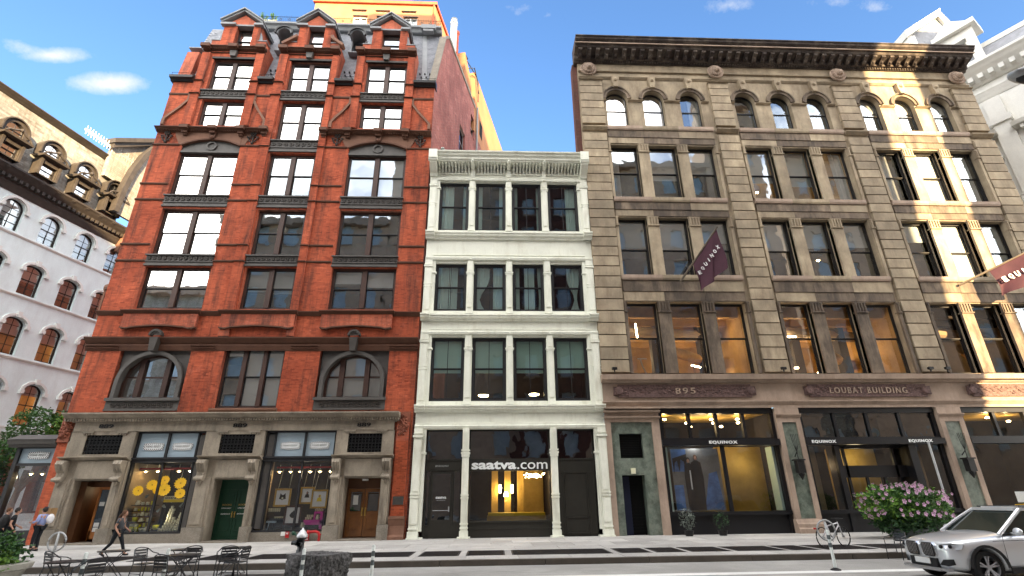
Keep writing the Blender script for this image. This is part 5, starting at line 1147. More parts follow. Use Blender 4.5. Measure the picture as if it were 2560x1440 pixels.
for i, (x, y_, z) in enumerate([(16.6, 3.4, 19.6), (17.1, 2.6, 19.9), (20.6, 1.6, 19.4), (16.2, 3.0, 14.6), (16.9, 3.2, 14.7), (17.2, 2.2, 13.0), (20.3, 3, 15.2), (21.0, 2.0, 12.9), (18.9, 3, 12.9), (24.5, 2, 14.3), (24.7, 1.6, 13.2)]):
    MB().ball((x, y_, z), .10 if i < 10 else .2, 8, 1, 1, .5).build('ceiling_spot', 'spot_light', label='warm spot behind the %s floor %s bay windows of the brown building, %s along' % ('fourth' if z > 17 else 'third', 'middle' if x < 22 else 'right', ('first', 'second', 'third', 'fourth', 'fifth', 'sixth')[i % 6]), cat='light', group='ceiling spots of the brown building')
# tall office stool frame seen in the first window: a white scooter
t = empty('folding_scooter', (7.7, .8, 7.35), 'white folded scooter leaning inside the leftmost golden office window', 'scooter')
m = MB(); m.tube([(7.5, .75, 8.3), (8.0, .75, 8.3)], .03, 6); m.tube([(7.65, .75, 8.3), (7.75, .8, 7.9), (8.0, .85, 7.35)], .035, 6); m.build('stem', 'sign_white', t); MB().tube([(7.9, .85, 7.42), (8.4, .85, 7.42)], .035, 6).build('deck', 'band_grey', t)
# ledge, carved frieze
m = MB(); m.px([(.3, 6.84), (-.2, 6.84), (-.28, 6.93), (-.46, 6.96), (-.5, 7.2), (.3, 7.3)], 5.3, 34); m.build('ledge', 'pink_stone', brn)
m = MB(); wall(m, 5.3, 34, 5.6, 6.95, -.1, []); m.build('frieze', 'pink_stone', brn, recalc=False)
cornice(brn, 5.3, 34, 5.66, 5.98, .22, 'pink_stone', name='lower_moulding', steps=3)
for x0, x1, wd in ((5.95, 12.95, '895'), (15.6, 22.0, 'LOUBAT BUILDING'), (24.1, 30.5, '')):
    z0, z1 = 6.12, 6.74; m = MB(); m.box(x0 + .15, x1 - .15, -.19, -.08, z0, z1); p = m.build('carved_panel', 'carved_red', brn); o = MB()
    for cx in (x0 + .18, x1 - .18): o.lathe([(0, -.02), (.17, 0), (.22, .06), (.22, .1)], (cx, -.28, (z0 + z1) / 2), 12, 'Y'); o.box(cx - .25, cx + .25, -.2, -.1, z0 + .1, z1 - .1)
    rr = random.Random(3); k = int((x1 - x0) * 16)
    for i in range(k):
        u = (i + .5) / k; x = x0 + .4 + (x1 - x0 - .8) * u
        if wd and abs(u - .5) < (.07 if wd == '895' else .33): continue
        z = (z0 + z1) / 2 + rr.uniform(-.2, .2); o.ball((x, -.2, z), rr.uniform(.035, .075), 5, 1.6, .6, .8)
    o.build('carved_scrolls', 'carved_red', p, kind='stuff')
    if wd: w_ = .5 if wd == '895' else 2.0; cx = (x0 + x1) / 2; text(wd, cx - w_, cx + w_, 6.28, 6.58, -.2, 'pink_stone', p, 'carved_lettering', bold=.01, th=.04, spacing=1.3)
# ground floor piers: pink stone frames round green marble
m = MB(); wall(m, 5.32, 8.0, -.1, 5.62, -.1, [(5.62, 7.62, -.1, 4.95, .12)], .12); m.quad((8.0, -.1, -.1), (8.0, .4, -.1), (8.0, .4, 5.6), (8.0, -.1, 5.6)); m.build('entrance_surround', 'pink_stone', brn, recalc=False)
for z0, o in ((5.02, .14), (5.3, .2), (5.45, .26)): cornice(brn, 5.3, 8.04, z0 + .1, z0 + .2, o + .02, 'pink_stone', name='surround_moulding', y=-.1, steps=1)
m = MB(); wall(m, 5.62, 7.62, -.1, 4.95, .0, [(6.0, 7.12, 3.3, 4.42, .3), (5.98, 7.05, -.1, 2.55, .6)], .3); m.build('marble_panel', 'verde', brn, recalc=False)
m = MB(); m.box(6.0, 7.12, .25, .3, 3.3, 4.42)
for i in range(14): m.box(6.0, 7.12, .2, .25, 3.32 + i * .08, 3.35 + i * .08)
m.build('louvre', 'void', brn)
m = MB(); m.box(5.98, 7.05, .5, .55, -.05, 2.55)
for i in range(16): m.box(6.42, 7.0, .46, .5, .1 + i * .14, .16 + i * .14)
d = m.build('service_door', 'void', brn); MB().box(6.0, 6.4, .42, .5, -.05, 2.5).build('door_leaf', 'navy', d)
m = MB(); m.box(6.42, 6.62, -.12, .02, 2.6, 2.85); m.build('door_lamp', 'cream', brn)
for a, b in ((13.82, 15.02), (22.1, 23.35), (30.3, 31.6)):
    m = MB(); wall(m, a, b, .55, 5.6, -.12, [(a + .24, b - .24, .6, 4.9, .1)], .1); m.quad((a, -.12, 0), (a, -.12, 5.6), (a, .4, 5.6), (a, .4, 0)); m.quad((b, -.12, 0), (b, .4, 0), (b, .4, 5.6), (b, -.12, 5.6)); m.build('pier', 'pink_stone', brn, recalc=False)
    MB().box(a + .24, b - .24, -.06, -.02, .6, 4.9).build('marble_panel', 'verde', brn)
    m = MB(); m.px([(.1, 0), (-.36, 0), (-.36, .18), (-.28, .24), (-.28, .38), (-.22, .44), (-.16, .58), (.1, .58)], a - .06, b + .06); m.build('pier_base', 'pink_stone', brn)
    cornice(brn, a - .03, b + .03, 5.14, 5.3, .12, 'pink_stone', name='pier_cap', y=-.12, steps=2)
    if a < 30:
        cx = (a + b) / 2 - .05; l = MB(); l.box(cx - .16, cx + .16, -.5, -.2, 2.55, 3.1); l.box(cx - .22, cx + .22, -.55, -.15, 3.1, 3.16); l.lathe([(.02, .3), (.16, 0), (.1, -.1), (.02, -.25)], (cx, -.35, 2.5), 6); l.tube([(cx, -.1, 3.3), (cx, -.35, 3.5), (cx, -.35, 3.15)], .03, 5)
        for q in (-.18, -.09, 0, .09, .18): l.tube([(cx, -.35, 3.5), (cx + q * .6, -.38, 3.8), (cx + q, -.4, 4.3)], .014, 4)
        l.build('torch_lantern', 'black_paint', brn)
# shopfronts of the gym
def eqfront(x0, x1, y=.18, names=(), dark=False, door=False, cut=None):
    f = MB(); zt, zm0, zm1, zb = 5.68, 3.84, 4.12, .92
    f.box(x0, x1, y - .14, y + .14, 5.36, zt); f.box(x0, x1, y - .3, y + .1, zm0, zm1); f.box(x0, x0 + .16, y - .1, y + .12, 0, 5.4); f.box(x1 - .16, x1, y - .1, y + .12, 0, 5.4); f.box(x0, x1, y - .16, y + .1, .78, .94); f.box(x0, x1, y - .02, y + .1, -.02, .8); f.box(x0, x1, y - .12, y + .12, 4.12, 4.2)
    w4 = (x1 - x0 - .32) / 4
    for i in range(1, 4): f.box(x0 + .16 + i * w4 - .07, x0 + .16 + i * w4 + .07, y - .08, y + .12, 4.2, 5.4)
    if not door: f.box(x0 + (x1 - x0) * .52 - .08, x0 + (x1 - x0) * .52 + .08, y - .04, y + .1, .9, 3.9)
    else:
        cxx = (x0 + x1) / 2
        f.box(x0 + 1.45, x0 + 1.7, y - .1, y + .6, 0, 3.9); f.box(x1 - 1.8, x1 - 1.45, y - .1, y + .6, 0, 3.9); f.box(x0 + 1.7, x1 - 1.8, y + .4, y + .5, 2.35, 2.9); f.box(x0 + 1.7, x1 - 1.8, y + .4, y + .5, 3.7, 3.9)
        for xx in (x0 + 2.2, x1 - 2.3, cxx - .4, cxx + .5): f.box(xx - .06, xx + .06, y + .4, y + .5, 0, 3.8 if abs(xx - cxx) > 1 else 2.4)
    s = f.build('gym_front', 'equinox_black', brn)
    for i in range(4):
        p, q = x0 + .16 + i * w4 + .07, x0 + .16 + (i + 1) * w4 - .07
        MB().quad((p, y, 4.2), (q, y, 4.2), (q, y, 5.36), (p, y, 5.36)).build('pane', 'glass_dark' if dark else 'glass_shop', s, recalc=False)
    segs = [(x0 + .16, x0 + (x1 - x0) * .52 - .08), (x0 + (x1 - x0) * .52 + .08, x1 - .16)] if not door else [(x0 + .16, x0 + 1.45), (x1 - 1.45, x1 - .16)]
    for p, q in segs: MB().quad((p, y, .94), (q, y, .94), (q, y, 3.84), (p, y, 3.84)).build('pane', 'glass_shop', s, recalc=False)
    if door: MB().quad((x0 + 1.7, y + .45, .1), (x1 - 1.8, y + .45, .1), (x1 - 1.8, y + .45, 2.35), (x0 + 1.7, y + .45, 2.35)).build('pane', 'glass_shop', s, recalc=False); MB().quad((x0 + 1.7, y + .45, 2.9), (x1 - 1.8, y + .45, 2.9), (x1 - 1.8, y + .45, 3.7), (x0 + 1.7, y + .45, 3.7)).build('pane', 'glass_shop', s, recalc=False)
    for a, b in names: text('EQUINOX', a, b, 3.89, 4.05, y - .3, 'sign_white', s, 'sign_lettering', bold=.035, th=.02, spacing=1.2)
    return s
eqfront(8.04, 13.78, names=[(10.3, 11.68)]); eqfront(15.06, 22.06, dark=True, door=True, names=[(15.35, 16.55), (20.2, 21.4)]); eqfront(23.4, 30.3, names=[(28.2, 29.4)])
room(brn, 8.1, 13.7, .3, 5.5, .9, 5.7, 'room_dark'); room(brn, 15.1, 22, .8, 6, 0, 3.95, 'room_dark'); room(brn, 15.1, 22, .3, 4, 4.05, 5.7, 'room_dark'); room(brn, 23.4, 30.2, .3, 5.5, .9, 5.7, 'room_dark')
MB().box(11.2, 13.6, 1.6, 1.7, .9, 3.9).build('interior_wall', 'gold_room', brn); MB().box(8.2, 13.6, .35, 3.5, 5.38, 5.44).build('interior_ceiling', 'gold_room', brn); MB().box(23.6, 30.0, .35, 3.5, 5.38, 5.44).build('interior_ceiling', 'gold_room', brn)
for x in (15.5, 20.9): MB().box(x, x + .5, .9, 1.0, .9, 3.8).build('hanging_panel', 'room_tan', brn)
MB().box(17.4, 20.0, 2.2, 2.3, 0, 3.8).build('interior_wall', 'gold_room', brn)
for x0 in (8.24, 13.5): MB().box(x0, x0 + .12, .3, .9, .95, 3.8).build('reveal_panel', 'shade_green', brn)
lamp((9.7, .34, 3.93), 5, (.9, .95, 1), .06, par=brn); lamp((12.4, 1.0, 3.2), 3, (1, .84, .5), par=brn); lamp((10.8, 1.6, 4.8), 10, par=brn); lamp((18.6, 1.6, 3.2), 4.5, (1, .84, .5), par=brn); lamp((26.5, 1.6, 4.6), 14, par=brn); lamp((16.0, 2.0, 3.0), 6, par=brn)  # first light is added, hidden behind the header to brighten the poster
for i, x in enumerate((8.6, 9.9, 10.25, 11.0, 11.3, 11.9, 12.35, 12.6, 24.2, 25.6, 27.2)):
    MB().ball((x, .9 + .5 * (i % 3), 5.2 - .12 * (i % 3)), .09, 8, 1, 1, .5).build('downlight', 'spot_light', label='round downlight %s from the left behind the transom panes of the %s gym front' % (('first', 'second', 'third', 'fourth', 'fifth', 'sixth', 'seventh', 'eighth')[i if i < 8 else i - 8], 'left' if x < 20 else 'right'), cat='light', group='gym downlights')
# poster of two figures in black in front of a blue scene
ps = empty('window_poster', (9.7, .5, .95), 'large poster of two people in black on blue and grey in the gym window', 'poster')
MB().box(8.55, 10.9, .48, .5, .95, 3.75).build('backdrop', 'poster_grey', ps); MB().box(8.56, 9.3, .47, .48, 2.7, 3.72).build('blue_field', 'poster_blue', ps)
MB().add([(9.9, .47, 1.0), (10.85, .47, 1.0), (10.7, .47, 2.7), (10.3, .47, 2.6)], [(0, 1, 2, 3)]).build('blue_field', 'poster_blue', ps, recalc=False); MB().box(8.56, 9.0, .468, .478, 1.0, 2.1).build('blue_field', 'poster_blue', ps)
m = MB(); m.py([(8.6, 3.3), (9.3, 3.5), (9.3, 3.3), (9.22, 2.7), (9.15, 3.15), (9.0, 3.25), (8.9, 2.7), (8.82, 3.2), (8.7, 3.1), (8.62, 2.6)], .455, .465); m.build('arcade_print', 'cloth_black', ps)
for cx, zt, w_ in ((9.35, 3.3, .2), (9.72, 3.42, .23)):
    m = MB(); m.py([(cx - w_, 1.0), (cx + w_, 1.0), (cx + w_ * 1.25, 2.4), (cx + w_, zt - .32), (cx + .06, zt - .22), (cx - .06, zt - .22), (cx - w_, zt - .32), (cx - w_ * 1.2, 2.4)], .44, .455); m.build('figure_print', 'cloth_black', ps)
    m = MB(); m.ball((cx, .44, zt - .12), .075, 8, 1, .2, 1.3); m.build('face_print', 'skin', ps); m = MB(); m.ball((cx, .452, zt - .08), .10, 8, 1, .2, 1.35); m.build('hair_print', 'hair_brown' if cx > 9.5 else 'hair_black', ps)
# white lettered scarf on the left figure
MB().box(9.36, 9.42, .43, .438, 1.9, 2.75).build('scarf_print', 'sign_white', ps)
# small black cameras on the ledge
for x in (5.98, 14.6, 22.3, 23.2):
    t = empty('ledge_floodlight', (x, -.3, 7.34), 'small black floodlight standing on the stone ledge ' + {5.98: 'at its far left end', 14.6: 'below the second pier', 22.3: 'left of the pair below the third pier', 23.2: 'right of the pair below the third pier'}[x], 'floodlight', 'black floodlights on the stone ledge')
    m = MB(); m.box(x - .12, x + .12, -.42, -.28, 7.46, 7.58); m.build('head', 'black_paint', t); MB().box(x - .03, x + .03, -.34, -.3, 7.34, 7.46).build('stand', 'black_paint', t)
# ================================================================== FLAGS
def flag(base, tip, quadpts, lab, text_s, tx):
    t = empty('shop_flag', base, lab, 'flag', 'maroon gym flags on slanting poles')
    MB().tube([base, tip], .06, 8, .04).build('flag_pole', 'pole_bronze', t)
    return t
def flagcloth(t, O, U, V, n=18, m=26, amp=.12):
    vs = []; fs = []
    O, U, V = Vector(O), Vector(U), Vector(V); N_ = U.cross(V).normalized()
    for j in range(m + 1):
        for i in range(n + 1):
            u, v = i / n, j / m
            p = O + U * u + V * v * (1 - .08 * math.sin(u * 3.1)) + N_ * amp * math.sin(u * 9 + v * 3.2) * (.3 + v) + Vector((0, 0, -1)) * .25 * v * math.sin(u * math.pi)
            vs.append(p)
    for j in range(m):
        for i in range(n): fs.append((j * (n + 1) + i, j * (n + 1) + i + 1, (j + 1) * (n + 1) + i + 1, (j + 1) * (n + 1) + i))
    return MB().add(vs, fs).build('flag_cloth', 'flag_maroon', t, smooth=True, recalc=False)
def flagtext(t, s, O, dx, dz, size, rot):
    # lettering as thin raised print lying on the plane through O along dx/dz
    text(s, 0, 1, 0, 1, 0, 'sign_white', None) if False else None
def letter_on(t, s, c, right, up, w, h):
    key = (s, .04, 0.0, 1.0)
    if key not in TXT: o = text(s, 0, 1, 0, 1, 0, 'sign_white', None, bold=.04); bpy.data.objects.remove(o)
    vs, fs = TXT[key]; ax, bx = min(v[0] for v in vs), max(v[0] for v in vs); ay, by = min(v[1] for v in vs), max(v[1] for v in vs)
    c, right, up = Vector(c), Vector(right).normalized(), Vector(up).normalized(); nn = right.cross(up)
    MB().add([c + right * ((v[0] - ax) / (bx - ax) - .5) * w + up * ((v[1] - ay) / (by - ay) - .5) * h + nn * v[2] * .01 for v in vs], fs).build('flag_lettering', 'sign_white', t, recalc=False)
# pole of the first flag runs from the sill up and out
def pt(x, z, y): return (x, y, z)
P0, P1 = (10.0, -.25, 12.3), (11.75, -1.9, 14.75)
t1 = flag(P0, P1, None, 'maroon lettered flag on a slanting pole at the left bay of the brown building', None, None)
Pv0, Pv1 = Vector(P0), Vector(P1)
A = Pv0.lerp(Pv1, .34); B = Pv0.lerp(Pv1, .97)
# hoist along the pole, cloth falls straight down with gathered folds
def hang(t, A, B, dropA, dropB, lab=None, n=22, m=22, skew=(0, 0, 0)):
    vs = []; fs = []
    for j in range(m + 1):
        for i in range(n + 1):
            u, v = i / n, j / m; p = A.lerp(B, u); L = dropA + (dropB - dropA) * u
            q = p + Vector((skew[0] * v, skew[1] * v, -L * v)) + Vector((.10 * math.sin(u * 13 + v * 2.5) * v, -.14 * math.sin(u * 11 + v * 4) * (v + .05), 0))
            vs.append(q)
    for j in range(m):
        for i in range(n): fs.append((j * (n + 1) + i, j * (n + 1) + i + 1, (j + 1) * (n + 1) + i + 1, (j + 1) * (n + 1) + i))
    return MB().add(vs, fs).build('flag_cloth', 'flag_maroon', t, smooth=True, recalc=False)
hang(t1, A, B, 1.75, 2.3, skew=(.12, -.1, 0))
def letters(t, word, A, B, drop0, drop1, size, off=-.16):
    for k, ch in enumerate(word):
        u = (k + .5) / len(word); p = A.lerp(B, u) + Vector((0, off, -(drop0 + (drop1 - drop0) * u)))
        r = (B - A).normalized(); up = Vector((-r.z * .8, 0, 1)).normalized()
        letter_on(t, ch, p, (1, -.15, .35), (-.45, 0, 1), size * (.35 if ch == 'I' else 1), size * 1.25)
letters(t1, 'EQUINOX', A.lerp(B, .08), A.lerp(B, .95), .9, .95, .16)
P0, P1 = Vector((25.6, -.2, 12.2)), Vector((28.9, -2.2, 13.7)); 
t2 = flag(tuple(P0), tuple(P1), None, 'maroon lettered flag cut off by the right edge, before the sunlit bay', None, None)
A, B = P0.lerp(P1, .38), P0.lerp(P1, .98); hang(t2, A, B, 1.5, 1.7, skew=(.1, -.1, 0)); letters(t2, 'EQUINOX', A.lerp(B, .1), A.lerp(B, .95), .8, .9, .24)

# ================================================================== LEFT CORNER BUILDING (across the side street)
LO = Vector((-41.0, -15.88, 0)); KL = 1.4
lft = empty('corner_building', (LO.x, LO.y, 0), 'pale painted corner building with arched windows under a buff brick mansard with stone dormers', 'building', rz=R_(90 - 12.552) , local=True)
# local frame: x runs along the facade away from the camera, facade faces local -y, z up
def lz(z): return 1.6 + (z - 1.6) * KL
xc = [18.25 + 2.0 * i for i in range(-3, 5)]
L0, L1 = 13.0 * KL, 24.45 * KL
zr = [(5.35, 7.1, .38), (8.72, 10.3, .34), (11.86, 13.25, .30), (14.88, 16.1, .46)]
def lxc(i, r): return (18.17 + 1.98 * i + (.0, .0, .0, .0)[r]) * KL
lops = []
for r, (z0, z1, ri) in enumerate(zr):
    for i in range(-2, 4):
        cx = lxc(i, r); w2 = .50 * KL; lops.append((cx - w2, cx + w2, lz(z0), lz(z1) + ri * KL))
for i in range(-2, 4): cx = lxc(i, 0); lops.append((cx - .75 * KL, cx + .75 * KL, 1.0, lz(4.3)))
m = MB(); wall(m, L0, L1, -.1, lz(17.5), 0, lops, .5); m.quad((L1, 0, -.1), (L1, 12, -.1), (L1, 12, 22), (L1, 0, 22)); m.quad((L0, 0, -.1), (L0, 0, 22), (L0, 12, 22), (L0, 12, -.1)); m.build('wall', 'grey_white_wall', lft, recalc=False)
for r, (z0, z1, ri) in enumerate(zr):
    cornice(lft, L0, L1, lz(z0) - .28, lz(z0) - .1, .12, 'trim_white', name='sill_band', steps=2)
    for i in range(-2, 4):
        cx = lxc(i, r); w2 = .50 * KL; zs_ = lz(z1); rise = ri * KL
        A = arc(cx, zs_, w2, 0, math.pi, 12, rise)
        MB().strip(A, [(x, zs_ + rise + .01) for x, _ in A], -.01, .4).build('arch_spandrel', 'grey_white_wall', lft)
        m = MB(); m.strip(arc(cx, zs_, w2 + .24, 0, math.pi, 14, rise + .24), arc(cx, zs_, w2 + .06, 0, math.pi, 14, rise + .06), -.14, .0)
        for s in (-1, 1): m.box(cx + s * (w2 + .15) - .14, cx + s * (w2 + .15) + .14, -.2, .0, zs_ - .22, zs_ + .04)
        if r < 3: m.py([(cx - .12, zs_ + rise), (cx + .12, zs_ + rise), (cx + .16, zs_ + rise + .4), (cx - .16, zs_ + rise + .4)], -.2, 0)
        m.build('window_hood', 'trim_white', lft)
        archwin(lft, cx - w2, cx + w2, lz(z0), zs_, y=.2, rise=rise, fm='sash_dark', gm='glass', fill='blind', frac=(.25, .45, .55, .6)[r], t=.09, munt=2, bm='blind')
        if r == 0: pass
    room(lft, L0 + .2, L1 - .2, .6, 5, lz(z0) - .1, lz(z1) + ri * KL + .1, 'room_warm' if r < 2 else 'room_dark')
    lamp((lxc(1, r), 3.5, lz(z1) - .3), (20, 12, 8, 6)[r], par=lft); lamp((lxc(3, r) - .5, 3.0, lz(z1) - .3), (16, 10, 6, 4)[r], par=lft)
for i in range(-2, 4):
    cx = lxc(i, 0); window(lft, cx - .75 * KL, cx + .75 * KL, 1.0, lz(4.3), y=.2, units=2, fm='dark_iron', gm='glass', fill=None, jamb=.1)
room(lft, L0 + .2, L1 - .2, .6, 5, .9, lz(4.5), 'room_tan')
cornice(lft, L0, L1, lz(4.55), lz(5.0), .5, 'trim_white', steps=3, name='shop_cornice', dentil=.3)
# bracketed cornice
zc = lz(17.35); cornice(lft, L0, L1 + .9, zc, zc + 1.25, .95, 'umber_iron', steps=4, dentil=.4); cornice(lft, L0, L1, zc - .7, zc, .3, 'umber_iron', steps=2, name='frieze_band')
for i in range(14):
    x = L0 + .6 + i * 1.2; m = MB(); m.px([(-.1, zc), (-.3, zc), (-.9, zc + .5), (-.95, zc + .75), (-.1, zc + .75)], x - .12, x + .12); m.build('bracket', 'umber_iron', lft)
m = MB(); m.px([(0, zc - 1.4), (-.35, zc - 1.4), (-.6, zc - .6), (-1.1, zc + .3), (0, zc + .3)], L1 - .8, L1 - .1); m.build('corner_bracket', 'brownstone_light', lft)
# mansard: brick face with arched upper and pedimented lower dormers
mz0, mz1 = zc + 1.35, lz(22.2); MYL = lambda z: .3 + (z - mz0) * .12
m = MB(); m.add([(L0, MYL(mz0), mz0), (L1 - 1.2, MYL(mz0), mz0), (L1 - 1.2, MYL(mz1), mz1), (L0, MYL(mz1), mz1)], [(0, 1, 2, 3)]); mw_ = m.build('mansard_wall', 'buff_brick', lft, recalc=False); bricks(MB(), L0, L1 - 1.2, mz0, mz1 - .05, 0, bw=.5, bh=.17, t=.02, gap=.02, yf=MYL).build('bricks', 'buff_piece', mw_, kind='stuff', recalc=False)
for i in range(-2, 4):
    cx = lxc(i, 0) + .9; 
    if cx > L1 - 2: continue
    # lower dormer
    z0, z1 = mz0 + .05, lz(19.35); m = MB(); wall(m, cx - .78, cx + .78, z0, z1, -.35, [(cx - .55, cx + .55, z0 + .1, z1 - .35)], .3); m.box(cx - .78, cx - .6, -.45, -.3, z0, z1); m.box(cx + .6, cx + .78, -.45, -.3, z0, z1); m.quad((cx - .78, -.35, z0), (cx - .78, -.35, z1), (cx - .78, .7, z1), (cx - .78, .7, z0)); m.quad((cx + .78, -.35, z0), (cx + .78, .7, z0), (cx + .78, .7, z1), (cx + .78, -.35, z1)); dn = m.build('dormer', 'umber_iron', lft, recalc=False)
    m = MB(); m.px([(-.35, z1), (-.8, z1 + .05), (-.85, z1 + .2), (.6, z1 + .3)], cx - 1.0, cx + 1.0)
    for s in (-1, 1): m.tube([(cx + s * .92, -.7, z1 + .25), (cx + s * .7, -.7, z1 + .5), (cx + s * .4, -.7, z1 + .62), (cx + s * .12, -.7, z1 + .8)], .08, 6)
    m.ball((cx, -.7, z1 + .85), .14, 8); m.build('scroll_pediment', 'umber_iron', dn)
    window(lft, cx - .55, cx + .55, z0 + .1, z1 - .35, y=-.15, fm='sash_dark', gm='glass_bright', fill='blind', frac=.9, munt=1, jamb=.06)
    # upper round-headed dormer
    z2 = lz(20.1); r = .60
    m = MB(); m.strip([(cx + r + .3, z1 + .2)] + arc(cx, z2, r + .3, 0, math.pi, 14) + [(cx - r - .3, z1 + .2)], [(cx + r, z1 + .2)] + arc(cx, z2, r, 0, math.pi, 14) + [(cx - r, z1 + .2)], -.05, .9); m.strip([(cx + r + .34, z1 + .5)] + arc(cx, z2, r + .34, 0, math.pi, 14) + [(cx - r - .34, z1 + .5)], [(cx + r + .25, z1 + .5)] + arc(cx, z2, r + .25, 0, math.pi, 14) + [(cx - r - .25, z1 + .5)], -.2, .0); m.build('round_dormer', 'umber_iron', lft)
    archwin(lft, cx - r, cx + r, z1 + .3, z2, y=.1, fm='sash_dark', gm='glass_bright', fill='blind', frac=.95, munt=True, t=.06)
cornice(lft, L0, L1 - 1.0, mz1 - .05, mz1 + .55, .5, 'umber_iron', steps=3, name='roof_cornice', y=MYL(mz1))
# curved brick corner pavilion with its rib and projecting cornice
rb = [(31.9, 25.2), (32.0, 27.5), (32.35, 29.8), (32.9, 31.8), (33.7, 33.4), (34.5, 34.3)]
MB().strip(rb, [(40, z) for _, z in rb], -.75, -.5).build('pavilion_wall', 'buff_brick', lft); MB().strip([(x - .35, z) for x, z in rb], [(x + .1, z) for x, z in rb], -1.05, -.45).build('pavilion_rib', 'umber_iron', lft)
MB().py([(30.8, 28.5), (40, 28.5), (40, 35), (34.4, 34.8), (30.7, 31.5)], .3, .7).build('attic_wall', 'buff_brick', lft)
m = MB(); m.strip([(30.5, 31.2), (34.5, 34.5)], [(30.4, 31.6), (34.5, 34.9)], -.1, .8); m.strip([(30.3, 31.6), (34.6, 34.9)], [(30.2, 32.0), (34.6, 35.4)], -.3, .9); m.build('pavilion_cornice', 'umber_iron', lft)
m = MB()
for i in range(22): x = L1 - 6 + i * .25; m.strip(arc(x, mz1 + .9, .16, 0, 6.283, 8), arc(x, mz1 + .9, .10, 0, 6.283, 8), .3, .34); m.box(x - .02, x + .02, .3, .34, mz1 + .5, mz1 + 1.35)
m.build('roof_cresting', 'trim_white', lft)

# ================================================================== ORANGE PENTHOUSE AND REAR WALLS
org = empty('orange_penthouse', (-10, 6, 0), 'orange stucco penthouse block with red trim rising behind the brick roof', 'building')
ox0, ox1, oy = -15.2, -5.15, 6.0; zt = 40.4
m = MB(); wins = [(-10.9, -9.15, 37.9, 38.3), (-8.45, -6.95, 37.9, 38.3), (-7.0 + .35, -5.35 + .0, 37.9, 38.3) if False else (-6.65, -5.6, 37.9, 38.3)]
def onf(px, py, Y):   # nothing: placeholder kept for readability
    return None
ow = [(-12.05, -10.9, 39.42, 39.62), (-10.1, -8.95, 39.42, 39.62), (-7.95, -6.75, 39.42, 39.62), (-11.9, -10.75, 37.0, 38.95), (-9.95, -8.9, 37.0, 38.95), (-7.75, -6.6, 36.9, 38.95)]
wall(m, ox0, ox1, 32, zt, oy, ow, .25)
def OP(t, z, o=0): return (ox1 + D.x * t + D.y * o, oy + D.y * t - D.x * o, z)
m.quad(OP(0, 32), OP(9, 32), OP(9, zt), OP(0, zt)); m.quad((ox0, oy, 32), (ox0, oy, zt), (ox0 + 1, oy + 9, zt), (ox0 + 1, oy + 9, 32)); m.quad((ox0, oy, zt), (ox1, oy, zt), OP(9, zt), (ox0 + 1, oy + 9, zt))
m.build('wall', 'orange_stucco', org, recalc=False)
m = MB(); m.px([(oy + .1, zt - .05), (oy - .18, zt - .05), (oy - .22, zt + .22), (oy + .1, zt + .22)], ox0 - .15, ox1 + .15); k = [OP(-.1, zt - .05, .14), OP(9, zt - .05, .14), OP(9, zt - .05, -.2), OP(-.1, zt - .05, -.2)]; m.add(k + [(p[0], p[1], p[2] + .27) for p in k], [(0, 1, 2, 3), (4, 7, 6, 5), (0, 4, 5, 1), (1, 5, 6, 2), (2, 6, 7, 3), (3, 7, 4, 0)]); m.build('roof_trim', 'orange_trim', org)
MB().tube([(ox1 - .12, oy - .1, 32), (ox1 - .12, oy - .1, zt)], .07, 6).build('corner_pipe', 'orange_trim', org)
for a, b, c, d in ow:
    window(org, a, b, c, d, y=oy + .12, units=2 if d - c > 1 else 1, fm='blind', gm='glass', fill='blind', frac=1, jamb=.05, mull=.06)
    MB().box(a - .04, b + .04, oy - .06, oy + .02, d, d + .06).build('window_head', 'dark_iron', org)
rear = empty('orange_rear_wall', (0, 10, 0), 'tall sunlit orange rear wall behind the brick party wall with a red lower part', 'wall')
m = MB(); m.quad(SP(9.4, 30, .02), SP(21.2, 30, .02), SP(21.2, 36.9, .02), SP(9.4, 36.3, .02)); m.quad(SP(9.4, 30, 0.02), SP(9.4, 36.3, 0.02), SP(9.4, 36.3, -2.5), SP(9.4, 30, -2.5)); m.quad(SP(9.4, 36.3, .02), SP(21.2, 36.9, .02), SP(21.2, 36.9, -3), SP(9.4, 36.3, -3)); m.build('upper_wall', 'orange_stucco', rear, recalc=False)
m = MB(); m.quad(SP(9.75, -.1, .0), SP(21.2, -.1, .0), SP(21.2, 30, .0), SP(9.75, 30, .0)); m.build('lower_wall', 'party_brick', rear, recalc=False)
m = MB(); m.quad(SP(11.2, 31.0, .03), SP(12.2, 31.0, .03), SP(12.2, 32.6, .03), SP(11.2, 32.6, .03)); m.build('window_opening', 'void', rear, recalc=False)
m = MB(); m.tube([SP(9.95, 0, .15), SP(9.95, 32.8, .15)], .09, 6); m.build('drain_pipe', 'lead', rear)
st_ = empty('stair_bulkhead', (-2.6, 9, 32), 'small orange stair bulkhead beside the white flue on the brick roof', 'bulkhead')
m = MB(); k = [SP(6.4, 32.3, -.05), SP(8.6, 32.3, -.05), SP(8.6, 32.3, -2.2), SP(6.4, 32.3, -2.2)]; tp = [SP(6.4, 35.5, -.05), SP(8.6, 34.3, -.05), SP(8.6, 34.3, -2.2), SP(6.4, 35.5, -2.2)]; m.add(k + tp, [(0, 3, 2, 1), (4, 5, 6, 7), (0, 1, 5, 4), (1, 2, 6, 5), (2, 3, 7, 6), (3, 0, 4, 7)]); m.build('bulkhead_wall', 'orange_stucco', st_)
fl = empty('roof_flue', (-3.2, 4.6, 32), 'tall white cylindrical flue standing on the brick roof beside the orange penthouse', 'flue')
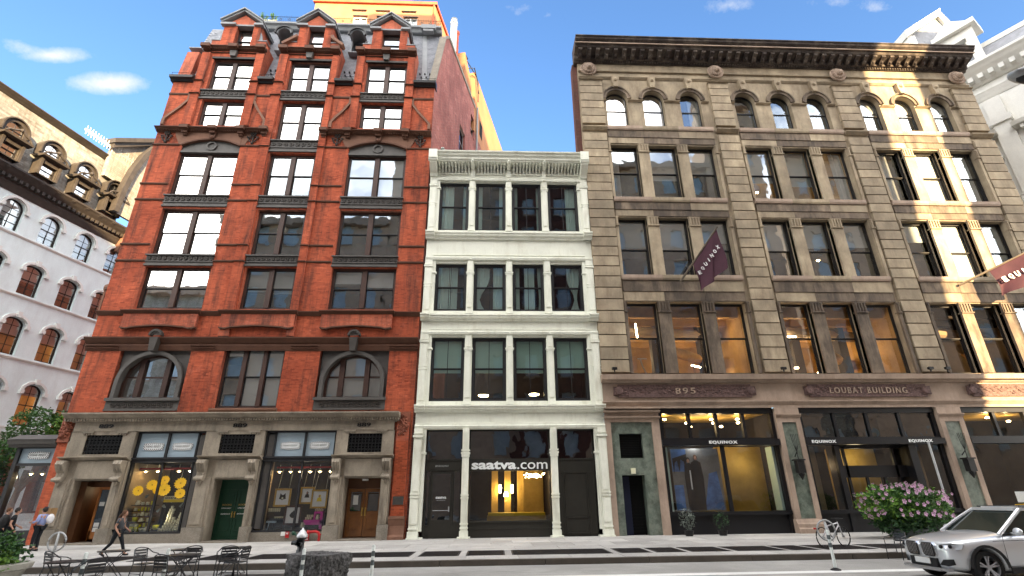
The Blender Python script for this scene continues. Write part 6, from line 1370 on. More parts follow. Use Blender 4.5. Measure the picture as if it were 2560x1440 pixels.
c0 = SP(4.6, 32.2, -.5); m = MB(); m.lathe([(.26, 0), (.26, 4.4), (.31, 4.42), (.31, 4.6), (.20, 4.62), (.20, 4.9), (.26, 4.95), (.01, 5.0)], c0, 14); m.build('flue_pipe', 'trim_white', fl, smooth=False)
c1 = SP(5.5, 32.2, -.5); m = MB(); m.lathe([(.14, 0), (.14, 4.3), (.2, 4.35), (.2, 4.6), (.01, 4.65)], c1, 10); m.build('flue_pipe', 'orange_trim', fl)
md = empty('roof_mast', (-1.8, 9, 32), 'thin black cable mast bending above the orange bulkhead', 'mast')
m = MB(); a_ = SP(8.2, 35.6, -.3); m.tube([SP(8.2, 32.4, -.3), a_], .05, 5); m.tube([a_, SP(8.8, 36.2, .1), SP(9.6, 35.2, .25), SP(9.9, 33.4, .2)], .05, 5); m.tube([SP(8.0, 36.6, -.5), SP(9.2, 35.8, .1), SP(9.8, 34.2, .3)], .04, 5); m.tube([SP(7.6, 36.5, -.4), SP(8.2, 36.7, -.4)], .09, 5); m.build('cable', 'black_paint', md)
# roof plants by the railing
for cx in (-16.6, -15.9):
    t = empty('roof_planter', (cx, 1.8, 32.6), 'pale planter box with tufted grass behind the mansard railing, ' + ('left' if cx < -16.2 else 'right') + ' of two', 'planter', 'planters on the brick roof')
    MB().box(cx - .3, cx + .3, 1.75, 2.1, 32.6, 33.25).build('planter_box', 'cream', t); m = MB()
    for i in range(60): a = random.random() * 6.28; l = random.uniform(.3, .6); m.quad((cx, 1.9, 33.2), (cx + .02, 1.9, 33.2), (cx + .45 * l * math.cos(a) + .03, 1.9 + .3 * math.sin(a), 33.2 + l), (cx + .45 * l * math.cos(a), 1.9 + .3 * math.sin(a), 33.2 + l))
    m.build('grass_tuft', 'leaf_light', t, recalc=False)
# small things above the cream building
ch = empty('far_chimney', (3.2, 12, 20), 'small cream chimney stack rising above the cornice of the cream building', 'chimney')
m = MB(); m.box(3.9, 5.1, 12, 13, 20, 29.6); m.build('stack', 'cream', ch); MB().box(3.8, 5.2, 11.9, 13.1, 29.6, 29.8).build('cap', 'brownstone_light', ch)
fb = empty('far_orange_roof', (8, 16, 0), 'low orange roof edge glimpsed between the cream and brown buildings', 'building')
m = MB(); m.add([(5.2, 16, 20), (12, 16, 20), (12, 16, 33.2), (5.2, 16, 31.7)], [(0, 1, 2, 3)]); m.build('wall', 'cream', fb, recalc=False); MB().py([(5.0, 31.6), (12, 33.2), (12, 33.5), (5.0, 31.9)], 15.8, 16.1).build('roof_edge', 'orange_trim', fb)

# ================================================================== WHITE MARBLE BUILDING far right
az2 = R_(-31.0); MO = Vector((33.8, 8.2, 0))
mrb = empty('marble_building', (MO.x, MO.y, 0), 'ornate white marble building with a slate mansard and arched windows at the far right edge', 'building', rz=az2 * 1.0 - R_(0) + R_(-28), local=True)
Z1 = 31.0; ML = 11.6
mops = [(x, x + 2.2, z, z + h) for x in (2.6, 7.2) for z, h in ((2, 4.2), (8.2, 4.4), (14.6, 4.4), (20.9, 4.2))]
m = MB(); m.quad((ML, 0, -.1), (ML, 12, -.1), (ML, 12, Z1), (ML, 0, Z1)); wall(m, 0, ML, -.1, Z1, 0, mops, .6); m.quad((0, 0, -.1), (0, 0, Z1), (0, 12, Z1), (0, 12, -.1)); m.build('wall', 'marble_white', mrb, recalc=False)
for i, (a, b, c, d) in enumerate(mops):
    cx = (a + b) / 2; A = arc(cx, d - 1.1, 1.1, 0, math.pi, 12); MB().strip(A, [(x, d + .02) for x, _ in A], -.02, .5).build('arch_spandrel', 'marble_white', mrb)
    m = MB(); m.strip(arc(cx, d - 1.1, 1.45, 0, math.pi, 14), arc(cx, d - 1.1, 1.15, 0, math.pi, 14), -.3, 0)
    for s in (-1, 1): m.box(cx + s * 1.35 - .2, cx + s * 1.35 + .2, -.25, 0, c, d - 1.1); m.box(cx + s * 1.35 - .28, cx + s * 1.35 + .28, -.35, 0, d - 1.35, d - 1.05)
    m.px([(0, d + .4), (-.7, d + .5), (-.8, d + .75), (0, d + .95)], cx - 1.9, cx + 1.9)
    for q in range(5): m.box(cx - 1.5 + q * .7, cx - 1.3 + q * .7, -.55, 0, d + .2, d + .45)
    m.build('window_surround', 'marble_white', mrb)
    archwin(mrb, a, b, c, d - 1.1, y=.3, fm='sash_dark', gm='glass', fill='blind', frac=.4)
for x in (.7, 6.0, 10.9): 
    m = MB(); m.box(x - .5, x + .5, -.3, 0, 0, Z1 - 2.4); 
    for z in (7.2, 13.6, 20.0, 26.4): m.box(x - .65, x + .65, -.45, 0, z, z + .5)
    m.build('pilaster', 'marble_white', mrb)
for z in (7.4, 13.8, 20.1): cornice(mrb, 0, ML, z, z + .5, .5, 'marble_white', name='string_course')
cornice(mrb, -.5, ML + .3, Z1 - 2.2, Z1 - 1.5, .35, 'marble_white', name='architrave'); cornice(mrb, -.9, ML + .9, Z1 - .9, Z1 + .5, 1.3, 'marble_white', dentil=.6, steps=4)
m = MB(); m.add([(0, -.2, Z1 + .5), (ML, -.2, Z1 + .5), (ML - 1.2, 1.2, Z1 + 3.0), (1.2, 1.2, Z1 + 3.0), (0, 10, Z1 + .5), (1.2, 8, Z1 + 3.0)], [(0, 1, 2, 3), (0, 3, 5, 4)]); m.build('mansard', 'slate', mrb)
m = MB(); m.box(1.0, ML - 1, 1.1, 1.5, Z1 + 2.9, Z1 + 3.3); m.box(-.1, ML, -.35, -.1, Z1 + .5, Z1 + .8); m.build('mansard_trim', 'marble_white', mrb)
for x in (5.6,):
    m = MB(); wall(m, x - 1.2, x + 1.2, Z1 + .5, Z1 + 4.2, -.5, [(x - .6, x + .6, Z1 + 1.2, Z1 + 3.4)], .3); m.box(x - 1.5, x + 1.5, -.9, 1.2, Z1 + 4.2, Z1 + 4.6); m.py([(x - 1.2, Z1 + 4.6), (x + 1.2, Z1 + 4.6), (x, Z1 + 5.6)], -.7, .8); m.quad((x - 1.2, -.5, Z1 + .5), (x - 1.2, -.5, Z1 + 4.2), (x - 1.2, 1.5, Z1 + 4.2), (x - 1.2, .5, Z1 + .5)); m.build('dormer', 'marble_white', mrb, recalc=False)
# steep slate-faced gable above the brown cornice
gb = empty('slate_gable', (32, 6, 0), 'white trimmed steep gable end faced in slate rising behind the brown cornice', 'roof')
Gy = 4.0
m = MB(); m.add([(33.2, Gy, 30), (38.3, Gy, 34.5), (36.8, Gy, 38.5), (33.3, Gy, 36.0), (33.3, Gy + 6, 36.0), (37.0, Gy + 6, 38.6), (33.2, Gy + 6, 30), (40.0, Gy, 30), (40.0, Gy + 6, 30)], [(0, 7, 2, 3), (3, 2, 5, 4), (0, 3, 4, 6), (7, 8, 5, 2)]); m.build('gable_face', 'slate', gb, recalc=False)
m = MB(); m.strip([(33.0, 36.2), (36.9, 38.9)], [(33.1, 35.6), (36.7, 38.2)], Gy - .4, Gy + 5); m.strip([(36.9, 38.9), (39.3, 33)], [(36.6, 38.2), (38.7, 33)], Gy - .25, Gy + 2); m.box(33.2, 33.9, Gy - .2, Gy + .5, 29, 35.9); m.build('gable_trim', 'marble_white', gb)

# ================================================================== OPPOSITE SIDE OF THE STREET (behind the camera; it shades and is mirrored in the glass)
def opp(x0, x1, h, y, mat, lab, floors=4.0, pitch=3.1, wmat='glass'):
    o = empty('opposite_building', ((x0 + x1) / 2, y, 0), lab, 'building', 'buildings across the street')
    ops = []; n = int((x1 - x0 - .6) / pitch); 
    for i in range(n):
        for j in range(int((h - 5) / floors)):
            cx = x0 + (x1 - x0) * (i + .5) / n; ops.append((cx - .75, cx + .75, 5 + j * floors + .7, 5 + j * floors + 3.1))
    m = MB(); wall(m, x0, x1, -.2, h, 0, ops, .3); m.v = [(v[0], y - v[1], v[2]) for v in m.v]
    k_ = 4.4; m.quad((x0, y, -.2), (x0 + k_, y - 12, -.2), (x0 + k_, y - 12, h), (x0, y, h)); m.quad((x1, y, -.2), (x1, y, h), (x1 + k_, y - 12, h), (x1 + k_, y - 12, -.2)); m.quad((x0, y, h), (x1, y, h), (x1 + k_, y - 12, h), (x0 + k_, y - 12, h)); m.quad((x0 + k_, y - 12, -.2), (x1 + k_, y - 12, -.2), (x1 + k_, y - 12, h), (x0 + k_, y - 12, h))
    m.build('wall', mat, o, recalc=False)
    g = MB()
    for a, b, c, d in ops: g.quad((a, y - .25, c), (b, y - .25, c), (b, y - .25, d), (a, y - .25, d))
    g.build('window_panes', 'painted_pane_sheen', o, recalc=False, kind='stuff')
    s = MB(); s.box(x0 - .1, x1 + .1, y - .5, y + .7, h - .9, h); 
    for a, b, c, d in ops[:200]: s.box(a - .12, b + .12, y - .02, y + .12, c - .2, c)
    s.build('cornice_and_sills', 'pink_stone', o)
OY = -29.0
opp(-64, -32.4, 24.0, OY, 'buff_brick', 'low buff brick building opposite the pale corner building')
opp(-32.6, -12.8, 33, OY, 'opp_stone', 'brown stone building of middle height opposite the brick building')
opp(-12.9, 2.6, 43, OY, 'opp_stone', 'tall brown stone building directly behind the camera')
opp(2.1, 9.9, 47, OY + .4, 'dark_brick', 'narrow dark brick tower behind the camera')
opp(9.7, 27.9, 42, OY, 'opp_stone', 'tall brownstone building opposite the brown stone building')
opp(27.3, 35.2, 52, OY + .4, 'opp_stone', 'tallest brownstone tower beside the sunlit gap')
opp(35.0, 39, 11.6, OY - .4, 'buff_brick', 'low building filling the gap between the towers')
opp(38.7, 60, 44, OY, 'opp_stone', 'brown stone tower right of the gap')
# ================================================================== CORNER SHOP BAY AND ORIEL of the brick building
m = MB(); m.box(-21.85, -21.68, .32, .6, .0, 4.05); m.box(-21.68, -20.0, .32, .6, 3.98, 4.05); m.box(-20.1, -20.0, .32, .6, .0, 4.05); m.box(-21.68, -20.0, .34, .5, 3.22, 3.34); m.box(-21.68, -20.0, .34, .5, .0, .55); m.box(-21.85, -21.7, .6, 3.5, .0, .5); m.box(-21.85, -21.7, 3.3, 3.5, 0, 4.05)
cs = m.build('corner_shop_bay', 'dark_iron', red)
m = MB(); m.px([(3.6, 4.02), (.1, 4.02), (.04, 4.12), (-.06, 4.15), (-.1, 4.3), (-.14, 4.34), (.5, 4.6), (3.6, 4.6)], -22.05, -19.95); m.build('bay_cornice', 'grey_iron', cs)
MB().box(-21.68, -20.1, .42, .46, 3.34, 3.98).build('transom_panel', 'blue_panel', cs); badge(cs, -20.86, 3.68, .95, .34, .40)
MB().quad((-21.68, .44, .55), (-20.1, .44, .55), (-20.1, .44, 3.22), (-21.68, .44, 3.22)).build('pane', 'glass', cs, recalc=False)
MB().quad((-21.78, .6, .5), (-21.78, 3.3, .5), (-21.78, 3.3, 3.9), (-21.78, .6, 3.9)).build('pane', 'glass', cs, recalc=False)
for i, x in enumerate((-21.35, -20.85, -20.35)):
    t = empty('pendant_lamp', (x, .9, 2.9), ['left', 'middle', 'right'][i] + ' of three glowing cone pendants inside the corner shop bay', 'lamp', 'pendants in the corner shop bay')
    MB().lathe([(.13, 0), (.05, .1), (.02, .14)], (x, .9, 2.9), 10).build('lamp_shade', 'cream', t); MB().ball((x, .9, 2.9), .05, 6).build('bulb', 'spot_light', t)
m = MB(); m.lathe([(.05, 9.55), (.35, 9.9), (.62, 10.3), (.72, 10.5), (.72, 10.62)], (-19.95, 1.1, 0), 18, 'Z', math.pi / 2, math.pi * 1.5); m.lathe([(.74, 11.95), (.8, 12.05), (.8, 12.2), (.05, 12.5)], (-19.95, 1.1, 0), 18, 'Z', math.pi / 2, math.pi * 1.5)
for i in range(5): a = R_(95 + i * 42.5); m.box(-19.95 + .68 * math.cos(a) - .05, -19.95 + .68 * math.cos(a) + .05, 1.1 + .68 * math.sin(a) - .05, 1.1 + .68 * math.sin(a) + .05, 10.6, 11.97)
orl = m.build('oriel', 'brownstone_light', red); MB().lathe([(.66, 10.6), (.66, 11.96)], (-19.95, 1.1, 0), 18, 'Z', math.pi / 2, math.pi * 1.5).build('pane', 'glass_dark', orl, recalc=False)

# ================================================================== SHOP WINDOW CONTENTS
def flower(cx, cz, r, y, tilt, lab):
    t = empty('paper_flower', (cx, y, cz), lab, 'flower', 'giant yellow paper flowers in the shop window'); m = MB()
    for ring, (n, rr, yy) in enumerate(((14, r, 0), (10, r * .72, -.03))):
        for i in range(n):
            yy += (.004 if i % 2 else -.003); a = 6.283 * i / n + ring * .3 + tilt; w_ = .12 * rr / r + .12; ca, sa = math.cos(a), math.sin(a)
            pts = [(rr * .05, -.03), (rr * .45, -.24 * rr), (rr * .8, -.17 * rr), (rr, 0), (rr * .8, .17 * rr), (rr * .45, .24 * rr), (rr * .05, .03)]
            m.add([(cx + p * ca - q * sa, y + yy - .10 * (p / r) ** 2 + tilt * .2 * p * sa, cz + (p * sa + q * ca) * .92) for p, q in pts], [(0, 1, 2, 3, 4, 5, 6)])
    m.lathe([(.001, -.012), (r * .42, -.004)], (cx, y, cz), 12, 'Y'); m.build('petals', 'petal_yellow_glow', t, recalc=False); MB().ball((cx, y - .06, cz), r * .12, 8, 1, .4, 1).build('seed_head', 'seed_brown', t)
FL = [(-16.02, 2.12, .25, .45, .1, 'far left'), (-15.5, 2.36, .26, .5, .5, 'second from left'), (-15.05, 2.55, .24, .6, .8, 'topmost'), (-15.3, 2.15, .22, .65, .2, 'partly hidden behind the window bar'), (-14.85, 2.14, .30, .4, .4, 'largest and central'), (-14.26, 2.42, .28, .5, .9, 'upper right'), (-14.12, 1.98, .25, .4, .3, 'lower right, above the yellow banner')]
for a in FL: flower(*a[:5], 'giant yellow paper sunflower in the left shop window, ' + a[5])
for i, (x, z, a) in enumerate(((-15.75, 1.85, .3), (-15.0, 1.72, .9), (-14.9, 1.45, -.6), (-15.1, 1.25, .5), (-14.6, 1.65, -.2), (-14.15, 1.45, 1.2))):
    m = MB(); m.add([(x, .5, z), (x + .12, .45, z + .1), (x + .26, .42, z + .06 + .2 * math.sin(a)), (x + .12, .46, z - .06)], [(0, 1, 2, 3)]); m.build('paper_leaf', 'verde', label='grey green paper leaf hanging among the yellow flowers', cat='leaf', group='paper leaves in the left shop window', recalc=False)
bn = empty('greeting_banner', (-14.3, .42, 1.75), 'yellow greeting banner with black lettering hanging in the left shop window', 'banner')
MB().box(-14.82, -13.78, .42, .44, 1.62, 1.88).build('banner_cloth', 'mustard', bn); MB().box(-14.82, -13.78, .415, .42, 1.74, 1.88).build('white_strip', 'cream', bn); text('GOOD MORNING', -14.78, -13.8, 1.755, 1.85, .412, 'ink', bn, 'banner_lettering', bold=.02, th=.006, shear=.2)
m = MB(); m.tube([(-14.3, .45, 1.88), (-14.3, .5, 3.0)], .008, 4); m.build('cord', 'cream', bn)
sh = empty('display_shelf', (-15.7, .8, .44), 'dark stepped shelf unit carrying cream and yellow crockery in the left shop window', 'shelf')
for k, z in enumerate((1.52, 1.28, 1.07, .83, .62)): MB().box(-16.2, -15.22, .45, .85, z - .03, z).build('shelf_board', 'dark_iron', sh)
cup0 = {}
def pot(x, y, z, r, h, mat, kind, lab):
    key = (kind, mat)
    if key not in cup0:
        pr = {'cup': [(.01, 0), (.8, 0), (.9, .6), (1, 1), (.92, 1), (.8, .1), (.01, .1)], 'bowl': [(.01, 0), (.5, 0), (.85, .4), (1, 1), (.95, 1), (.01, .15)], 'jug': [(.01, 0), (.8, 0), (1, .35), (.7, .7), (.6, .9), (.75, 1), (.6, .95), (.01, .2)]}[kind]
        m = MB(); m.lathe(pr, (0, 0, 0), 12)
        if kind != 'bowl': m.tube([(.9, 0, .75), (1.35, 0, .7), (1.35, 0, .35), (.85, 0, .3)], .08, 5)
        cup0[key] = m.mesh(kind, [mat], True)
    o = put({'cup': 'cup', 'bowl': 'bowl', 'jug': 'jug'}[kind], cup0[key], (x, y, z), None, None, lab, kind, 'crockery in the left shop window'); o.scale = (r, r, h); return o
random.seed(21)
for z, items in ((1.52, [('jug', 'cream', .10, .2), ('cup', 'cream', .07, .12), ('cup', 'cream', .07, .13), ('cup', 'lime_yellow', .08, .16)]), (1.28, [('jug', 'cream', .08, .14), ('cup', 'lime_yellow', .04, .07), ('cup', 'lime_yellow', .04, .15), ('cup', 'lime_yellow', .04, .15), ('cup', 'lime_yellow', .04, .14), ('bowl', 'cream', .07, .07)]), (1.07, [('cup', 'cream', .05, .1), ('cup', 'cream', .05, .12), ('jug', 'cream', .10, .17), ('cup', 'cream', .06, .12), ('cup', 'cream', .05, .13)]), (.83, [('bowl', 'lime_yellow', .11, .19), ('jug', 'cream', .11, .17), ('cup', 'cream', .08, .15)]), (.62, [('bowl', 'cream', .1, .12), ('cup', 'cream', .08, .14), ('cup', 'lime_yellow', .05, .1), ('cup', 'lime_yellow', .05, .17), ('cup', 'lime_yellow', .05, .17)]), (.44, [('bowl', 'lime_yellow', .12, .2), ('bowl', 'lime_yellow', .13, .19), ('bowl', 'cream', .13, .15), ('jug', 'cream', .14, .2)])):
    n = len(items)
    for i, (k, mt, r, h) in enumerate(items):
        pot(-16.08 + (i + .5) * .86 / n, .52, z, r, h, mt, k, ('yellow ' if mt[0] == 'l' else 'cream ') + {'cup': 'mug', 'bowl': 'bowl', 'jug': 'round jug'}[k] + (' on the sill at the bottom' if z < .5 else ' on shelf ' + {1.52: 'one, the top board', 1.28: 'two from the top', 1.07: 'three from the top', .83: 'four from the top', .62: 'five, just above the sill'}[z]) + ' of the left shop window')
for row, (n, x0) in enumerate(((6, -14.78), (5, -14.62), (4, -14.56), (4, -14.52), (3, -14.5), (2, -14.5), (2, -14.48), (2, -14.46), (1, -14.42))):
    for i in range(n): pot(x0 + i * .125, .5, .44 + row * .115, .056, .11, 'cream', 'cup', 'cream mug in row %s of the mug pyramid in the left shop window' % ['one', 'two', 'three', 'four', 'five', 'six', 'seven', 'eight', 'nine'][row])
for i in range(5): pot(-13.97, .5, .44 + i * .1, .15 - .008 * i, .1, 'cream', 'bowl', 'large cream bowl in the tall stack beside the mug pyramid')
pot(-13.95, .5, .95, .10, .24, 'cream', 'jug', 'cream jug standing on top of the tall bowl stack'); pot(-14.98, .55, .5, .13, .2, 'lime_yellow', 'bowl', 'yellow square bowl left of the mug pyramid')
def shoplamp(x, z, i, side, n):
    t = empty('pendant_lamp', (x, .7, z), ('first', 'second', 'third', 'fourth', 'fifth', 'sixth')[i] + f' glowing cone pendant from the left at the top of the {side} shop window', 'lamp', f'pendants in the {side} shop window')
    MB().lathe([(.12, 0), (.05, .07), (.02, .1), (.015, .3)], (x, .7, z), 10).build('lamp_shade', 'cream', t); MB().ball((x, .7, z), .05, 6).build('bulb', 'spot_light', t)
for i, x in enumerate((-16.1, -15.55, -14.6, -14.1)): shoplamp(x, 2.95, i, 'left', 4)
for i, x in enumerate((-10.0, -9.5, -9.05, -8.6, -8.15, -7.65)): shoplamp(x, 2.88, i, 'right', 6)
lamp((-15.1, .75, 2.75), 5, (1, .86, .62), .15, par=red); lamp((-14.6, .32, 1.0), 1.2, (1, .9, .7), .1, par=red); lamp((-8.8, .75, 2.7), 5, (1, .88, .7), .15, par=red); lamp((-20.9, 1.5, 2.8), 5, (1, .8, .5), .2, par=red); lamp((-17.8, 1.8, 2.2), 4, (1, .75, .45), .2, par=red)
def picture(x0, x1, z0, z1, y, fm, lab, art):
    t = empty('framed_picture', ((x0 + x1) / 2, y, z0), lab, 'picture', 'pictures hanging in the right shop window'); m = MB(); rects_frame(m, x0, x1, z0, z1, .075, y - .03, y + .02); m.build('picture_frame', fm, t)
    MB().box(x0 + .06, x1 - .06, y, y + .01, z0 + .06, z1 - .06).build('picture_sheet', 'paper', t); cx, cz, s = (x0 + x1) / 2, (z0 + z1) / 2 + .02, (z1 - z0)
    a = MB()
    if art == 'wolf':
        a.py([(cx - .17 * s, cz + .02 * s), (cx - .15 * s, cz + .22 * s), (cx - .05 * s, cz + .12 * s), (cx + .05 * s, cz + .12 * s), (cx + .15 * s, cz + .22 * s), (cx + .18 * s, cz + .0 * s), (cx + .2 * s, cz - .1 * s), (cx + .05 * s, cz - .13 * s), (cx, cz - .18 * s), (cx - .06 * s, cz - .13 * s), (cx - .2 * s, cz - .1 * s)], y - .006, y); a.build('animal_print', 'ink', t)
        b = MB(); b.ball((cx, y - .004, cz - .06 * s), .07 * s, 8, 1, .1, 1); b.ball((cx - .08 * s, y - .004, cz + .02 * s), .03 * s, 6, 1, .1, 1); b.ball((cx + .08 * s, y - .004, cz + .02 * s), .03 * s, 6, 1, .1, 1); b.build('muzzle_print', 'cream', t)
    elif art == 'horse':
        a.py([(cx - .18 * s, cz - .02 * s), (cx - .12 * s, cz - .12 * s), (cx, cz - .18 * s), (cx + .12 * s, cz - .14 * s), (cx + .1 * s, cz + .05 * s), (cx + .04 * s, cz + .24 * s), (cx - .02 * s, cz + .16 * s), (cx - .1 * s, cz + .1 * s)], y - .006, y); a.build('animal_print', 'ink', t)
    else:
        a.ball((cx, y - .002, cz + .12 * s), .075 * s, 9, 1, .1, 1.2); a.py([(cx - .15 * s, cz - .16 * s), (cx + .15 * s, cz - .16 * s), (cx + .1 * s, cz + .04 * s), (cx - .1 * s, cz + .04 * s)], y - .005, y); a.build('figure_print', 'ink' if art == 'man' else 'mustard', t)
        b = MB(); b.ball((cx - .01, y - .006, cz + .12 * s), .045 * s, 8, 1, .1, 1.2); b.build('face_print', 'skin', t)
    if art != 'horse': c = MB(); c.tube([(x0 + .12, y, z1), (x0 + .22, y + .02, 2.98)], .006, 4); c.tube([(x1 - .12, y, z1), (x1 - .06, y + .02, 2.98)], .006, 4); c.build('cord', 'cream', t)
picture(-9.95, -9.22, 1.38, 2.14, .42, 'gilt', 'gold framed print of a wolf head hanging at the left of the right shop window', 'wolf')
picture(-8.82, -8.2, 1.48, 2.2, .46, 'gilt', 'thin gold framed print of a dark figure hanging behind its neighbour', 'man')
picture(-8.28, -7.55, 1.29, 2.08, .38, 'gilt', 'wide gold framed print of a woman in yellow at the right', 'woman')
picture(-9.38, -8.64, .62, 1.42, .40, 'frame_dark_wood', 'dark wood framed print of a black horse head standing low in the window', 'horse')
pk = empty('pink_display_stand', (-8.05, .5, .42), 'bright pink stepped display stand holding white mugs in the right shop window', 'display stand')
m = MB(); m.box(-8.48, -7.66, .36, .62, .62, .82); m.box(-8.06, -7.66, .36, .62, 1.08, 1.16); m.box(-7.78, -7.66, .36, .62, .42, 1.1); m.box(-8.06, -8.0, .36, .62, .8, 1.1); m.build('stand_body', 'magenta', pk)
for i, (x, z) in enumerate([(-8.42 + .1 * j, .83) for j in range(3)] + [(-8.36, .93), (-8.26, .93), (-8.16, .93)] + [(-8.03 + .1 * j, 1.17) for j in range(4)] + [(-7.98, 1.27), (-7.88, 1.27), (-7.78, 1.27)]):
    o = pot(x, .46, z, .045, .1, 'cream', 'cup', 'small white mug on the ' + ('lower' if z < 1 else 'upper') + ' step of the pink stand'); o['group'] = 'mugs on the pink stand'
o = pot(-7.92, .46, .83, .08, .2, 'cream', 'jug', 'white round jug inside the pink stand opening'); o['group'] = 'mugs on the pink stand'
o = pot(-8.5, .3, .5, .09, .22, 'cream', 'jug', 'patterned white jug on the sill left of the pink stand'); o['group'] = 'mugs on the pink stand'
for i in range(6): o = pot(-10.12 + i * .09, .5, 1.17, .04, .15, 'cream', 'cup', 'white mug in the row high at the left of the right shop window'); o['group'] = 'white mugs at the left of the right window'
for i in range(4): o = pot(-9.8 + i * .1, .5, .9, .06, .07, 'cream', 'bowl', 'small white bowl in the row below the wolf print'); o['group'] = 'white bowls in the right window'
m = MB(); m.box(-9.9, -9.3, .45, .7, .86, .89); m.box(-9.85, -9.8, .5, .55, .42, .88); m.box(-9.4, -9.35, .5, .55, .42, .88); m.build('display_table', 'dark_iron', label='small dark display table at the left of the right shop window', cat='table')
m = MB(); m.tube([(-10.05, .4, .42), (-10.0, .4, .72)], .02, 5); m.box(-10.12, -9.72, .36, .5, .72, .80); m.build('blue_tray', 'blue_panel', label='pale blue oval tray sign on a stand at the window corner', cat='tray')

# ================================================================== STREET THINGS
K = .87
def scaled(o): o.scale = (K, K, K); return o
# fire department connection and its signs
t = empty('standpipe', (-7.55, -.3, -.1), 'red twin fire department connection bent down beside the wooden door', 'standpipe')
m = MB(); m.tube([(-7.5, -.32, -.1), (-7.5, -.32, .24), (-7.55, -.32, .34), (-7.7, -.32, .38), (-7.95, -.32, .36)], .055, 8); m.lathe([(.075, -.05), (.075, .05)], (-7.98, -.32, .36), 10, 'X'); m.lathe([(.085, 0), (.085, .05)], (-7.5, -.32, .24), 10); m.build('pipe', 'red_paint', t, smooth=True)
for i, (x0, x1, z0, z1, mt, tx) in enumerate(((-8.25, -7.98, .02, .36, 'red_paint', ('FIRE', 'DEPT', 'CONNECTION')), (-9.0, -8.85, .14, .38, 'red_paint', ('FIRE',)), (-9.2, -9.02, .22, .38, 'paper', ()))):
    s = empty('wall_sign', ((x0 + x1) / 2, -.16, z0), ('red sign with white lettering beside the red standpipe', 'small red sign partly behind the fire hydrant', 'small blank white sign left of the hydrant')[i], 'sign', 'signs on the granite base')
    MB().box(x0, x1, -.175, -.145, z0, z1).build('sign_plate', mt, s)
    for k, w_ in enumerate(tx): text(w_, x0 + .03, x1 - .03, z1 - .1 - k * .11, z1 - .03 - k * .11, -.176, 'sign_white', s, 'sign_lettering', bold=.02, th=.004)
# hydrant
t = empty('fire_hydrant', (-6.3, -6.1, 0), 'black fire hydrant with a silver cone cap on the pavement kerb side', 'hydrant')
m = MB(); m.lathe([(.17, 0), (.17, .04), (.12, .06), (.12, .12), (.10, .14), (.10, .42), (.15, .44), (.15, .5), (.12, .52)], (-6.3, -6.1, 0), 14); m.lathe([(.07, 0), (.07, .12), (.09, .12), (.09, .19), (.02, .2)], (-6.3 - .30, -6.1, .34), 10, 'X'); m.lathe([(.07, 0), (.07, .2), (.085, .2), (.085, .25), (.01, .26)], (-6.3, -6.36, .30), 10, 'Y'); m.build('body', 'hyd_black', t, smooth=True)
m = MB(); m.lathe([(.17, .5), (.175, .54), (.15, .6), (.07, .71), (.03, .74), (.03, .78), (.001, .78)], (-6.3, -6.1, 0), 14); m.build('cap', 'hyd_silver', t, smooth=True)
t = empty('wall_valve', (-6.12, -.35, .2), 'small green valve fitting seen just above the hydrant cap', 'valve')
m = MB(); m.ball((-8.62, -.3, .33), .09, 8); m.tube([(-8.62, -.3, .33), (-8.62, -.1, .33)], .05, 6); m.tube([(-8.55, -.3, .33), (-8.45, -.35, .22)], .04, 6); m.build('valve_body', 'green_door', t)
# delineator posts
def post(x, y, lab, base=-.15, h=.83):
    t = empty('delineator_post', (x, y, base), lab, 'post', 'flexible white delineator posts')
    MB().lathe([(.12, 0), (.12, .03), (.05, .06), (.04, .07)], (x, y, base), 12).build('foot', 'plastic_black', t)
    m = MB(); m.lathe([(.038, .05), (.036, h - .02), (.02, h), (.001, h)], (x, y, base), 12); m.build('tube', 'post_white', t, smooth=True)
    for z in (h - .22, h - .40): MB().lathe([(.040, 0), (.040, .10)], (x, y, base + z), 12).build('reflective_band', 'band_grey', t)
    return t
for x, y, l in ((-2.66, -12.2, 'white delineator post right of the granite block'), (-3.98, -12.8, 'white delineator post in front of the granite block'), (-7.05, -12.3, 'white delineator post among the cafe chairs'), (-8.35, -12.9, 'white delineator post leaning in front of the left planter')): post(x, y, l)
post(8.54, -10.96, 'white delineator post standing on the lane line beside the silver car', h=.92)
# granite block
rt = empty('granite_block', (-3.75, -11.6, -.15), 'rough quarried dark grey granite block standing on the asphalt', 'stone block')
bm = bmesh.new(); bmesh.ops.create_cube(bm, size=1); bmesh.ops.subdivide_edges(bm, edges=bm.edges, cuts=26, use_grid_fill=True)
for v in bm.verts:
    p = v.co.copy(); q = Vector((p.x * 1.15, p.y * .85, p.z * .66)); nz_ = noise.fractal(q * 3.2, .9, 2.1, 5); n2 = noise.noise(q * 14) * .018
    d = p.normalized(); f_ = .03 if p.z > .49 else .075
    q += Vector((p.x, p.y, p.z * .5)) * (nz_ * f_ * 1.2) + d * n2; v.co = q
me = bpy.data.meshes.new('granite_block'); bm.to_mesh(me); bm.free(); me.materials.append(MATS['rock']); W['x'] = Vector()
o = put('rough_block', me, (-4.0, -11.7, .16), rt); o.rotation_euler.z = R_(-33)
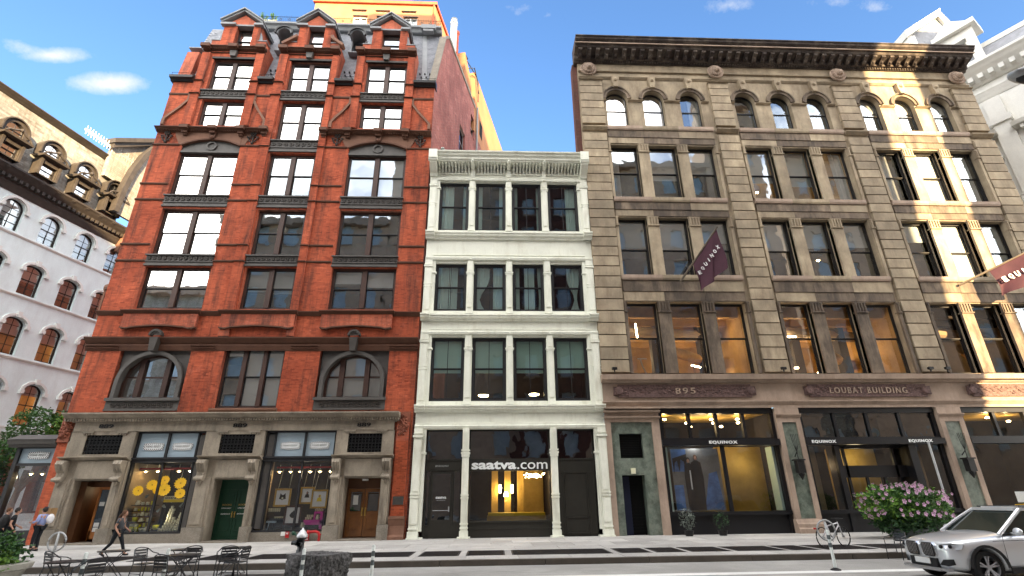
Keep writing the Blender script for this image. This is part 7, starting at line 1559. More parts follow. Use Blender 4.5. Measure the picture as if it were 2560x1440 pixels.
# bike rack rings, bicycle
def ring_rack(x, y, lab, r=.3):
    t = empty('bike_rack', (x, y, 0), lab, 'bike rack', 'grey ring bicycle racks')
    MB().tube([(x, y, 0), (x, y, .78)], .035, 10).build('rack_post', 'galv', t, smooth=True); pts = [(x + r * math.cos(a * .2618), y, .52 + r * math.sin(a * .2618)) for a in range(25)]; MB().tube(pts, .028, 8).build('rack_ring', 'galv', t, smooth=True); return t
ring_rack(-13.55, -6.8, 'grey ring bicycle rack on the pavement left of the walking woman', .26); ring_rack(10.95, -6.95, 'grey ring bicycle rack with a bicycle locked to it')
def bicycle(x, y, rz, lab):
    t = empty('bicycle', (x, y, 0), lab, 'bicycle', rz=rz, local=True); r = .34
    for cx in (-.52, .54):
        m = MB(); m.tube([(cx + r * math.cos(a * .2244), 0, r + r * math.sin(a * .2244)) for a in range(29)], .022, 6); wh = m.build('wheel', 'tyre', t, smooth=True); s = MB()
        for a in range(14): s.tube([(cx, 0, r), (cx + r * math.cos(a * .4488), 0, r + r * math.sin(a * .4488))], .003, 3)
        s.lathe([(.03, -.04), (.03, .04)], (cx, 0, r), 8, 'Y'); s.build('spokes', 'galv', wh)
    m = MB(); bb, st, hd = (-.08, 0, .30), (-.24, 0, .80), (.36, 0, .82)
    for p, q in ((bb, st), (bb, (.38, 0, .72)), ((-.21, 0, .72), hd), ((-.52, 0, r), bb), ((-.52, 0, r), (-.21, 0, .72)), ((.36, 0, .86), (.54, 0, r))): m.tube([p, q], .022, 6)
    m.build('frame', 'bag_white', t, smooth=True); m = MB(); m.tube([st, (-.26, 0, .92)], .015, 5); m.ball((-.28, 0, .95), .1, 8, 1.4, .7, .3); m.build('saddle', 'black_paint', t)
    m = MB(); m.tube([(.34, 0, .82), (.33, 0, .98)], .016, 5); m.tube([(.40, -.26, .98), (.33, 0, .99), (.40, .26, .98)], .015, 5); m.build('handlebar', 'black_paint', t)
    m = MB(); m.lathe([(.09, -.01), (.09, .01)], (-.08, .03, .30), 12, 'Y'); m.tube([(-.08, .05, .3), (.02, .05, .18)], .012, 4); m.tube([(-.08, -.05, .3), (-.18, -.05, .42)], .012, 4); m.build('crank', 'black_paint', t); MB().box(-.88, -.82, -.04, .04, .62, .68).build('rear_light', 'red_paint', t)
    return scaled(t)
bicycle(11.35, -6.6, R_(18), 'white framed bicycle with black wheels locked to the ring rack')
# cafe furniture
def chair(x, y, rz, lab, z=-.15):
    t = empty('cafe_chair', (x, y, z), lab, 'chair', 'black slatted metal cafe armchairs', rz=rz, local=True)
    fr = MB()
    for s in (-1, 1):
        fr.tube([(.24, s * .25, 0), (.20, s * .25, .44), (.18, s * .27, .62), (.08, s * .28, .67), (-.12, s * .27, .70), (-.24, s * .20, .80)], .014, 6)
        fr.tube([(-.26, s * .22, 0), (-.19, s * .2, .44), (-.26, s * .19, .80)], .014, 6); fr.tube([(.2, s * .22, .43), (-.19, s * .2, .43)], .012, 5)
    fr.tube([(-.24, -.20, .80), (-.29, -.1, .83), (-.30, 0, .84), (-.29, .1, .83), (-.24, .20, .80)], .014, 6); fr.tube([(.2, -.22, .43), (.2, .22, .43)], .012, 5); fr.tube([(-.19, -.2, .43), (-.19, .2, .43)], .012, 5); fr.tube([(.22, -.25, .2), (-.22, -.21, .2)], .009, 4); fr.tube([(.22, .25, .2), (-.22, .21, .2)], .009, 4)
    fr.build('chair_frame', 'black_metal', t, smooth=True)
    for i in range(6): MB().box(-.16 + i * .062, -.16 + i * .062 + .048, -.21, .21, .44, .45).build('seat_slat', 'black_metal', t)
    for i in range(4): zz = .53 + i * .07; xx = -.205 - (zz - .45) * .19; MB().add([(xx, -.18, zz), (xx, .18, zz), (xx - .01, .18, zz + .05), (xx - .01, -.18, zz + .05), (xx - .012, -.18, zz), (xx - .012, .18, zz), (xx - .022, .18, zz + .05), (xx - .022, -.18, zz + .05)], [(0, 1, 2, 3), (4, 7, 6, 5), (0, 4, 5, 1), (3, 2, 6, 7)]).build('back_slat', 'black_metal', t)
    return scaled(t)
def table(x, y, rz, lab, z=-.15):
    t = empty('cafe_table', (x, y, z), lab, 'table', 'black folding cafe tables', rz=rz, local=True)
    m = MB(); m.lathe([(.001, 0), (.40, 0), (.41, .01), (.41, .025), (.001, .03)], (0, 0, .70), 28); m.build('table_top', 'black_metal', t)
    m = MB()
    for s in (-1, 1): m.tube([(-.32, s * .20, 0), (.28, s * .2, .70)], .012, 5); m.tube([(.32, s * .17, 0), (-.28, s * .17, .70)], .012, 5)
    m.tube([(-.3, -.2, .03), (-.3, .2, .03)], .01, 4); m.tube([(.3, -.17, .03), (.3, .17, .03)], .01, 4); m.build('folding_legs', 'black_metal', t); return scaled(t)
table(-9.05, -12.45, R_(0), 'black round folding table at the front left of the cafe group'); table(-9.75, -9.9, R_(20), 'black round folding table furthest left, behind the front left table')
table(-8.0, -9.8, R_(-10), 'black round folding table in the middle of the cafe group, farthest from the camera'); table(-7.25, -11.3, R_(30), 'black round folding table in front of the middle, between two chairs'); table(-6.85, -9.5, R_(5), 'black round folding table at the right end of the cafe group')
chair(-10.35, -10.9, R_(60), 'black slatted chair at the far left, facing right and away'); chair(-8.2, -12.9, R_(150), 'black slatted chair beside the front left table, seen from behind')
chair(-8.55, -10.5, R_(-20), 'black slatted chair in the middle left of the group, facing right'); chair(-7.05, -12.2, R_(75), 'black slatted chair in front of the middle table, its back to the camera', )
chair(-7.55, -10.4, R_(-80), 'black slatted chair behind the middle table, facing the camera'); chair(-6.35, -10.5, R_(170), 'black slatted chair in front of the rightmost table, facing left'); chair(-6.75, -10.15, R_(120), 'black slatted chair close beside the rightmost table')
chair(11.75, -8.95, R_(200), 'black slatted chair beside the flowering planter and the silver car')
# ---- foliage
def leaves(m, c, rad, n, size, seed, shell=.55, squash=1):
    rr = random.Random(seed)
    for i in range(n):
        while True:
            p = Vector((rr.uniform(-1, 1), rr.uniform(-1, 1), rr.uniform(-1, 1)))
            if p.length <= 1 and (p.length > shell or rr.random() < .35): break
        if noise.noise(Vector((p.x * 2.6 + seed, p.y * 2.6, p.z * 2.6))) < -.08: continue
        p *= 1 + .22 * noise.noise(Vector((p.x * 3 + seed, p.y * 3, p.z * 3)))
        p = Vector((c[0] + p.x * rad[0], c[1] + p.y * rad[1], c[2] + p.z * rad[2])); s = size * rr.uniform(.6, 1.3)
        a = Vector((rr.uniform(-1, 1), rr.uniform(-1, 1), rr.uniform(-.6, .6))).normalized(); b = a.cross(Vector((rr.uniform(-1, 1), rr.uniform(-1, 1), rr.uniform(-1, 1)))).normalized()
        m.add([p, p + a * s * .5 + b * s * .32, p + a * s, p + a * s * .5 - b * s * .32], [(0, 1, 2, 3)])
tr = empty('street_tree', (-23.6, 3.2, -.1), 'leafy green street tree beyond the corner shop bay of the brick building', 'tree')
m = MB(); m.tube([(-23.6, 3.2, -.1), (-23.7, 3.2, 1.6), (-23.5, 3.2, 3.2)], .16, 8, .12); m.build('trunk', 'bark', tr)
for q in ((-22.6, 3.0, 5.4), (-24.3, 3.1, 5.0), (-25.2, 3.2, 3.4), (-21.9, 3.4, 4.8)): MB().tube([(-23.55, 3.2, 2.2), (-23.7 + (q[0] + 23.6) * .5, 3.2, 3.3), q], .08, 6, .03).build('limb', 'bark', tr)
for i, (c, r, n) in enumerate((((-23.4, 3.0, 5.3), (1.25, 1.2, .95), 2600), ((-22.1, 3.2, 5.2), (.9, 1.0, .7), 1300), ((-24.9, 3.1, 4.0), (1.2, 1.1, 1.0), 2200), ((-25.6, 3.0, 2.6), (1.3, 1.1, 1.3), 2400), ((-22.9, 3.1, 4.3), (1.2, 1.0, .7), 1500))):
    m = MB(); leaves(m, c, r, int(n * 1.7), .14, i + 3); m.build('crown', ('leaf', 'leaf_light', 'leaf', 'leaf_dark', 'leaf')[i], tr, recalc=False, kind='stuff')
# left planter
pl = empty('stone_planter', (-10.35, -13.0, -.15), 'large round pale stone planter full of green and purple plants at the left edge', 'planter')
m = MB(); m.lathe([(.01, 0), (.55, 0), (.62, .1), (.78, .52), (.86, .54), (.88, .64), (.80, .66), (.76, .6), (.01, .58)], (-10.35, -13.0, -.15), 26); m.build('bowl', 'planter_stone', pl, smooth=False)
for i, (c, r, n, mt) in enumerate((((-10.25, -13.0, .62), (.72, .6, .36), 1500, 'leaf'), ((-9.95, -13.1, .82), (.40, .4, .28), 800, 'leaf'), ((-10.6, -13.3, .6), (.45, .4, .25), 500, 'leaf_light'), ((-9.72, -13.25, .52), (.22, .25, .2), 350, 'leaf_light'), ((-10.05, -13.5, .48), (.28, .2, .17), 350, 'leaf_purple'), ((-10.1, -13.0, .7), (.6, .5, .3), 500, 'leaf_dark'))):
    m = MB(); leaves(m, c, r, n, .085, 40 + i); m.build('foliage', mt, pl, recalc=False, kind='stuff')
# flowering bush in a planter on the right
pb = empty('flowering_planter', (16.4, -3.6, 0), 'big rounded bush covered with pink flowers in a low planter beside the silver car', 'planter')
m = MB(); m.lathe([(.01, 0), (.6, 0), (.72, .3), (.76, .34), (.01, .32)], (16.4, -3.6, -.0), 22); m.build('bowl', 'band_grey', pb)
for i, (c, r, n, mt) in enumerate((((16.4, -3.6, 1.05), (1.75, 1.0, .82), 5200, 'leaf'), ((15.6, -3.7, 1.2), (1.2, .8, .7), 1600, 'leaf_light'), ((17.2, -3.5, 1.2), (1.1, .8, .7), 1300, 'leaf_light'), ((16.2, -3.7, .5), (1.2, .9, .45), 2400, 'leaf_dark'), ((16.2, -3.6, 1.5), (1.0, .8, .55), 900, 'leaf'))):
    m = MB(); leaves(m, c, r, n, .13, 60 + i, shell=.3); m.build('foliage', mt, pb, recalc=False, kind='stuff')
rr = random.Random(9); fl_ = MB(); STEMS = []
for i in range(115):
    a, b = rr.uniform(0, 6.28), rr.uniform(-.35, 1.0); cb = math.sqrt(1 - b * b * .98); p = Vector((16.4 + 1.78 * cb * math.cos(a), -3.6 + 1.05 * cb * math.sin(a), 1.08 + .86 * b + rr.uniform(-.05, .08)))
    if p.y > -3.3: continue
    s = rr.uniform(.05, .085)
    for k in range(5): t_ = k * 1.2566; fl_.add([p, p + Vector((s * math.cos(t_ - .5), -.02, s * math.sin(t_ - .5))), p + Vector((s * 1.2 * math.cos(t_), -.03, s * 1.2 * math.sin(t_))), p + Vector((s * math.cos(t_ + .5), -.02, s * math.sin(t_ + .5)))], [(0, 1, 2, 3)])
for i in range(46):
    a = rr.uniform(0, 6.28); r0 = rr.uniform(.2, 1.0); e = Vector((16.4 + 1.95 * r0 * math.cos(a), -3.6 + 1.1 * r0 * math.sin(a), 1.55 + .55 * rr.random() * (1.25 - r0)))
    p0_ = Vector((16.4 + .6 * r0 * math.cos(a), -3.6 + .5 * r0 * math.sin(a), .9)); mid = (p0_ + e) / 2 + Vector((0, 0, .25)); STEMS.append((p0_, mid, e)); s = rr.uniform(.05, .085)
    for k in range(5): t_ = k * 1.2566; fl_.add([e, e + Vector((s * math.cos(t_ - .5), -.02, s * math.sin(t_ - .5))), e + Vector((s * 1.2 * math.cos(t_), -.03, s * 1.2 * math.sin(t_))), e + Vector((s * math.cos(t_ + .5), -.02, s * math.sin(t_ + .5)))], [(0, 1, 2, 3)])
sm_ = MB()
for q in STEMS:
    sm_.tube(q, .012, 4)
    for k in range(9): u = rr.random(); p = q[1].lerp(q[2], u); sm_.add([p, p + Vector((.07, -.03, .05)), p + Vector((.13, -.04, 0)), p + Vector((.07, -.03, -.05))] if k % 2 else [p, p + Vector((-.07, -.03, .06)), p + Vector((-.13, -.04, .02)), p + Vector((-.07, -.03, -.04))], [(0, 1, 2, 3)])
sm_.build('flower_stems', 'leaf', pb, recalc=False, kind='stuff')
fl_.build('blossoms', 'petal_pink', pb, recalc=False, kind='stuff')
# two clipped shrubs by the gym window
for x, h, l in ((8.55, 1.0, 'grey green shrub in a dark pot at the left end of the gym window'), (10.05, .85, 'sparse dark shrub in a pot before the middle of the gym window')):
    t = empty('potted_shrub', (x, -.75, 0), l, 'shrub', 'potted shrubs before the gym window'); MB().lathe([(.01, 0), (.16, 0), (.22, .22), (.01, .22)], (x, -.75, 0), 12).build('pot', 'black_paint', t); m = MB(); leaves(m, (x, -.75, .25 + h * .42), (.34, .3, h * .45), 900 if x < 9 else 420, .06, int(x * 10)); m.build('foliage', 'verde' if x < 9 else 'leaf_dark', t, recalc=False, kind='stuff')
# sign post and street lamp
t = empty('sign_post', (19.56, -2, 0), 'tall thin galvanised sign post behind the flowering bush', 'post'); MB().tube([(19.56, -2, 0), (19.56, -2, 3.75)], .045, 8).build('pole', 'galv', t); MB().box(19.3, 19.8, -2.06, -2.04, 2.9, 3.7).build('sign_plate', 'galv', t) if False else None
t = empty('street_lamp', (14.0, -23.6, 0), 'grey street lamp head reaching into the top right corner on a long arm', 'street lamp')
MB().tube([(14.0, -23.6, 0), (14.0, -23.6, 8.6), (12.8, -21.5, 9.1), (10.9, -18.6, 9.0)], .09, 8, .05).build('lamp_pole', 'galv', t); m = MB(); m.ball((10.35, -18.0, 8.98), .5, 12, 1.15, .42, .26); h = m.build('lamp_head', 'galv', t, smooth=True); m = MB(); m.ball((10.3, -18.0, 8.90), .36, 10, 1.1, .4, .22); m.build('lamp_lens', 'dark_iron', h, smooth=True)

# ================================================================== PEOPLE
def skinmesh(verts, edges, radii, mat, name, par, root=0, sub=1):
    me = bpy.data.meshes.new(name); me.from_pydata(verts, edges, []); o = bpy.data.objects.new(name, me); C.objects.link(o)
    md = o.modifiers.new('s', 'SKIN'); md.use_smooth_shade = True; sb = o.modifiers.new('u', 'SUBSURF'); sb.levels = sub; sb.render_levels = sub
    sk = me.skin_vertices[0].data
    for i, r in enumerate(radii): sk[i].radius = r if isinstance(r, tuple) else (r, r); sk[i].use_root = (i == root)
    dg = bpy.context.evaluated_depsgraph_get(); me2 = bpy.data.meshes.new_from_object(o.evaluated_get(dg)); bpy.data.objects.remove(o)
    me2.materials.clear(); me2.materials.append(MATS[mat]); me2.polygons.foreach_set('use_smooth', [True] * len(me2.polygons))
    return put(name, me2, (0, 0, 0), par)
def person(lab, loc, rz, J, shirt, trous, hair, hairlen=0, sleeve=.45, shoe='black_paint', h=.87):
    t = empty('person', loc, lab, 'person', 'pedestrians on the pavement', rz=rz, local=True)
    P = [J[k] for k in ('pelvis', 'chest', 'neck', 'headb', 'headt')]; V_ = list(P); E_ = [(0, 1), (1, 2), (2, 3), (3, 4)]; Rr = [(.13, .10), (.145, .105), .052, .075, .06]
    def chain(pts, rad, root):
        p = root
        for q, r in zip(pts, rad): V_.append(q); Rr.append(r); E_.append((p, len(V_) - 1)); p = len(V_) - 1
        return p
    for s in ('L', 'R'):
        wr = chain([J['sh' + s], J['el' + s], J['wr' + s]], [.062, .042, .030], 1)
        w_, e_ = Vector(J['wr' + s]), Vector(J['el' + s]); d = (w_ - e_).normalized(); sd = d.cross(Vector((0, 1, 0))); sd = sd.normalized() if sd.length > .1 else Vector((1, 0, 0))
        palm = chain([tuple(w_ + d * .07)], [.032], wr)
        for k, (o_, ln) in enumerate(((-.028, .07), (-.01, .085), (.01, .08), (.028, .06))): chain([tuple(w_ + d * (.09 + ln * .5) + sd * o_), tuple(w_ + d * (.09 + ln) + sd * o_ * .9 + Vector((.012, 0, 0)))], [.010, .008], palm)
        chain([tuple(w_ + d * .06 + sd * .045), tuple(w_ + d * .10 + sd * .06)], [.012, .009], palm)
        chain([J['hp' + s], J['kn' + s], J['an' + s], J['to' + s]], [.09, .06, .042, .032], 0)
    skinmesh(V_, E_, Rr, 'skin', 'body', t)
    hc = Vector(J['headt']).lerp(Vector(J['headb']), .45); f = MB(); f.ball((hc.x + .005, hc.y, hc.z + .02), .098, 14, 1.0, .82, 1.22); f.ball((hc.x + .105, hc.y, hc.z - .005), .018, 6, 1, .7, 1.4); f.ball((hc.x + .085, hc.y, hc.z - .055), .014, 6, .8, 1.6, .5)
    for s in (-1, 1): f.ball((hc.x, hc.y + s * .083, hc.z), .02, 6, .8, .5, 1.4)
    hd = f.build('head', 'skin', t, smooth=True); e = MB()
    for s in (-1, 1): e.ball((hc.x + .088, hc.y + s * .032, hc.z + .02), .011, 6)
    e.build('eyes', 'ink', hd)
    hr = MB(); hr.ball((hc.x - .018, hc.y, hc.z + .045), .108, 14, 1.0, .9, 1.08)
    if hairlen: hr.tube([(hc.x - .06, hc.y, hc.z + .05), (hc.x - .14, hc.y, hc.z - .05), (hc.x - .20, hc.y, hc.z - .18), (hc.x - .27, hc.y, hc.z - .27)], .075, 8, .03)
    hr.build('hair', hair, t, smooth=True)
    L_ = lambda a, b, u: tuple(Vector(J[a]).lerp(Vector(J[b]), u))
    vs = [J['pelvis'], J['chest'], J['neck']]; es = [(0, 1), (1, 2)]; rs = [(.165, .13), (.175, .13), .06]
    for s in ('L', 'R'):
        vs += [J['sh' + s], L_('sh' + s, 'el' + s, .9 if sleeve > .5 else .62)]; n = len(vs); es += [(1, n - 2), (n - 2, n - 1)]; rs += [.08, .062]
        if sleeve > .5: vs.append(L_('el' + s, 'wr' + s, .9)); es.append((n - 1, n)); rs.append(.045)
    skinmesh(vs, es, rs, shirt, 'shirt', t)
    p = Vector(J['pelvis']); vs = [tuple(p + Vector((0, 0, .03)))]; es = []; rs = [(.165, .13)]
    for s in ('L', 'R'): n = len(vs); vs += [J['hp' + s], L_('hp' + s, 'kn' + s, .5), J['kn' + s], L_('kn' + s, 'an' + s, .95)]; es += [(0, n), (n, n + 1), (n + 1, n + 2), (n + 2, n + 3)]; rs += [.105, .092, .07, .052]
    skinmesh(vs, es, rs, trous, 'trousers', t)
    for s in ('L', 'R'):
        a, b = Vector(J['an' + s]), Vector(J['to' + s]); m = MB(); m.tube([a + Vector((-.04, 0, -.03)), a.lerp(b, .5) + Vector((0, 0, -.02)), b + Vector((.02, 0, 0))], .05, 8, .035); m.build('shoe', shoe, t, smooth=True)
    t.scale = (h, h, h); return t
walk = dict(pelvis=(0, 0, .95), chest=(.04, 0, 1.28), neck=(.06, 0, 1.44), headb=(.08, 0, 1.50), headt=(.10, 0, 1.64), shL=(.04, .18, 1.38), elL=(.02, .24, 1.12), wrL=(.24, .20, .98), shR=(.05, -.18, 1.38), elR=(-.02, -.24, 1.10), wrR=(.16, -.24, .88),
            hpL=(0, .09, .92), knL=(.20, .09, .52), anL=(.38, .09, .10), toL=(.54, .09, .06), hpR=(0, -.09, .92), knR=(-.10, -.09, .50), anR=(-.42, -.09, .16), toR=(-.30, -.09, .03))
person('woman with long brown hair in a grey t-shirt and black trousers walking to the right', (-12.45, -5.75, 0), 0, walk, 'shirt_grey', 'trouser_dark', 'hair_brown', 1, h=.80)
w2 = dict(walk); w2.update(wrR=(.12, -.26, .9), elR=(-.02, -.25, 1.1))
p1 = person('man in a black t-shirt seen from behind, striding with a white bag', (-17.75, -3.6, 0), R_(35), w2, 'cloth_black', 'trouser_dark', 'hair_black')
b = MB(); b.ball((-.20, 0, 1.22), .2, 10, .7, .85, 1.2); b.build('backpack', 'bag_black', label='black backpack worn by the man in the black t-shirt', cat='backpack').location = (-17.9, -3.75, .80)
m = MB(); m.add([(-.16, -.06, 0), (.16, -.06, 0), (.16, .06, 0), (-.16, .06, 0), (-.13, -.03, .34), (.13, -.03, .34), (.13, .03, .34), (-.13, .03, .34)], [(0, 3, 2, 1), (4, 5, 6, 7), (0, 1, 5, 4), (1, 2, 6, 5), (2, 3, 7, 6), (3, 0, 4, 7)]); m.tube([(-.08, 0, .34), (-.03, 0, .5), (.03, 0, .5), (.08, 0, .34)], .01, 4)
m.build('shopping_bag', 'bag_white', label='white shopping bag hanging from the hand of the man in black', cat='bag', pivot=(0, 0, 0)).location = (-17.85, -4.0, .30)
stand = dict(walk); stand.update(knL=(.06, .1, .5), anL=(.04, .1, .08), toL=(.2, .1, .05), knR=(.02, -.1, .5), anR=(-.05, -.1, .08), toR=(.1, -.1, .05), wrL=(.30, .12, 1.12), wrR=(.30, -.12, 1.10), chest=(.0, 0, 1.28), neck=(.0, 0, 1.44), headb=(.02, 0, 1.50), headt=(.03, 0, 1.64), shL=(0, .18, 1.38), shR=(0, -.18, 1.38))
person('dark haired man in a light blue long sleeved shirt standing by the corner', (-17.0, -3.2, 0), R_(178), stand, 'shirt_blue', 'trouser_dark', 'hair_black', 0, .9)
b = MB(); b.ball((0, 0, .18), .135, 10, .75, 1, 1.25); b.build('backpack', 'bag_white', label='pink and white backpack worn by the man in the light blue shirt', cat='backpack', pivot=(0, 0, 0)).location = (-16.72, -3.2, .92)
person('man in a navy cap behind the two other men at the corner', (-17.75, -2.2, 0), R_(-120), stand, 'cap_navy', 'trouser_dark', 'cap_navy', 0, .9)
person('person in a dark jacket at the far left edge beside the corner shop', (-18.9, -2.6, 0), R_(20), walk, 'cap_navy', 'trouser_dark', 'hair_brown', 0, .9)
m = MB(); m.box(-.22, .22, -.15, .15, 0, .34); m.build('cardboard_box', 'cardboard', label='brown cardboard box carried at shoulder height behind the man in blue', cat='box', pivot=(0, 0, 0)).location = (-17.35, -2.6, 1.12)

# ================================================================== CARS
def car(loc, lab, paint, group='cars on the street', sedan=False):
    t = empty('parked_car' if False else 'car', loc, lab, 'car', group, local=True)
    ST = [(0.02, .56, .36, .80, .86), (.10, .76, .28, .86, .93), (.35, .88, .24, .93, 1.00), (.75, .935, .24, .985, 1.06), (1.15, .945, .24, 1.02, 1.10), (1.55, .945, .24, 1.05, 1.13), (2.2, .945, .24, 1.06, 1.13), (3.0, .945, .24, 1.07, 1.14), (3.8, .94, .25, 1.08, 1.15), (4.35, .90, .30, 1.08, 1.15), (4.62, .82, .38, 1.02, 1.06), (4.70, .68, .48, .92, .98)]
    vs = []; fs = []; k = 12
    for x, w_, zb, zbelt, zt in ST:
        half = [(0, zb), (w_ * .86, zb), (w_ * .97, zb + .10), (w_, zb + (zbelt - zb) * .45), (w_ * .985, zb + (zbelt - zb) * .80), (w_ * .93, zbelt), (w_ * .55, zt - .005), (0, zt)]
        ring = half + [(-y, z) for y, z in reversed(half[1:-1])]; k = len(ring); vs += [(x, y, z) for y, z in ring]
    for i in range(len(ST) - 1):
        for j in range(k): fs.append((i * k + j, i * k + (j + 1) % k, (i + 1) * k + (j + 1) % k, (i + 1) * k + j))
    fs += [tuple(range(k - 1, -1, -1)), tuple(range((len(ST) - 1) * k, len(ST) * k))]
    me = bpy.data.meshes.new('b'); me.from_pydata(vs, [], fs); o = bpy.data.objects.new('b', me); C.objects.link(o)
    bm = bmesh.new(); bm.from_mesh(me); bmesh.ops.recalc_face_normals(bm, faces=bm.faces); bm.to_mesh(me); bm.free()
    s = o.modifiers.new('s', 'SUBSURF'); s.levels = 2; s.render_levels = 2; cut = []
    for cx in (.86, 3.72):
        c = MB().lathe([(.001, -1.4), (.43, -1.4), (.43, 1.4), (.001, 1.4)], (cx, 0, .36), 32, 'Y'); cm = c.mesh('c', [paint]); co = bpy.data.objects.new('c', cm); C.objects.link(co); bo = o.modifiers.new('b', 'BOOLEAN'); bo.operation = 'DIFFERENCE'; bo.object = co; bo.solver = 'EXACT'; cut.append(co)
    dg = bpy.context.evaluated_depsgraph_get(); me2 = bpy.data.meshes.new_from_object(o.evaluated_get(dg)); bpy.data.objects.remove(o)
    for c in cut: bpy.data.objects.remove(c)
    me2.materials.clear(); me2.materials.append(MATS[paint]); me2.polygons.foreach_set('use_smooth', [True] * len(me2.polygons)); me2.polygons.foreach_set('material_index', [0] * len(me2.polygons))
    body = put('body', me2, (0, 0, 0), t)
    # cabin: glass house, roof and pillars
    g = MB(); bz, tz = 1.08, 1.60
    base = [(1.50, -.84), (4.45, -.80), (4.45, .80), (1.50, .84)]; top = [(2.28, -.64), (4.05, -.62), (4.05, .62), (2.28, .64)]
    g.add([(x, y, bz) for x, y in base] + [(x, y, tz) for x, y in top], [(0, 1, 5, 4), (1, 2, 6, 5), (2, 3, 7, 6), (3, 0, 4, 7)]); g.build('windows', 'car_glass', t)
    r = MB(); r.pz([(2.22, -.60), (2.35, -.66), (4.0, -.66), (4.12, -.60), (4.12, .60), (4.0, .66), (2.35, .66), (2.22, .60)], tz - .02, tz + .05); r.pz([(2.4, -.5), (3.9, -.5), (3.9, .5), (2.4, .5)], tz + .05, tz + .075)
    for sy in (-1, 1):
        r.tube([(1.38, sy * .86, 1.06), (1.9, sy * .76, 1.38), (2.30, sy * .66, tz + .01)], .045, 8); r.tube([(3.02, sy * .86, bz - .02), (3.02, sy * .67, tz)], .04, 6); r.tube([(4.5, sy * .80, bz), (4.08, sy * .62, tz)], .07, 6)
    r.build('roof', paint, t)
    for sy in (-1, 1): MB().tube([(2.4, sy * .6, tz + .07), (3.95, sy * .6, tz + .07)], .018, 5).build('roof_rail', 'plastic_black', t)
    # wheels
    for cx in (.86, 3.72):
        for sy in (-1, 1):
            yo = sy * .80; m = MB(); m.lathe([(.25, -.11), (.35, -.11), (.365, -.06), (.365, .06), (.35, .11), (.25, .11)], (cx, yo, .365), 28, 'Y'); wh = m.build('wheel', 'tyre', t, smooth=False)
            m = MB(); m.lathe([(.25, -.10), (.235, -.05), (.235, .10), (.25, .10)], (cx, yo, .365), 28, 'Y'); y0 = yo + sy * .06
            for a in range(5):
                for da in (-.16, .16):
                    an = a * 1.2566 + .3 + da; an2 = a * 1.2566 + .3 + da * .35; m.tube([(cx + .05 * math.cos(an2), y0, .365 + .05 * math.sin(an2)), (cx + .245 * math.cos(an), y0 + sy * .02, .365 + .245 * math.sin(an))], .022, 5)
            m.lathe([(.001, -.02), (.06, -.02), (.06, .02), (.001, .02)], (cx, y0, .365), 12, 'Y'); m.build('rim', 'alloy', wh)
            ar = MB(); ar.strip([(cx + .49 * math.cos(a * math.pi / 16), .36 + .49 * math.sin(a * math.pi / 16)) for a in range(17)], [(cx + .425 * math.cos(a * math.pi / 16), .36 + .43 * math.sin(a * math.pi / 16)) for a in range(17)], sy * .93, sy * .955) if sy > 0 else ar.strip([(cx + .49 * math.cos(a * math.pi / 16), .36 + .49 * math.sin(a * math.pi / 16)) for a in range(17)], [(cx + .425 * math.cos(a * math.pi / 16), .36 + .43 * math.sin(a * math.pi / 16)) for a in range(17)], -.955, -.93)
            ar.build('wheel_arch', 'plastic_black', t)
    MB().box(.5, 4.2, -.80, .80, .22, .5).build('underbody', 'plastic_black', t)
    for sy in (-1, 1): MB().box(1.35, 3.25, min(sy * .92, sy * .955), max(sy * .92, sy * .955), .24, .36).build('sill_cladding', 'plastic_black', t)
    # face
    for sy in (-1, 1):
        cy = sy * .25
        def kid(s_): return [(cy - .20 * s_, .62), (cy - .16 * s_, .57), (cy + .13 * s_, .57), (cy + .19 * s_, .64), (cy + .205 * s_, .82), (cy + .15 * s_, .88), (cy - .13 * s_, .88), (cy - .19 * s_, .82)]
        def yz(poly, x0, x1, m): n = len(poly); m.add([(x0, y, z) for y, z in poly] + [(x1, y, z) for y, z in poly], [tuple(range(n)), tuple(range(2 * n - 1, n - 1, -1))] + [(i, (i + 1) % n, n + (i + 1) % n, n + i) for i in range(n)])
        m = MB(); yz(kid(1.08), -.02, .06, m); gr = m.build('grille', 'chrome', t); m = MB(); yz(kid(.92), -.035, -.015, m); m.build('grille_mesh', 'plastic_black', gr); m = MB()
        for q in range(7): y = cy - .15 + q * .05; m.box(-.048, -.034, y - .006, y + .006, .60, .86)
        m.build('grille_bars', 'chrome', gr)
        m = MB(); m.add([(.03, sy * .50, .74), (.10, sy * .66, .72), (.36, sy * .86, .76), (.42, sy * .87, .86), (.20, sy * .76, .885), (.05, sy * .52, .86)], [(0, 1, 2, 3, 4, 5)]); m.v += [(x - .035, y + sy * .015, z) for x, y, z in m.v[:6]]; m.add([], []); m.f = [(6, 7, 8, 9, 10, 11)] + [(i, (i + 1) % 6, 6 + (i + 1) % 6, 6 + i) for i in range(6)]; m.m = [0] * 7; hl = m.build('headlight', 'lamp_glass', t)
        m = MB(); m.ball((.04, sy * .60, .80), .045, 8); m.ball((.16, sy * .74, .81), .045, 8); m.build('headlight_lens', 'plastic_black', hl)
        m = MB(); m.add([(.0, sy * .48, .40), (.06, sy * .66, .38), (.16, sy * .78, .42), (.14, sy * .78, .54), (.02, sy * .60, .52)], [(0, 1, 2, 3, 4)]); m.v = [(x - .012, y, z) for x, y, z in m.v]; m.build('air_intake', 'plastic_black', t)
        m = MB(); m.ball((1.72, sy * 1.03, 1.13), .12, 10, .6, 1, .75); m.tube([(1.72, sy * .84, 1.08), (1.72, sy * .98, 1.1)], .03, 6); m.build('door_mirror', paint, t, smooth=True)
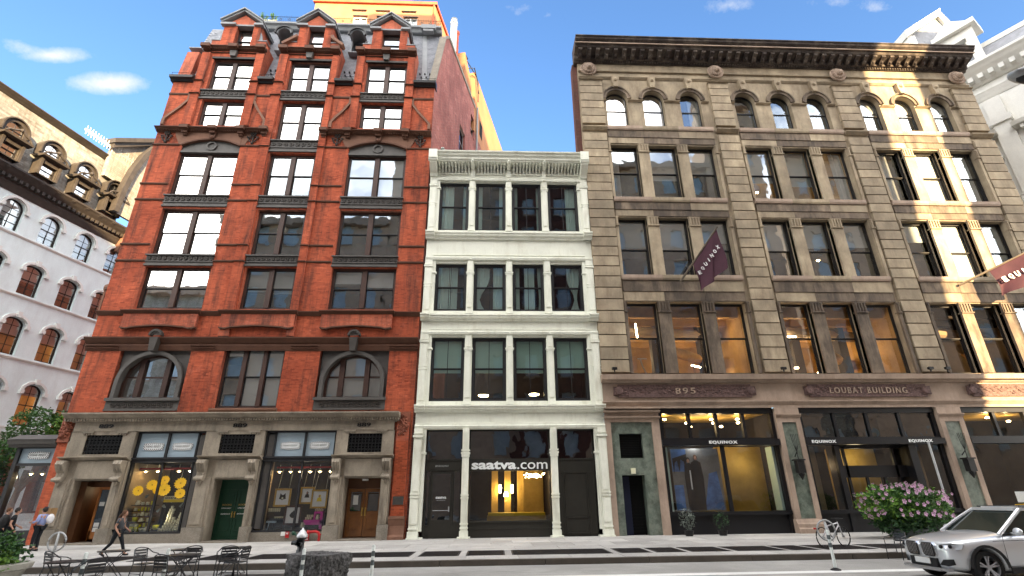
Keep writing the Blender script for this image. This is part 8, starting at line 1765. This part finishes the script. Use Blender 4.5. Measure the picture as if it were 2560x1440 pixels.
        m = MB(); m.tube([(1.32, sy * .952, .45), (1.34, sy * .955, .8), (1.40, sy * .915, 1.04)], .006, 4); m.tube([(2.98, sy * .952, .40), (3.0, sy * .95, 1.0)], .006, 4); m.tube([(1.1, sy * .945, .93), (3.9, sy * .945, .97)], .006, 4); m.build('panel_gap', 'plastic_black', t)
        m = MB(); m.box(2.72, 2.92, min(sy * .95, sy * .975), max(sy * .95, sy * .975), .92, .95); m.build('door_handle', paint, t)
    m = MB(); m.box(-.025, .08, -.42, .42, .34, .53); m.build('lower_grille', 'plastic_black', t); m = MB(); m.box(-.06, .0, -.5, .5, .26, .30); m.box(-.03, .1, -.72, .72, .27, .33); m.build('skid_trim', 'alloy', t); m = MB(); m.box(-.05, -.03, -.24, .24, .40, .53); m.build('number_plate', 'paper', t)
    m = MB(); m.lathe([(.001, 0), (.04, 0), (.04, .012)], (.06, 0, .93), 12); m.build('emblem', 'sign_white', t)
    t.scale = (K, K, K); return t
car((9.5, -12.75, -.15), 'silver sport utility car driving in from the right edge', 'car_paint')
tx_ = car((13.2, -10.15, -.15), 'yellow taxi behind the silver car, only its roof sign in view', 'taxi_yellow')
s = empty('taxi_roof_sign', (15.2, -10.15, 1.3), 'pink and white advertising sign on the taxi roof behind the silver car', 'sign'); MB().box(14.85, 16.2, -10.3, -10.0, 1.34, 1.62).build('sign_box', 'sign_white', s); MB().box(14.9, 16.15, -10.33, -10.3, 1.38, 1.58).build('sign_face', 'pink_ad', s)

# tan building behind the marble corner, and small marks on the ground
tb_ = empty('tan_building', (48, 6, 0), 'plain tan building edge behind the marble building in the top right corner', 'building')
m = MB(); wall(m, 42.5, 60, -.1, 33, 2.0, [(44 + 3 * i, 45.4 + 3 * i, 3 + 4 * j, 5.4 + 4 * j) for i in range(5) for j in range(7)], .3); m.quad((42.5, 2, -.1), (42.5, 2, 33), (46, 14, 33), (46, 14, -.1)); m.build('wall', 'brown_stone', tb_, recalc=False)
MB().box(42.6, 59.9, 2.35, 2.4, 0, 32.5).build('window_panes', 'painted_pane_sheen', tb_)
cr_ = MB(); rr = random.Random(77)
for i in range(34):
    x, y = rr.uniform(-14, 15), rr.uniform(-12.9, -9.0); a = rr.uniform(-.5, .5); pts = [(x, y)]
    for k in range(rr.randint(4, 9)): a += rr.uniform(-.7, .7); x += .22 * math.cos(a); y += .22 * math.sin(a) * .8; pts.append((x, y))
    for (x0, y0), (x1, y1) in zip(pts[:-1], pts[1:]): cr_.add([(x0, y0 - .008, -.1465), (x1, y1 - .008, -.1465), (x1, y1 + .008, -.1465), (x0, y0 + .008, -.1465)], [(0, 1, 2, 3)])
cr_.build('road_cracks', 'grate_dark', road, kind='stuff', recalc=False)
gm_ = MB()
for i in range(420):
    x, y, r = rr.uniform(-17, 18), rr.uniform(-8.4, -.4), rr.uniform(.012, .035); gm_.add([(x + r * math.cos(k * 1.047), y + r * math.sin(k * 1.047), .0055) for k in range(6)], [tuple(range(6))])
gm_.build('gum_spots', 'grate_dark', sidewalk, kind='stuff', recalc=False)
for x, y in ((1.6, -12.4), (-12.8, -9.7)):
    m = MB(); m.lathe([(.001, 0), (.33, 0), (.36, -.004)], (x, y, -.141), 24); m.build('manhole_cover', 'grate_dark', label='round cast iron manhole cover set in the road ' + ('near the middle' if x > 0 else 'at the left'), cat='manhole cover')
